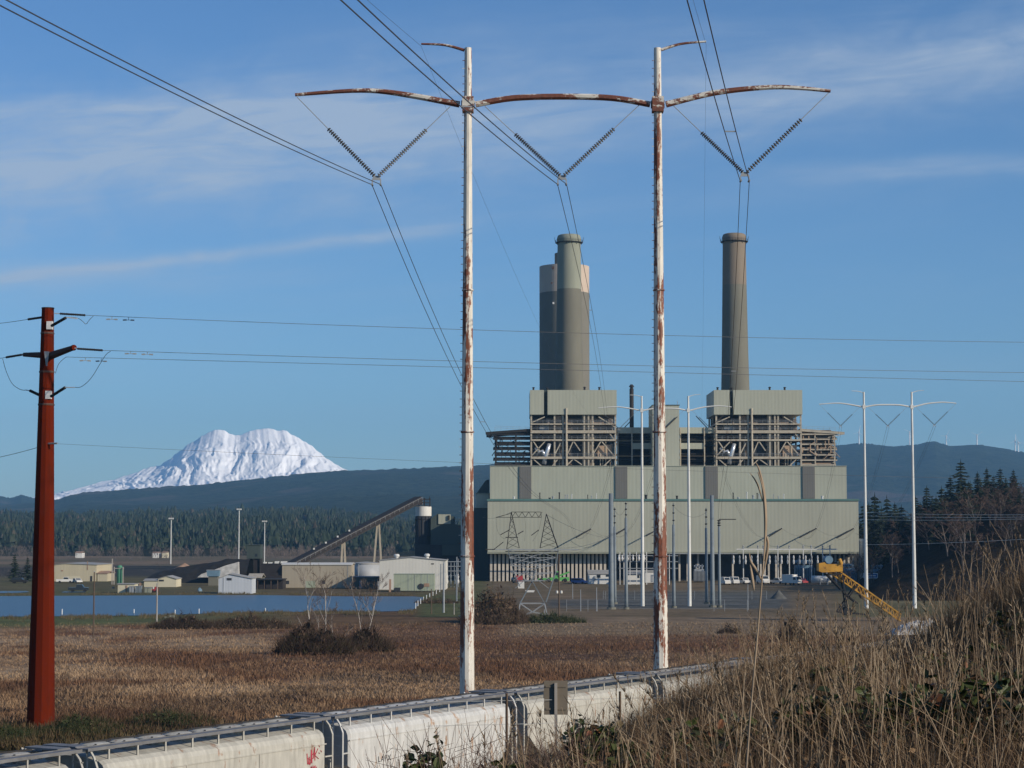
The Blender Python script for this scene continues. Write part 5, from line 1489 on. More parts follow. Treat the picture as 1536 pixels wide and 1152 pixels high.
# bright green loader by the hall
D = ground_D(873); o = thing('green_loader','bright green machine with raised boom standing before the hall fins','machine',(P(825,872,D).x,D,0))
MB().prism([(P(px,0,D).x,P(0,py,D).z) for px, py in ((805,871),(852,871),(852,866),(838,866),(838,857),(832,857),(831,866),(818,867),(806,868))], D, D+2.4).build('body', M['bright_green'], o)
MB().bar(P(838,864,D), P(854,858,D), .5).build('boom', M['bright_green'], o); MB().box(P(832.5,0,D).x,P(837,0,D).x,D-.05,D-.005,P(0,863,D).z,P(0,858.5,D).z).build('cab_window', M['glass'], o)
for px in (811,822,833,846): MB().tube([(P(px,0,D).x,D-.3,.6),(P(px,0,D).x,D+.2,.6)], .6, 12).build('wheel', M['black'], o)
for px, py, lab in ((835.5,888.5,'left one of two white drums on the bare strip before the hall'),(842,888.5,'right one of two white drums on the bare strip before the hall')):
    D = ground_D(890); c = P(px,890,D); tag(MB().lathe(c.x, D, [(.28,0),(.3,.1),(.3,.6),(.22,.68)], 12).build('drum', M['white_paint']), lab, 'drum')
D = ground_D(889); c = P(795,889,D); o = thing('white_trough','low white trough on the bare strip left of the two drums','trough',(c.x,D,0)); MB().prism([(c.x-1,0.1),(c.x+1,0.1),(c.x+1.2,.6),(c.x-1.2,.6)],D,D+.9).build('tub',M['white_paint'],o); MB().box(c.x-.8,c.x+.8,D+.2,D+.7,0,.1).build('foot',M['galv'],o)
# gravel cone
c = G(1168,898); mb = MB(); n = 40
for j in range(9):
    for i in range(n):
        a = 2*math.pi*i/n; q = 2.1*(1-j/8)*(1+.12*noise.noise(Vector((math.cos(a)*2,math.sin(a)*2,j*.4)))); mb.v.append((c.x+q*math.cos(a), c.y+q*math.sin(a), c.z-.1+2.2*(j/8)**1.05))
for j in range(8):
    for i in range(n): mb.f.append((j*n+i, j*n+(i+1)%n, (j+1)*n+(i+1)%n, (j+1)*n+i))
tag(mb.build('gravel_heap', M['gravel'], smooth=True), 'small dark cone of gravel in the yard right of the tall grass stem', 'heap')
# yard fence: posts and wires
def fence(pts, label, h, nm='wire_fence', mt='galv', pw=.07, wires=3, step=None):
    o = thing(nm, label, 'fence', tuple(pts[0]))
    for p in pts: MB().bar(p, Vector(p)+Vector((0,0,h)), pw).build('post', M[mt], o)
    mb = MB()
    for a, b in zip(pts, pts[1:]):
        for i in range(wires): z = Vector((0,0,h*(.25+.72*i/max(1,wires-1)))); mb.bar(Vector(a)+z, Vector(b)+z, .025)
    mb.build('wires', M['galv'], o); return o
fence([G(px, 917) for px in (850,871,882,896,1000,1071,1087,1121)], 'thin post and wire fence along the near edge of the gravel yard', 2.3)
fence([G(px, 899) for px in (905,908.5,952,1042,1128,1150)], 'thin post and wire fence across the middle of the gravel yard', 2.0)
for px, py, h, lab in ((871,917,4.2,'thin grey post left of the short post on the edge of the gravel yard'),(895,917,4.6,'tall thin grey post on the edge of the gravel yard left of the thick mast'),(859,898,3.5,'thin grey post standing on the bare strip near the timber pole'),(1122,915,5.0,'thin grey post just left of the tall grass stem in the yard')):
    g = G(px,py); tag(MB().lathe(g.x,g.y,[(.09,g.z-.1),(.07,g.z+h),(.03,g.z+h+.1)],8).build('steel_post', M['galv']), lab, 'post')

# yellow stacking conveyor
D = 352.0; A, B = P(1243,846,D), P(1350,921,D)
cv = thing('stacking_conveyor','yellow lattice stacking conveyor pointing up to the left behind the grass','conveyor',(B.x,D,0))
dz = Vector((0,0,1.45))
for dy in (-.8,.8):
    o_ = Vector((0,dy,0)); mb = MB()
    mb.bar(A+o_,B+o_,.22); mb.bar(A+o_-dz,B+o_-dz*.8,.22)
    n = 17
    for i in range(n):
        p, q = A.lerp(B,i/n)+o_, A.lerp(B,(i+1)/n)+o_
        mb.bar(p, A.lerp(B,(i+.5)/n)+o_-dz*.95, .12); mb.bar(A.lerp(B,(i+.5)/n)+o_-dz*.95, q, .12)
    mb.build('side_truss', M['yellow'], cv)
MB().add([A+Vector((0,-.7,.12)),B+Vector((0,-.7,.12)),B+Vector((0,.7,.12)),A+Vector((0,.7,.12)),A+Vector((0,-.7,.2)),B+Vector((0,-.7,.2)),B+Vector((0,.7,.2)),A+Vector((0,.7,.2))],[(0,3,2,1),(4,5,6,7),(0,1,5,4),(1,2,6,5),(2,3,7,6),(3,0,4,7)]).build('belt', M['black'], cv)
MB().prism([(P(px,0,D).x,P(0,py,D).z) for px, py in ((1217,845),(1217,856.5),(1222,858.5),(1252,857),(1252,842),(1248,842),(1246,846),(1228,846),(1226,843))], D-1.3, D+1.3).build('head_box', M['yellow'], cv)
MB().tube([(P(1232,0,D).x,D-1.4,P(0,839.5,D).z),(P(1232,0,D).x,D+1.4,P(0,839.5,D).z)],.7,12).build('motor', M['blue_grey'], cv)
MB().box(P(1221,0,D).x,P(1244,0,D).x,D-1,D+1,P(0,845,D).z,P(0,843,D).z).build('motor_plate', M['dark_steel'], cv)
MB().tube([(P(1247,0,D).x,D-1.4,P(0,838,D).z),(P(1250,0,D).x,D-1.4,P(0,846,D).z)],.3,8).build('lamp_bracket', M['yellow'], cv)
for dy in (-1.2,1.2):
    mb = MB()
    for a,b in (((1262,862),(1271,921)),((1285,876),(1256,918)),((1256,918),(1300,922)),((1266,890),(1285,905)),((1262,860),(1240,862)),((1240,862),(1262,885))): 
        pa, pb = P(*a,D), P(*b,D); mb.bar(pa+Vector((0,dy,0)), pb+Vector((0,dy,0)), .22)
    mb.build('support_leg', M['dark_steel'], cv)
for dy in (-1.5,1.3): MB().tube([P(1270,917,D)+Vector((0,dy,0)),P(1270,917,D)+Vector((0,dy+.3,0))],.75,14).build('wheel', M['black'], cv)
# pale rubble heap behind the grass
c = P(1379,948,300); rnd = random.Random(5); mb = MB(); nx, ny = 46, 14
for j in range(ny+1):
    for i in range(nx+1):
        fx, fy = i/nx*2-1, j/ny*2-1; e = max(0,1-abs(fx)**3.5)*max(0,1-fy*fy)**.5
        mb.v.append((c.x+fx*4.6, 300+fy*3, gz(c.x,300)-.1 + e*(1.9+.6*fx*.8+.6*noise.noise(Vector((fx*5,fy*4,2)))+.35*noise.noise(Vector((fx*17,fy*11,5))))))
for j in range(ny):
    for i in range(nx): a = j*(nx+1)+i; mb.f.append((a,a+1,a+nx+2,a+nx+1))
tag(mb.build('rubble_heap', M['rubble']), 'long low heap of pale rubble half hidden by the dry grass', 'heap')
# ================================================================== works on the left behind the pond
shed('warehouse','wide beige warehouse right behind the rust red pole','building',80,144.5,847.5,872,845.5,26,'beige_wall','roof_grey','front',[('door',113.5,134,864.5,872,'cream'),('wall_vent',106,109,855,857,'roof_rust'),('corner_post',144.0,145.2,842,855,'roof_rust')],rpx=112)
shed('lean_to','small beige lean to against the right end of the warehouse','building',146,161,860.5,872,857.5,12,'beige_wall','roof_rust','side',[('opening',149,152,864,872,'gap_dark')])
o = thing('green_tank_unit','green upright tank framed by pale posts between the warehouse and the coal bank','tank',(P(192,876,600).x,603,0)); D = 603
MB().lathe(P(192,0,D).x, D, [(4*D/3000,0),(4*D/3000,P(0,850,D).z),(2.5*D/3000,P(0,848,D).z)], 16).build('shell', M['green_paint'], o)
for px, py in ((182,838),(185,850),(198,850)): MB().box(P(px,0,D).x-.14,P(px,0,D).x+.14,D-1.2,D-.9,0,P(0,py,D).z).build('post', M['wood_pale'], o)
MB().box(P(181,0,D).x,P(199,0,D).x,D-.88,D-.7,P(0,853,D).z,P(0,852,D).z).build('cross_rail', M['wood_pale'], o)
shed('site_cabin','small bright cream cabin on the far bank of the pond','hut',176.5,201.5,876.5,889.5,876,5,'cream','roof_grey','side',[('window',181,185,880,883,'glass'),('end_panel',201.0,203.5,878,889,'roof_rust')])
for px0, px1, py0, mt, lab in ((206.5,213,880,'galv','grey steel cabinet right of the cream cabin'),(215,224,879.5,'galv_blue','wider grey steel cabinet before the cream shed'),(229,238,882,'conc_light','low pale block below the cream shed')):
    D = ground_D(889.8); a, b = P(px0,0,D).x, P(px1,0,D).x; zt = P(0,py0,D).z
    o = thing('steel_cabinet', lab, 'cabinet', ((a+b)/2,D,0)); MB().box(a,b,D,D+1.4,.15,zt).build('case',M[mt],o); MB().box(a-.08,b+.08,D-.08,D+1.5,zt,zt+.1).build('lid',M['galv'],o); MB().box((a+b)/2-.03,(a+b)/2+.03,D-.02,D-.003,.2,zt-.05).build('door_gap',M['dark_steel'],o); MB().box(a+.1,b-.1,D+.1,D+1.3,0,.15).build('plinth',M['conc_dark'],o)
shed('shed','cream shed with a low gable between the green tank and the coal bank','building',237,264,868.5,880.5,864.5,9,'cream','roof_grey','front',[('window',250,257,869.5,872,'gap_dark')])
shed('low_annex','low cream annex left of the gabled cream shed','building',216,236.5,871.5,880.5,869,7,'cream','roof_grey','side',[('door',221,224,874,880.5,'roof_rust')])
D = ground_D(888.5); o = thing('red_machine','small red and white machine in front of the cream shed','machine',(P(243,888,D).x,D,0))
MB().prism([(P(px,0,D).x,P(0,py,D).z) for px, py in ((239.5,888),(247.5,888),(247.5,881),(244,880),(243.5,883.5),(239.5,883.5))],D,D+1.2).build('body',M['red_paint'],o); MB().box(P(241,0,D).x,P(243,0,D).x,D-.1,D-.005,P(0,883.5,D).z,P(0,880.5,D).z).build('panel',M['white_paint'],o)
for px in (241,246): MB().tube([(P(px,0,D).x,D-.2,.3),(P(px,0,D).x,D+.1,.3)],.3,10).build('wheel',M['black'],o)
D = ground_D(887); c = P(299.5,887,D); mb = MB()
for j in range(5):
    for i in range(14):
        a = 6.283*i/14; q = .62*(1-(j/4)**2*.8)*(1+.2*math.sin(3*a+j)); mb.v.append((c.x+q*math.cos(a), c.y+q*.7*math.sin(a), 1.0*j/4))
for j in range(4):
    for i in range(14): mb.f.append((j*14+i, j*14+(i+1)%14, (j+1)*14+(i+1)%14, (j+1)*14+i))
mb.f.append(tuple(56+i for i in range(14)))
tag(mb.build('tarp_heap', M['blue_grey']), 'small pale blue tarpaulin heap left of the grey gabled shed', 'tarpaulin')
shed('shed','pale grey gabled shed at the pond edge with a dark window under its ridge','building',327.5,377.5,868,890.5,861.5,8,'grey_shed','roof_grey','front',[('window',349.5,356.5,867,870.5,'gap_dark'),('seam_strip',344.2,344.8,866,890,'galv')],rpx=353)
shed('lean_to','beige roofed lean to behind the pale grey gabled shed','building',372,391,867,884,861.5,9,'conc_dark','beige_steel','side',[('opening',379,388,870,884,'gap_dark')],D=556)
D = 590; o = thing('dump_skip','grey blue steel skip beside the coal bank','skip',(P(328,865,D).x,D,2.4))
MB().prism([(P(px,0,D).x,P(0,py,D).z) for px, py in ((320.5,864.5),(337,864.5),(338,855.5),(319.5,855.5))],D,D+3).build('tub',M['blue_grey'],o); MB().box(P(319,0,D).x,P(338.5,0,D).x,D-.08,D+3.1,P(0,855.6,D).z,P(0,854.8,D).z).build('rim',M['galv'],o)
MB().box(P(322,0,D).x,P(336,0,D).x,D+.3,D+2.7,0,P(0,864.5,D).z).build('stand',M['conc_dark'],o)

# coal bank: dark ramp with pale wall at its right end
D = 620; mb = MB(); pts = [(214,866),(222,862),(238,857),(262,852),(290,848.5),(318,842.5),(332,840),(350,839.5),(366,839),(368,866)]
n = len(pts); xs_ = []
for j in range(9):
    f = j/8
    for i in range(61):
        px = 214 + 154*i/60; py = interp(pts, px) if px < 366 else 839
        h = P(0,py,D).z; x = P(px,850,D).x
        prof = [0,.35,.62,.85,1,1,.9,.5,0][j]
        e = .5*noise.noise(Vector((x*.35, j*.9, 2))) if 0 < j < 8 else 0
        mb.v.append((x, D + 22*f, max(-.2, h*prof + e)))
for j in range(8):
    for i in range(60): a = j*61+i; mb.f.append((a,a+1,a+62,a+61))
tag(mb.build('coal_bank', M['coal'], smooth=False), 'long black coal bank rising to the right behind the sheds', 'coal pile')
mb = MB(); mb.prism([(P(px,0,617).x,P(0,py,617).z) for px, py in ((306,866),(312,861),(330,855),(348,848),(366,843),(367,866))], 617, 619)
tag(mb.build('retaining_wall', M['rubble']), 'pale rough stepped retaining wall at the foot of the coal bank', 'wall')
D = 640; o = thing('dirt_heap', 'x', 'x', (0,0,0)); bpy.data.objects.remove(o)
c = P(277,848,D); mb = MB()
for j in range(6):
    for i in range(20):
        a = 6.283*i/20; q = 2.2*(1-j/5)*(1+.25*math.sin(2*a+1)); mb.v.append((c.x+q*1.5*math.cos(a), c.y+q*math.sin(a), P(0,850,D).z-1 + 2.2*j/5))
for j in range(5):
    for i in range(20): mb.f.append((j*20+i, j*20+(i+1)%20, (j+1)*20+(i+1)%20, (j+1)*20+i))
tag(mb.build('dirt_heap', M['roof_rust']), 'small orange brown dirt heap at the crest of the coal bank', 'heap')

# dark green transfer house on black trestle
D = 640; o = thing('transfer_house','dark green box house on a black trestle at the low end of the long conveyor','building',(P(380,850,D).x,D,0))
part(370,390.5,818,838,D,7,'wall','siding_dark',o); part(369.6,391,816.8,818,D-.2,7.4,'roof','siding_dark',o); part(383,386,830.5,834.5,D-.12,.11,'window','glass',o)
part(371,390,838.2,862,D+.5,6,'trestle_wall','soot',o,0)
for px in (371,380,389.5): part(px,px+1,838.2,870,D,.3,'trestle_leg','dark_steel',o,0)
D = 630; o = thing('conveyor_station','low black conveyor station with small white boxes right of the green box house','building',(P(410,850,D).x,D,0))
part(391.5,424,846,868,D,6,'wall','soot',o,0)
for a,b,c_ in ((395,399,843),(402,408,843.5),(412,418,842),(421,430,842)): part(a,b,c_,846,D+.3,2,'roof_box','white_paint',o)
part(392,424,845.2,846,D-.1,6.2,'roof','dark_steel',o)
D = ground_D(884); o = thing('parts_store','low dark open store between the grey shed and the tan building','building',(P(402,884,D).x,D,0))
part(384,424,870,886,D+1.5,8,'back_wall','soot',o,0); part(383,425,868.6,870,D,9,'roof','dark_steel',o)
for px in (386,396,406,416): part(px,px+.9,870,886,D+.2,.3,'post','wood',o,0)

# long inclined conveyor
A, B = P(436,848,628), P(628,749,668); cv = thing('inclined_conveyor','long dark covered conveyor climbing from lower left up to the silo head','conveyor',(A.x,A.y,0))
d = (B-A).normalized(); sy = Vector((-d.y, d.x, 0)).normalized(); sz = d.cross(sy)*-1 if d.cross(sy).z < 0 else d.cross(sy)
hw, hh = 1.5, 1.25
def brick(a, b, w0, w1, h0, h1):
    vs = []
    for p in (a, b):
        for w_, h in ((w0,h0),(w1,h0),(w1,h1),(w0,h1)): vs.append(p + sy*w_ + sz*h)
    return MB().add(vs, [(0,1,2,3),(7,6,5,4),(0,4,5,1),(1,5,6,2),(2,6,7,3),(3,7,4,0)])
brick(A, B, -hw, hw, -hh*.85, hh*.6).build('gallery', M['soot'], cv)
brick(A, B, -hw-.15, hw+.15, hh*.61, hh*.78).build('roof', M['dark_steel'], cv)
brick(A, B, -hw-.5, -hw-.03, -hh*.35, -hh*.2).build('walkway', M['dark_steel'], cv)
mb = MB()
L = (B-A).length; n = int(L/2.2)
for i in range(n+1):
    p = A.lerp(B, i/n) + sy*(-hw-.45) + sz*(-hh*.2); mb.bar(p, p + Vector((0,0,1.0)), .07)
mb.bar(A+sy*(-hw-.45)+sz*(-hh*.2)+Vector((0,0,1)), B+sy*(-hw-.45)+sz*(-hh*.2)+Vector((0,0,1)), .07); mb.build('handrail', M['galv'], cv)
for f in (.18,.27,.36,.45):
    p = A.lerp(B, f) + sz*(hh*.95); MB().box(p.x-.25,p.x+.25,p.y-.25,p.y+.25,p.z-.1,p.z+.45).build('lamp', M['white_paint'], cv)
for top, l, r, D in ((566,558,572,655),(514,510,518,644)):
    f = (P(top,800,D).x - A.x)/(B.x-A.x); p = A.lerp(B, f) - sz*hh
    for dx, tx in ((l-top,-.3),(r-top,.3)):
        for dy in (-1.6, 1.2): MB().bar((p.x+tx,p.y+dy,p.z), (p.x+dx*p.y/3000,p.y+dy*1.3,0), .38).build('trestle_leg', M['beige_steel'], cv)
# silo and head house
D = 672; r = 11.8*D/3000; c = P(635,850,D)
sl_ = thing('silo','dark cylindrical silo with a white band under its steel head frame','silo',(c.x,D,0))
MB().lathe(c.x,D,[(r,0),(r,P(0,774,D).z)],32).build('shell',M['gap_dark'],sl_,smooth=True)  # dark colour of the lower shell stands in for shade
MB().lathe(c.x,D,[(r*1.01,P(0,774,D).z),(r*1.01,P(0,760,D).z),(r*.2,P(0,758.5,D).z)],32).build('lit_band',M['white_paint'],sl_,smooth=False)  # white ring paints the sunlit part of the silo
mb = MB()
for px in (624,631,639,647):
    for dy in (-2,2): mb.bar((P(px,0,D).x,D+dy,P(0,760,D).z),(P(px,0,D).x,D+dy,P(0,747,D).z),.25)
for py in (759,754,749): 
    for dy in (-2,2): mb.bar((P(623,0,D).x,D+dy,P(0,py,D).z),(P(648,0,D).x,D+dy,P(0,py,D).z),.22)
mb.bar((P(632,0,D).x,D-2,P(0,748,D).z),(P(632,0,D).x,D-2,P(0,744.5,D).z),.15); mb.bar((P(647,0,D).x,D-2,P(0,748,D).z),(P(647,0,D).x,D-2,P(0,744.5,D).z),.15)
for px in (624,647): mb.bar((P(px,0,D).x,D-2,P(0,754,D).z),(P(px,0,D).x,D+2,P(0,754,D).z),.22)
mb.build('head_frame',M['dark_steel'],sl_)
MB().box(P(627,0,D).x,P(636,0,D).x,D-1.5,D+1.5,P(0,757,D).z,P(0,748,D).z).build('head_drive',M['roof_rust'],sl_)
mb = MB()
for i in range(15): a = 2*math.pi*i/15; mb.bar((c.x+r*1.03*math.cos(a),D+r*1.03*math.sin(a),0),(c.x+r*1.03*math.cos(a),D+r*1.03*math.sin(a),P(0,775,D).z),.12)
for z in (8,14,20): mb.lathe(c.x,D,[(r*1.01,z-.1),(r*1.05,z),(r*1.01,z+.1)],32,cap=False)
mb.build('stiffener',M['soot'],sl_)
D = 668; o = thing('crusher_building','stepped dark green building between the silo and the left white pole','building',(P(672,850,D).x,D,0))
mb = MB(); mb.prism([(P(px,0,D).x,P(0,py,D).z) for px, py in ((648.5,836),(692.5,836),(692.5,788),(682,786),(682,775),(674,772),(658,771),(648.5,778))], D, D+16); mb.build('wall', M['siding_dark'], o)  # dark green here is shade on the walls put into the colour
part(657.5,676,771.5,786,D-.35,.33,'lit_panel','siding',o); part(672,674.5,773,780,D-.9,.5,'duct','soot',o)  # sunlit piece of wall painted as a paler panel
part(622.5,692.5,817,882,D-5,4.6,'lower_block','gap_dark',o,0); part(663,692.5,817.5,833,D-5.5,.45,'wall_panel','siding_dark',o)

# tan building, round tank, white building
D = 567; a, b = P(423,881,D).x, P(527,881,D).x
tb = shed('workshop','tan clad workshop left of the round tank, by the pond','building',423,527,847.5,881.5,845,11,'tan_wall','lt_siding','side',[('window',431,441,871,876,'gap_dark'),('window',488.5,494,870.5,876,'gap_dark'),('door',465,479.5,871.5,881.5,'green_box'),('downpipe',526.4,527,848,881,'galv')],D=D)
D = 590; c = P(548,876,D); r = 21*D/3000
o = thing('round_tank','wide round white tank between the tan workshop and the white building','tank',(c.x,D+r,0))
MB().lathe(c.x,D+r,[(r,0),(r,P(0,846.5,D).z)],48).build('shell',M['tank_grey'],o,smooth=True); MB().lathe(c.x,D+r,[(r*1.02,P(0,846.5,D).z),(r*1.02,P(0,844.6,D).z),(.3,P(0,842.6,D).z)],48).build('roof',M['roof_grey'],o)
MB().bar((c.x-r*.5,D+r*.1,0),(c.x-r*.5,D+r*.1,P(0,846,D).z),.25).build('ladder',M['galv'],o)
part(527.8,536,868,882,560,5,'x','soot',o) if False else None
D = 556; o = thing('pump_shed','low dark blue shed in the shade between the tan workshop and the white building','building',(P(548,882,D).x,D,0))
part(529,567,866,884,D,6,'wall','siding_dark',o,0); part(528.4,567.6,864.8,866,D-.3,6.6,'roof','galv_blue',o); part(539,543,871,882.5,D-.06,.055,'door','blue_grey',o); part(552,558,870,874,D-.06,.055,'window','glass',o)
wb = shed('white_building','large bright white gabled building right of the round tank','building',569,668.5,841,884.5,836.2,16,'lt_siding','roof_grey','front',[('door',567.8+3,573.5,872,884.5,'galv'),('wall_lamp',649.5,653.5,845,846.5,'dark_steel'),('downpipe',663.4,664.2,846,884,'galv'),('corner_trim',668.0,668.8,842,884.5,'galv')],rpx=619.5)
D = ground_D(884.5)
for px, h in ((595,831),(640.5,830.5)):
    c = P(px,838,D+4); z0 = c.z-1.2; z1 = P(0,h,D+4).z
    MB().lathe(c.x,c.y,[(.5,z0),(.5,z1-.75),(.78,z1-.7),(.78,z1-.25),(.5,z1)],16).build('roof_ventilator',M['far_white'],wb)
D = ground_D(887.8); gb = thing('green_container','pale grey green box with a round hatch before the white building','container',(P(621,887,D).x,D,0))
part(590.5,651.5,861.5,887.5,D,5,'wall','green_box',gb,.3); part(590,652,860.8,861.5,D-.1,5.2,'roof','green_box',gb)
part(593,649,887.4,888.5,D+.3,4.4,'base','conc_dark',gb,0)
for px in (612,621.8,631.5,641): part(px,px+.5,862,887,D-.05,.045,'seam','galv',gb,.35)
c = P(631.5,879.5,D); MB().tube([(c.x,D-.2,c.z),(c.x,D-.06,c.z)],4.2*D/3000,24).build('round_hatch',M['gap_dark'],gb); part(636,644,875,880,D-.1,.09,'notice_board','roof_rust',gb)
part(583.5,586.5,869,884,D-1,1,'junction_box','roof_rust',gb,0); part(592,600,881.5,888,D-1.4,1.2,'crate','gap_dark',gb,0)
# small switchyard by the white building
D = 572; o = thing('switchgear_frame','small grey switch frame between the white building and the left white pole','switchgear',(P(681,880,D).x,D,0))
for px in (671,676,681,687,691.5): part(px,px+.9,838 if px in (671,687) else 843,884,D,.25,'post','galv',o,0)
for py in (842,849,856,863): part(670,693,py,py+1,D-.2,.2,'beam','galv',o)
for px in (673,678,684,689): 
    x = P(px,0,D).x; MB().lathe(x,D-.6,[(.2,P(0,876,D).z),(.34,P(0,872,D).z),(.2,P(0,868,D).z),(.3,P(0,865,D).z),(.1,P(0,861,D).z)],8).build('bushing',M['ins_white' if px%2 else 'galv_blue'],o)
# posts and poles
def pole(px, py0, pyb, w, label, mt, name='timber_pole', cat='pole', head=None):
    g = G(px,pyb) if pyb > 890 else Vector((P(px,pyb,ground_D(pyb)).x, ground_D(pyb), 0)); zt = P(0,py0,g.y).z; r = w*g.y/6000
    o = thing(name,label,cat,tuple(g)); MB().lathe(g.x,g.y,[(r*1.1,g.z-.4),(r*.8,zt)],8).build('shaft',M[mt],o)
    if head: head(o,g,zt,r)
    else: MB().lathe(g.x,g.y,[(r*.95,zt),(r*.5,zt+.12)],8).build('cap',M['galv'],o)
    return o
pole(140,858,957,2.2,'dark brown timber pole in the meadow right of the rust red pole','wood')
pole(235,876,934,2.4,'pale timber pole before the pond, left of the dark thicket','wood_pale')
pole(665.5,846,919,3.2,'grey steel pole on the green bank right of the white building','galv')
pole(685,836,902,2.4,'thinner grey pole just left of the left rusty white pole','galv')
pole(647,883,921,1.8,'short dark post on the green bank of the pond','wood')
pole(681,905,922,1.6,'short leaning pale post on the green bank of the pond','wood_pale')
def mast_head(o,g,zt,r):
    mb = MB(); w_ = 3.2*g.y/3000
    mb.box(g.x-w_,g.x+w_,g.y-.2,g.y+.2,zt-.15,zt+.1)
    for s in (-.8,0,.8): mb.box(g.x+s*w_-.4,g.x+s*w_+.4,g.y-.7,g.y+.1,zt+.1,zt+.75)
    mb.build('lamp_head',M['far_white'],o)
pole(256,779,846,1.6,'leftmost of three tall floodlight masts behind the coal bank','far_white','light_mast','light mast',mast_head)
pole(358,765,842,1.7,'tallest floodlight mast, middle of three, left of the green box house','far_white','light_mast','light mast',mast_head)
pole(396.5,783,843,1.4,'rightmost of three floodlight masts, right of the green box house','far_white','light_mast','light mast',mast_head)
for i in range(9):
    px, py = 623.5+36*(i/8)**1.15, 913-25*(i/8)**.9; g = G(px,py); h = (8.5-3.6*i/8)*g.y/3000
    o = MB().lathe(g.x,g.y,[(.09,g.z-.2),(.09,g.z+h),(.04,g.z+h+.06)],8).build('marker_post',M['snow_pole']); tag(o,'white marker post in the row up the green bank right of the pond','post','white marker posts along the pond bank')
for px, py, h, lab in ((93,922,8,'thin white post in the shallow pond right of the red pole'),(201,920,6,'thin white post at the pond edge left of the pale timber pole'),(262.5,922,7,'white post at the pond edge above the dark thicket'),(298.5,921,7.5,'second white post at the pond edge above the dark thicket'),(398,919,6.5,'white post at the pond edge left of the birches')):
    g = G(px,py); tag(MB().lathe(g.x,g.y,[(.09,g.z-.2),(.09,g.z+h*g.y/3000),(.03,g.z+h*g.y/3000+.06)],8).build('marker_post',M['snow_pole']),lab,'post')
g = G(254,927); tag(MB().box(g.x-.9,g.x+.9,g.y,g.y+.5,g.z,g.z+.25).prism([(g.x-.6,g.z+.25),(g.x+.9,g.z+.25),(g.x+.9,g.z+.55),(g.x-.2,g.z+.45)],g.y+.1,g.y+.4).build('concrete_outfall',M['conc_light']),'small pale concrete block at the pond edge by the thicket','concrete block')
# far houses at the foot of the forest
for px0, px1, py0, pyb, rp, wm, lab in ((113,123,829.5,833,827.5,'white_paint','tiny white roofed house at the foot of the far forest, left'),(229,238,829.5,833,828,'white_paint','tiny white house at the foot of the far forest, middle'),(243,250,829,832.5,827.6,'cream','tiny cream barn right of the tiny white house, far valley edge')):
    shed('far_house',lab,'house',px0,px1,py0,pyb,rp,8,wm,'roof_rust','side',[('door',(px0+px1)/2,(px0+px1)/2+1.2,py0+1.2,pyb,'gap_dark')],D=1250)
# wind turbines
def turbine(px, pyb, pyh, ph, label, hub=None):
    D = 6960; b = P(px,pyb,D); h = P(px,pyh,D); o = thing('wind_turbine',label,'wind turbine',(b.x,D,b.z-12),group='white wind turbines on the far ridge')
    MB().lathe(b.x,D,[(2.3,b.z-12),(1.5,h.z)],10).build('tower',M['turbine'],o); MB().box(b.x-1.7,b.x+1.7,D-4.5,D+5,h.z-1,h.z+2).build('nacelle',M['turbine'],o)
    for k in range(3):
        a = ph + k*2.094; L = 22
        MB().bar((b.x,D-5.2,h.z+.5),(b.x+L*.35*math.sin(a),D-5.2,h.z+.5+L*.35*math.cos(a)),2.0,.7).bar((b.x+L*.35*math.sin(a),D-5.2,h.z+.5+L*.35*math.cos(a)),(b.x+L*math.sin(a),D-5.2,h.z+.5+L*math.cos(a)),1.3,.5).build('blade',M['turbine'],o)
    MB().tube([(b.x,D-5.6,h.z+.5),(b.x,D-4.4,h.z+.5)],1.5,10).build('hub',M['turbine'],o)
for a in ((1288.5,666,648.5,.2,'wind turbine on the ridge just left of the far left pylon pole'),(1364.5,667,648,.9,'wind turbine half hidden by the far right pylon pole'),(1419.5,668,654,.5,'wind turbine in the dip of the ridge right of the far right pylon pole'),(1465.5,668,653,1.0,'wind turbine above the tall fir, third from the right edge'),(1478,0,0,0,None),(1523,676,661,.05,'rightmost wind turbine with blades near the right edge'),(1527.5,677,664,1.7,'small wind turbine overlapping the rightmost one')):
    if a[4]: turbine(*a[:4], a[4])
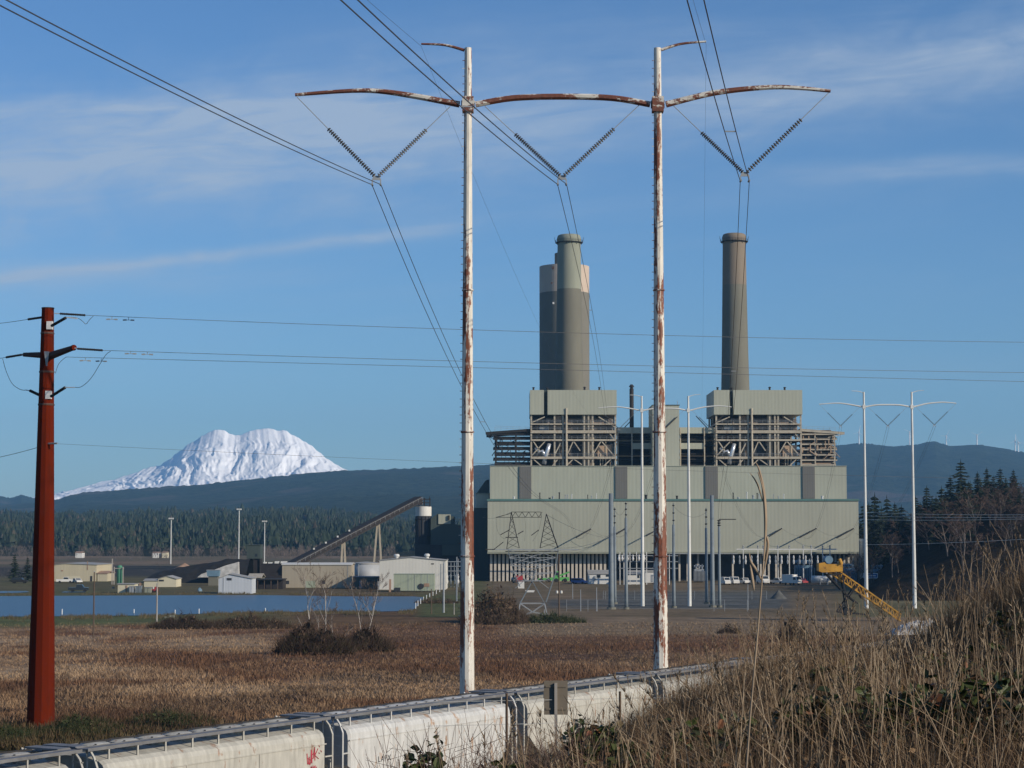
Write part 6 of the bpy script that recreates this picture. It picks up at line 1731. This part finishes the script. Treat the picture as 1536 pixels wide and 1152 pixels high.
# ================================================================== freight train of covered hopper cars
TD = Vector((.518, .8554, 0)).normalized(); TA = math.atan2(TD.y, TD.x)
TZ = 3.7                                     # rail top
def rounded(zb):
    pts = [(-1.52,zb),(-1.52,3.70),(-1.50,3.92),(-1.42,4.08),(-1.24,4.20),(-.8,4.28),(-.3,4.33)]
    return pts + [(-y, z) for y, z in pts[::-1]]
def hopper_car(mt, label):
    root = thing('hopper_car', label, 'freight car', (0,0,0), 0, 'pale covered hopper cars of the train')
    st = [(-6.0,2.75),(-5.9,2.6),(-4.3,1.15),(4.3,1.15),(5.9,2.6),(6.0,2.75)]
    mb = MB(); n = len(rounded(0))
    for x, zb in st:
        ins = .05 if abs(x) > 5.95 else 0
        for y, z in rounded(zb): mb.v.append((x, y*(1-ins), z-ins))
    for i in range(len(st)-1):
        for k in range(n):
            k2 = (k+1) % n; mb.f.append((i*n+k, (i+1)*n+k, (i+1)*n+k2, i*n+k2))
    mb.f.append(tuple(range(n))); mb.f.append(tuple((len(st)-1)*n+k for k in reversed(range(n))))
    mb.build('body', M[mt], root, local=True)
    sm = MB()                                                    # side seam, rivet strips and side sill
    for s in (-1, 1):
        sm.box(-6.0, 6.0, s*1.535-.012, s*1.535+.012, 3.66, 3.70); sm.box(-4.4, 4.4, s*1.54-.03, s*1.54+.03, 1.12, 1.30)
        for x in (-2.0, 2.0): sm.box(x-.03, x+.03, s*1.53-.012, s*1.53+.012, 1.30, 3.66)
    sm.build('side_seam', M[mt], root, local=True)
    for s in (-1, 1):
        zb_ = 4.56 if s < 0 else 4.40; rb = MB().box(-6.62, 6.62, s*1.02-.24, s*1.02+.24, zb_, zb_+.05)
        for e in (-.25, .25): rb.box(-6.62, 6.62, s*1.02+e-.012, s*1.02+e+.012, zb_-.03, zb_+.075)
        rb.build('running_board', M['walk'], root, local=True)
        for i in range(9):
            if s > 0: break
            x = -5.6 + 11.2*i/8; br = MB()
            br.box(x-.032, x+.032, s*1.24-.025, s*1.24+.025, 4.15, 4.54); br.box(x-.03, x+.03, min(s*.80,s*1.22), max(s*.80,s*1.22), 4.47, 4.53)
            br.build('bracket', M[mt], root, local=True)
    for e in (-1, 1): MB().box(e*6.34-.28, e*6.34+.28, -.73, .73, 4.60, 4.66).build('end_walkway', M['walk'], root, local=True)
    for i in range(8):
        x = -4.9 + 9.8*i/7
        h = MB().lathe(x, 0, [(.50,4.22),(.50,4.46),(.57,4.47),(.57,4.55),(.40,4.61),(.06,4.63)], 18).build('roof_hatch', M[mt], root, local=True)
        cl = MB()
        for a in (0.6, 2.2, 3.9, 5.4): cl.bar((x+.50*math.cos(a), .50*math.sin(a), 4.59), (x+.66*math.cos(a), .66*math.sin(a), 4.44), .07)
        cl.bar((x-.64, .1, 4.655), (x+.64, -.1, 4.655), .06, .05)
        cl.build('hatch_clamp', M['dark_steel'], h, local=True)
    for e in (-1, 1):
        for s in (-1, 1):                                        # end cage: corner posts curving over to the walkway, ladder rungs
            fr = MB()
            fr.tube([(e*6.42, s*1.50, .95), (e*6.42, s*1.50, 4.0), (e*6.42, s*1.36, 4.32), (e*6.40, s*1.15, 4.55)], .05, 6)
            fr.tube([(e*6.42, s*1.05, .95), (e*6.42, s*1.05, 4.55)], .04, 6)
            for k in range(9): z = 1.2 + .38*k; fr.bar((e*6.42, s*1.05, z), (e*6.42, s*1.50, z), .035)
            fr.bar((e*6.42, s*1.5, 3.2), (e*5.98, s*1.48, 3.2), .05); fr.bar((e*6.42, s*1.5, 1.6), (e*4.8, s*1.5, 1.6), .05)
            fr.build('end_ladder', M[mt], root, local=True)
        ep = MB()                                                # end platform, bulkhead posts and slope stiffeners
        ep.box(e*5.65-.95, e*5.65+.95, -1.45, 1.45, .95, 1.07)
        for y in (-.6, .6): ep.bar((e*6.0, y, 1.05), (e*6.0, y, 2.9), .12); ep.bar((e*4.4, y, 1.2), (e*5.95, y, 2.62), .12)
        ep.build('end_platform', M[mt], root, local=True)
    MB().box(-6.6, 6.6, -.22, .22, .72, .94).build('centre_sill', M['rust_dark'], root, local=True)
    for e in (-1, 1): MB().box(e*6.66-.09, e*6.66+.09, -.12, .12, .68, .92).build('coupler', M['rust_dark'], root, local=True)
    for x in (-2.2, 2.2):
        b = MB(); b.add([(x-2.0,-1.4,1.14),(x+2.0,-1.4,1.14),(x+2.0,1.4,1.14),(x-2.0,1.4,1.14),(x-.4,-.5,.35),(x+.4,-.5,.35),(x+.4,.5,.35),(x-.4,.5,.35)],[(0,1,5,4),(1,2,6,5),(2,3,7,6),(3,0,4,7),(4,5,6,7)])
        b.build('outlet_bay', M[mt], root, local=True)
    for e in (-1, 1):
        bg_ = MB()
        for s in (-1, 1): bg_.prism([(e*5.0-1.15,.50),(e*5.0-.5,.32),(e*5.0+.5,.32),(e*5.0+1.15,.50),(e*5.0+1.1,.66),(e*5.0+.5,.80),(e*5.0-.5,.80),(e*5.0-1.1,.66)], s*1.0-.08, s*1.0+.08)
        bg_.box(e*5.0-.3, e*5.0+.3, -.95, .95, .45, .70)
        bo = bg_.build('bogie', M['rust_dark'], root, local=True)
        for dx in (-.85, .85):
            for s in (-1, 1): MB().tube([(e*5.0+dx, s*.72-.07, .42), (e*5.0+dx, s*.72+.07, .42)], .42, 20).build('wheel', M['rust_dark'], bo, local=True)
    return root
# anchor: running board edge line of the survey
def on_line(px, py):
    H = CAMZ - (TZ + 4.60); D = H/(-uv(px,py)[1]); return Vector((uv(px,py)[0]*D, D, 0))
a0 = on_line(500, 1076)
near = Vector((TD.y, -TD.x, 0))
a0 = a0 - near*1.30                      # to the track centre line
PITCH_C = 13.5
cars = [('car_grey','buff hopper car cut off by the lower left corner',-1.5),('car_cream','cream hopper car with red graffiti at its right end',-.5),('car_white','bright white hopper car with black lettering at its lower left',.5),('car_cream','dusty cream hopper car behind the dry stems and the board back',1.5),('car_grey','buff hopper car passing behind the foot of the right rusty pole',2.5),('car_white','last hopper car nearly hidden in the dry grass',3.5),('car_cream','farthest hopper car behind the thick grass at the right',4.5)]
made = {}
for mt, lab, k in cars:
    o = hopper_car(mt, lab) if mt not in made else copy_tree(made[mt])
    made.setdefault(mt, o); o['label'] = lab
    c = a0 + TD*(PITCH_C*k); o.location = (c.x, c.y, TZ); o.rotation_euler = (0,0,TA)
    if k == -.5: car_b = o
    if k == .5: car_c = o
# reporting mark and graffiti on the near sides
cu = bpy.data.curves.new('mark', 'FONT'); cu.body = 'LAFX'; cu.size = .33; cu.space_character = 1.25; cu.extrude = .004; cu.resolution_u = 3
to = bpy.data.objects.new('mark_tmp', cu); COL.objects.link(to); bpy.context.view_layer.update()
me = bpy.data.meshes.new_from_object(to.evaluated_get(bpy.context.evaluated_depsgraph_get())); bpy.data.objects.remove(to)
M['letter'] = mat('black_stencil_paint', (.04,.04,.045), .6, .3, 3); M['spray'] = mat('red_spray_paint', (.42,.05,.07), .6, .2, 4)
me.materials.clear(); me.materials.append(M['letter'])
lo = bpy.data.objects.new('lettering', me); COL.objects.link(lo); lo.parent = car_c; lo.location = (-4.1, -1.528, 2.66); lo.rotation_euler = (R(90),0,0)
gr = MB(); rnd = random.Random(3)
def stroke(pts, w=.042):
    for (x0,z0),(x1,z1) in zip(pts, pts[1:]): gr.bar((x0,-1.532,z0),(x1,-1.532,z1),w,.012)
ox, oz, s = 4.80, 2.78, .86
for p in ([(0,.75),(.05,.3),(.12,.28),(.16,.6),(.2,.25),(.28,.35),(.3,.9)],[(.34,.85),(.36,.3)],[(.32,.62),(.5,.75),(.56,.98),(.46,.5),(.36,.52)],[(.55,.9),(.58,.4)],[(.56,.62),(.78,.9)],[(.57,.62),(.84,.45)],[(.82,1.05),(.9,.95)],[(.98,.8),(1.05,.72)],[(.2,.05),(.26,-.12),(.42,.02),(.3,.18),(.2,.0)],[(.44,.2),(.48,-.1)],[(.44,.08),(.6,.18),(.56,-.02),(.7,.12)],[(.02,-.2),(.04,-.14)],[(.84,.72),(.9,.66)],[(.02,.55),(.3,.44)]):
    if p[0] == (.2,.05): gr.build('graffiti', M['spray'], car_b, local=True); gr = MB()
    stroke([(ox+x*s, oz+z*s) for x,z in p])
gr.build('graffiti', M['spray'], car_b, local=True)
gr = None
# track: ballast bed with rails
def tp(s, n_, z): q = a0 + TD*s + near*n_; return (q.x, q.y, z)
mb = MB(); prof = [(2.9,2.6),(1.7,3.42),(-1.7,3.42),(-2.9,2.6)]
for s in range(-60, 131, 10):
    for n_, z in prof: mb.v.append(tp(s, n_, z))
for i in range(19):
    for k in range(3): a = i*4+k; mb.f.append((a,a+1,a+5,a+4))
struct(mb.build('track_ballast', M['gravel']))
tr = thing('railway_track','steel rails on timber sleepers under the freight cars','track',tp(0,0,3.42))
mb = MB()
for n_ in (-.76,.76): mb.bar(tp(-58,n_,3.62),tp(128,n_,3.62),.07,.16)
mb.build('rails', M['rust_dark'], tr); mb = MB()
for s in range(-58,129): mb.bar(tp(s,-1.3,3.47),tp(s,1.3,3.47),.22,.15)
mb.build('sleepers', M['wood'], tr)
# ================================================================== the grassy bank in front
ridge_s = [(-400,1500),(-100,1390),(200,1300),(400,1245),(600,1240),(700,1212),(800,1182),(900,1150),(1000,1108),(1100,1062),(1200,1024),(1300,1032),(1380,1030),(1440,1008),(1500,968),(1600,912),(1750,850),(2000,790),(2400,720)]
DRG = 22.0
xr_pts = [(uv(px,900)[0]*DRG, P(px,py,DRG).z) for px, py in ridge_s]
def bank(x, y):
    zr = interp(xr_pts, x); zn = 13.62 + .07*x - .012*y*0
    if y < 9: z = zn
    elif y < DRG: t = (y-9)/(DRG-9); z = zn + (zr-zn)*(t*t*(3-2*t))
    else: z = zr - .02*(y-DRG) - .016*(y-DRG)**2 if y < DRG+14 else zr - 3.42 - .468*(y-DRG-14)
    if x < -2 and y < DRG: z = min(z, zn + .18*(x+2))
    z += .10*noise.noise(Vector((x*.8,y*.6,3))) + .22*noise.noise(Vector((x*.25,y*.2,7)))
    return max(z, 2.2)
mb = MB(); mb.c = []; nx, ny = 110, 110
for j in range(ny+1):
    y = -14 + 74*(j/ny)
    for i in range(nx+1):
        x = -26 + 64*(i/nx); z = bank(x, max(y,0)); mb.v.append((x,y,z))
        mb.c.append(lerp3((.085,.062,.036),(.05,.045,.022),.5+.5*noise.noise(Vector((x*.6,y*.5,1)))))
for j in range(ny):
    for i in range(nx): a = j*(nx+1)+i; mb.f.append((a,a+1,a+nx+2,a+nx+1))
struct(mb.build('grass_bank', mat_attr('bank_thatch', .95, 3.5, .6, 1.0, .1, .5), smooth=True))
M['drygrass'] = mat_leaf('dry_grass_blades', [(0,(.036,.02,.01)), (.35,(.11,.064,.034)), (.68,(.205,.132,.072)), (.92,(.34,.245,.145)), (1,(.46,.36,.24))], .8)
M['stalk'] = mat_leaf('dry_stalks', [(0,(.09,.06,.036)), (.5,(.18,.13,.08)), (1,(.32,.25,.17))], .75)
M['bramble'] = mat_leaf('bramble_leaves', [(0,(.014,.022,.008)), (.45,(.032,.048,.014)), (.75,(.06,.075,.022)), (.9,(.11,.075,.03)), (1,(.16,.06,.03))], .5)
M['deadleaf'] = mat_leaf('dead_leaves', [(0,(.06,.03,.018)), (.5,(.15,.075,.035)), (1,(.30,.20,.11))], .85)
M['cane'] = mat('bramble_cane', (.07,.04,.03), .7, .3, 3)
def blade(mb, x, y, z, h, w_, lean, az, bend=.5, seg=3):
    ca, sa = math.cos(az), math.sin(az); a2 = az + random.uniform(.7,2.3); wx, wy = math.cos(a2)*w_/2, math.sin(a2)*w_/2
    o = len(mb.v)
    for i in range(seg+1):
        t = i/seg; r = lean*h*(t*(1-bend) + bend*t*t*1.5); zz = z + h*t*(1 - .35*bend*lean*t)
        k = (1 - t**1.5*.9); mb.v.append((x+ca*r-wx*k, y+sa*r-wy*k, zz)); mb.v.append((x+ca*r+wx*k, y+sa*r+wy*k, zz))
    for i in range(seg): mb.f.append((o+2*i, o+2*i+1, o+2*i+3, o+2*i+2))
    return (x+ca*lean*h, y+sa*lean*h)
random.seed(21)
mb = MB()
def dens(px): return sstep(610, 900, px)
cnt = 0
while cnt < 122000:
    D = 8.5 + 21*random.random()**.8; px = random.uniform(540, 1640) if random.random() < .72 else random.uniform(1640, 2250)
    if random.random() > .04 + .96*dens(px): continue
    x = uv(px,1000)[0]*D; z = bank(x,D)
    cl = noise.noise(Vector((x*1.1, D*.7, 4)))
    if cl < -.25 and random.random() < .6: continue
    h = random.uniform(.22,.60)*(1+.35*cl)*(.75+.25*sstep(800,1300,px))
    if D > 24: h *= .9
    blade(mb, x, D, z-.03, h, random.uniform(.0022,.0050)*(1+D/55), random.gauss(.12,.22), random.choice((0,3.14))+random.gauss(0,.8), random.uniform(.2,.9))
    if random.random() < .10:
        blade(mb, x, D, z+h*random.uniform(.2,.7), h*.6, .006, random.choice((-1,1))*random.uniform(.9,2.4), random.gauss(0,.5), .3)
    cnt += 1
struct(mb.build('dry_grass', M['drygrass']), 'stuff', 'dense dry brown grass covering the near bank', 'grass')
# taller stalks with feathery heads
mb = MB(); cnt = 0
while cnt < 1450:
    D = 9 + 19*random.random(); px = random.uniform(560, 2100)
    if random.random() > .10 + .90*sstep(640,1150,px): continue
    x = uv(px,1000)[0]*D; z = bank(x,D); h = random.uniform(.6,1.05)*(.7+.35*sstep(700,1400,px)); lean = random.gauss(.10,.20); az = random.choice((0,3.14))+random.gauss(0,.6)
    ca, sa = math.cos(az), math.sin(az); pts = []
    for i in range(6):
        t = i/5; r = lean*h*t**1.6; pts.append((x+ca*r, D+sa*r, z+h*t*(1-.12*abs(lean)*t)))
    mb.tube(pts, [.0034*(1-.55*i/5)*(1+D/70) for i in range(6)], 3, cap=False)
    if random.random() < .55:
        tip = Vector(pts[-1]); back = Vector(pts[-2])
        for k in range(26):
            f = random.uniform(.15,1.15); p = back.lerp(tip, f); L = random.uniform(.03,.085); a = random.uniform(0,6.28)
            q = p + Vector((math.cos(a)*L*.35 + ca*.015, math.sin(a)*L*.35, L*random.uniform(.3,.9))); wv = Vector((random.uniform(-1,1),random.uniform(-1,1),0)).normalized()*.0045
            mb.add([p-wv, p+wv, q], [(0,1,2)])
    cnt += 1
struct(mb.build('tall_stalks', M['stalk']), 'stuff', 'tall dry stalks with feathery heads rising from the near bank', 'grass')
# fine bare twigs and thin weeds in front of the cars, lower middle
mb = MB()
for _ in range(420):
    D = random.uniform(12,21); px = random.uniform(560,900); x = uv(px,1000)[0]*D; z = bank(x,D); h = random.uniform(.3,.85)
    pts = [(x,D,z)]; dx = random.gauss(0,.25)
    for i in range(1,5): pts.append((x+dx*h*(i/4)**1.5, D+random.gauss(0,.02), z+h*i/4))
    mb.tube(pts, [.0035,.003,.0026,.002,.0012], 3, cap=False)
    for k in range(random.randint(1,5)):
        i = random.randint(1,3); p = Vector(pts[i]); q = p + Vector((random.gauss(0,.12), random.gauss(0,.1), random.uniform(.04,.16))); mb.tube([p,q],[.0022,.001],3,cap=False)
struct(mb.build('thin_weeds', M['cane']), 'stuff', 'thin dark bare weed stems standing before the white freight car', 'weeds')
# bramble patches
def leaf(mb, p, s, rnd):
    d = Vector((rnd.gauss(0,1), rnd.gauss(0,1), rnd.gauss(.2,.5))).normalized(); u = d.cross(Vector((rnd.gauss(0,1), rnd.gauss(0,1), rnd.gauss(0,1)))).normalized(); n_ = d.cross(u)*s*.12
    p = Vector(p)
    mb.add([p, p+d*s*.35+u*s*.3+n_, p+d*s*.75+u*s*.22+n_, p+d*s, p+d*s*.75-u*s*.22+n_, p+d*s*.35-u*s*.3+n_], [(0,1,2,3),(0,3,4,5)])
def bramble(px, py, D, w_, h, n, label, leafs='bramble', size=.075):
    rnd = random.Random(int(px+py)); x = uv(px,py)[0]*D; z0 = bank(x,D)
    o = thing('bramble_plant', label, 'bramble', (x,D,z0)); cn, lf = MB(), MB()
    for k in range(max(6,n//9)):
        a = rnd.uniform(0,6.28); L = w_*rnd.uniform(.6,1.2); h_ = h*rnd.uniform(1.3,2.3); b = Vector((x+rnd.gauss(0,w_*.3), D+rnd.gauss(0,w_*.3), 0)); b.z = bank(b.x,b.y)-.02
        pts = []
        for i in range(7):
            t = i/6; q = b + Vector((math.cos(a)*L*t*.8, math.sin(a)*L*t*.8, h_*math.sin(min(1,t*1.1)*2.3))); pts.append(q)
        cn.tube(pts, [.006-.0006*i for i in range(7)], 4, cap=False)
        for j in range(14):
            t = rnd.uniform(.2,1); i = min(5,int(t*6)); p = pts[i].lerp(pts[i+1], t*6-i) + Vector((rnd.gauss(0,.04),rnd.gauss(0,.04),rnd.gauss(0,.04)))
            for m_ in range(rnd.choice((1,3,3))): leaf(lf, p + Vector((rnd.gauss(0,.02),rnd.gauss(0,.02),rnd.gauss(0,.02))), size*rnd.uniform(.6,1.4), rnd)
    cn.build('cane', M['cane'], o); lf.build('leaves', M[leafs], o)
for a in ((885,1105,17,.30,.28,230,'green bramble in front of the dusty cream freight car, lower middle'),(640,1128,14,.16,.30,60,'small bramble sprig in front of the white car lettering'),(1080,1110,16,.4,.22,170,'dark bramble at the foot of the long pale grass stem'),(1225,1128,13,.5,.25,260,'dark green bramble at the bottom edge right of the long stem'),
          (1345,1000,20,.35,.16,130,'bramble just below the pale rubble heap'),(1425,985,20,.4,.18,150,'bramble right of the rubble heap among the tall grass'),(1500,1010,19,.5,.22,200,'dark bramble clump near the right edge, middle height'),(1530,1070,15,.4,.22,190,'dark bramble clump at the right edge below the other one'),
          (1320,1085,15,.35,.2,120,'bramble half hidden in dry grass in the lower right'),(950,1130,14,.4,.22,170,'dark bramble at the bottom edge left of the long stem'),(1440,1135,12,.5,.25,220,'bramble in the lower right corner of the bank'),(1270,1035,19,.3,.16,110,'bramble sprigs on the crest of the bank below the conveyor'),(760,1140,15,.3,.2,110,'low bramble at the bottom edge under the white freight car'),(1520,930,21,.3,.2,70,'bramble sprig on the crest at the far right edge')):
    bramble(*a)
rnd = random.Random(9); mb = MB()
for _ in range(3600):
    D = rnd.uniform(9,24); px = rnd.uniform(640,2100)
    if rnd.random() > .2+.8*dens(px): continue
    x = uv(px,1000)[0]*D; leaf(mb, (x,D,bank(x,D)+rnd.uniform(.02,.45)**1.2), rnd.uniform(.02,.05), rnd)
struct(mb.build('dead_leaves', M['deadleaf']), 'stuff', 'withered brown leaves scattered through the dry grass', 'leaves')
# one long pale stem standing close to the viewer
M['pale_stem'] = mat('pale_grass_stem', (.30,.225,.15), .8, .25, 12)
pts2 = [(1116,1260),(1122,1120),(1131,1010),(1138,930),(1143,870),(1147,815),(1148,775),(1145,738),(1137,708)]
Ds = 6.2; g = P(1116,1260,Ds); o = thing('grass_stem','long pale grass stem standing closest to the viewer, up across the plant','grass stem',(g.x,Ds,bank(g.x,Ds)))
pp = [Vector((g.x-.01,Ds,bank(g.x,Ds)-.05))] + [P(*p,Ds) for p in pts2]
MB().tube(curve_pts(pp,4), [.0036 - .0016*i/(len(pp)*4-4) for i in range(len(pp)*4-3)], 6).build('stem', M['pale_stem'], o, smooth=True)
def sheath(ctrl, r, nm): 
    c_ = curve_pts([P(*p,Ds+.01) for p in ctrl],5); n = len(c_); return MB().tube(c_, [r*math.sin(math.pi*(.12+.86*i/(n-1))) for i in range(n)], 5).build(nm, M['pale_stem'], o, smooth=True)
sheath([(1146,842),(1148,800),(1148,772),(1145,735),(1139,706),(1133,692)],.0058,'seed_head'); sheath([(1144,752),(1136,726),(1124,708)],.003,'leaf'); sheath([(1143,872),(1135,856),(1126,842),(1124,828)],.0045,'leaf'); sheath([(1148,800),(1152,815),(1149,840),(1145,862)],.0045,'leaf'); sheath([(1131,886),(1128,866),(1125,845)],.005,'leaf')
# wire fence along the bank with the back of a board
def FP(px, D, py=None): x = uv(px,1000)[0]*D; return Vector((x,D,bank(x,D)))
fp = []
for px, D in ((640,27),(760,27.5),(832,28),(930,28.5),(1010,29)):
    p = P(px,1053-(px-640)*.018,D); fp.append(p)
fo = thing('wire_fence','sagging wire fence on thin posts just beyond the crest of the bank','fence',tuple(fp[2]))
for px, D, p in ((760,27.5,fp[1]),(930,28.5,fp[3]),(1010,29,fp[4])):
    MB().lathe(p.x,p.y,[(.022,bank(p.x,p.y)-.3),(.02,p.z+.1)],6).build('post',M['wood'],fo)
mb = MB()
for dz_ in (0,-.32): mb.tube(curve_pts([p+Vector((0,0,dz_)) for p in fp],5), .0035, 3)
mb.build('wires',M['galv'],fo)
sb = fp[2]; so_ = thing('board_sign','square brown board on a post, seen from the back, before the freight cars','sign',(sb.x,sb.y,bank(sb.x,sb.y)))
z1, z0 = P(833,1021,28).z, P(833,1072,28).z; x0, x1 = P(816,1045,28).x, P(851.5,1045,28).x
MB().box(x0,x1,sb.y-.012,sb.y+.006,z0,z1).build('board',M['ply'],so_)
MB().box((x0+x1)/2-.02,(x0+x1)/2+.02,sb.y-.055,sb.y-.013,bank(sb.x,sb.y)-.3,z1-.03).build('post',M['wood_pale'],so_)
for z in (z0+.08,z1-.08): MB().box(x0+.02,x1-.02,sb.y-.022,sb.y-.0125,z-.012,z+.012).build('rail',M['ply'],so_)
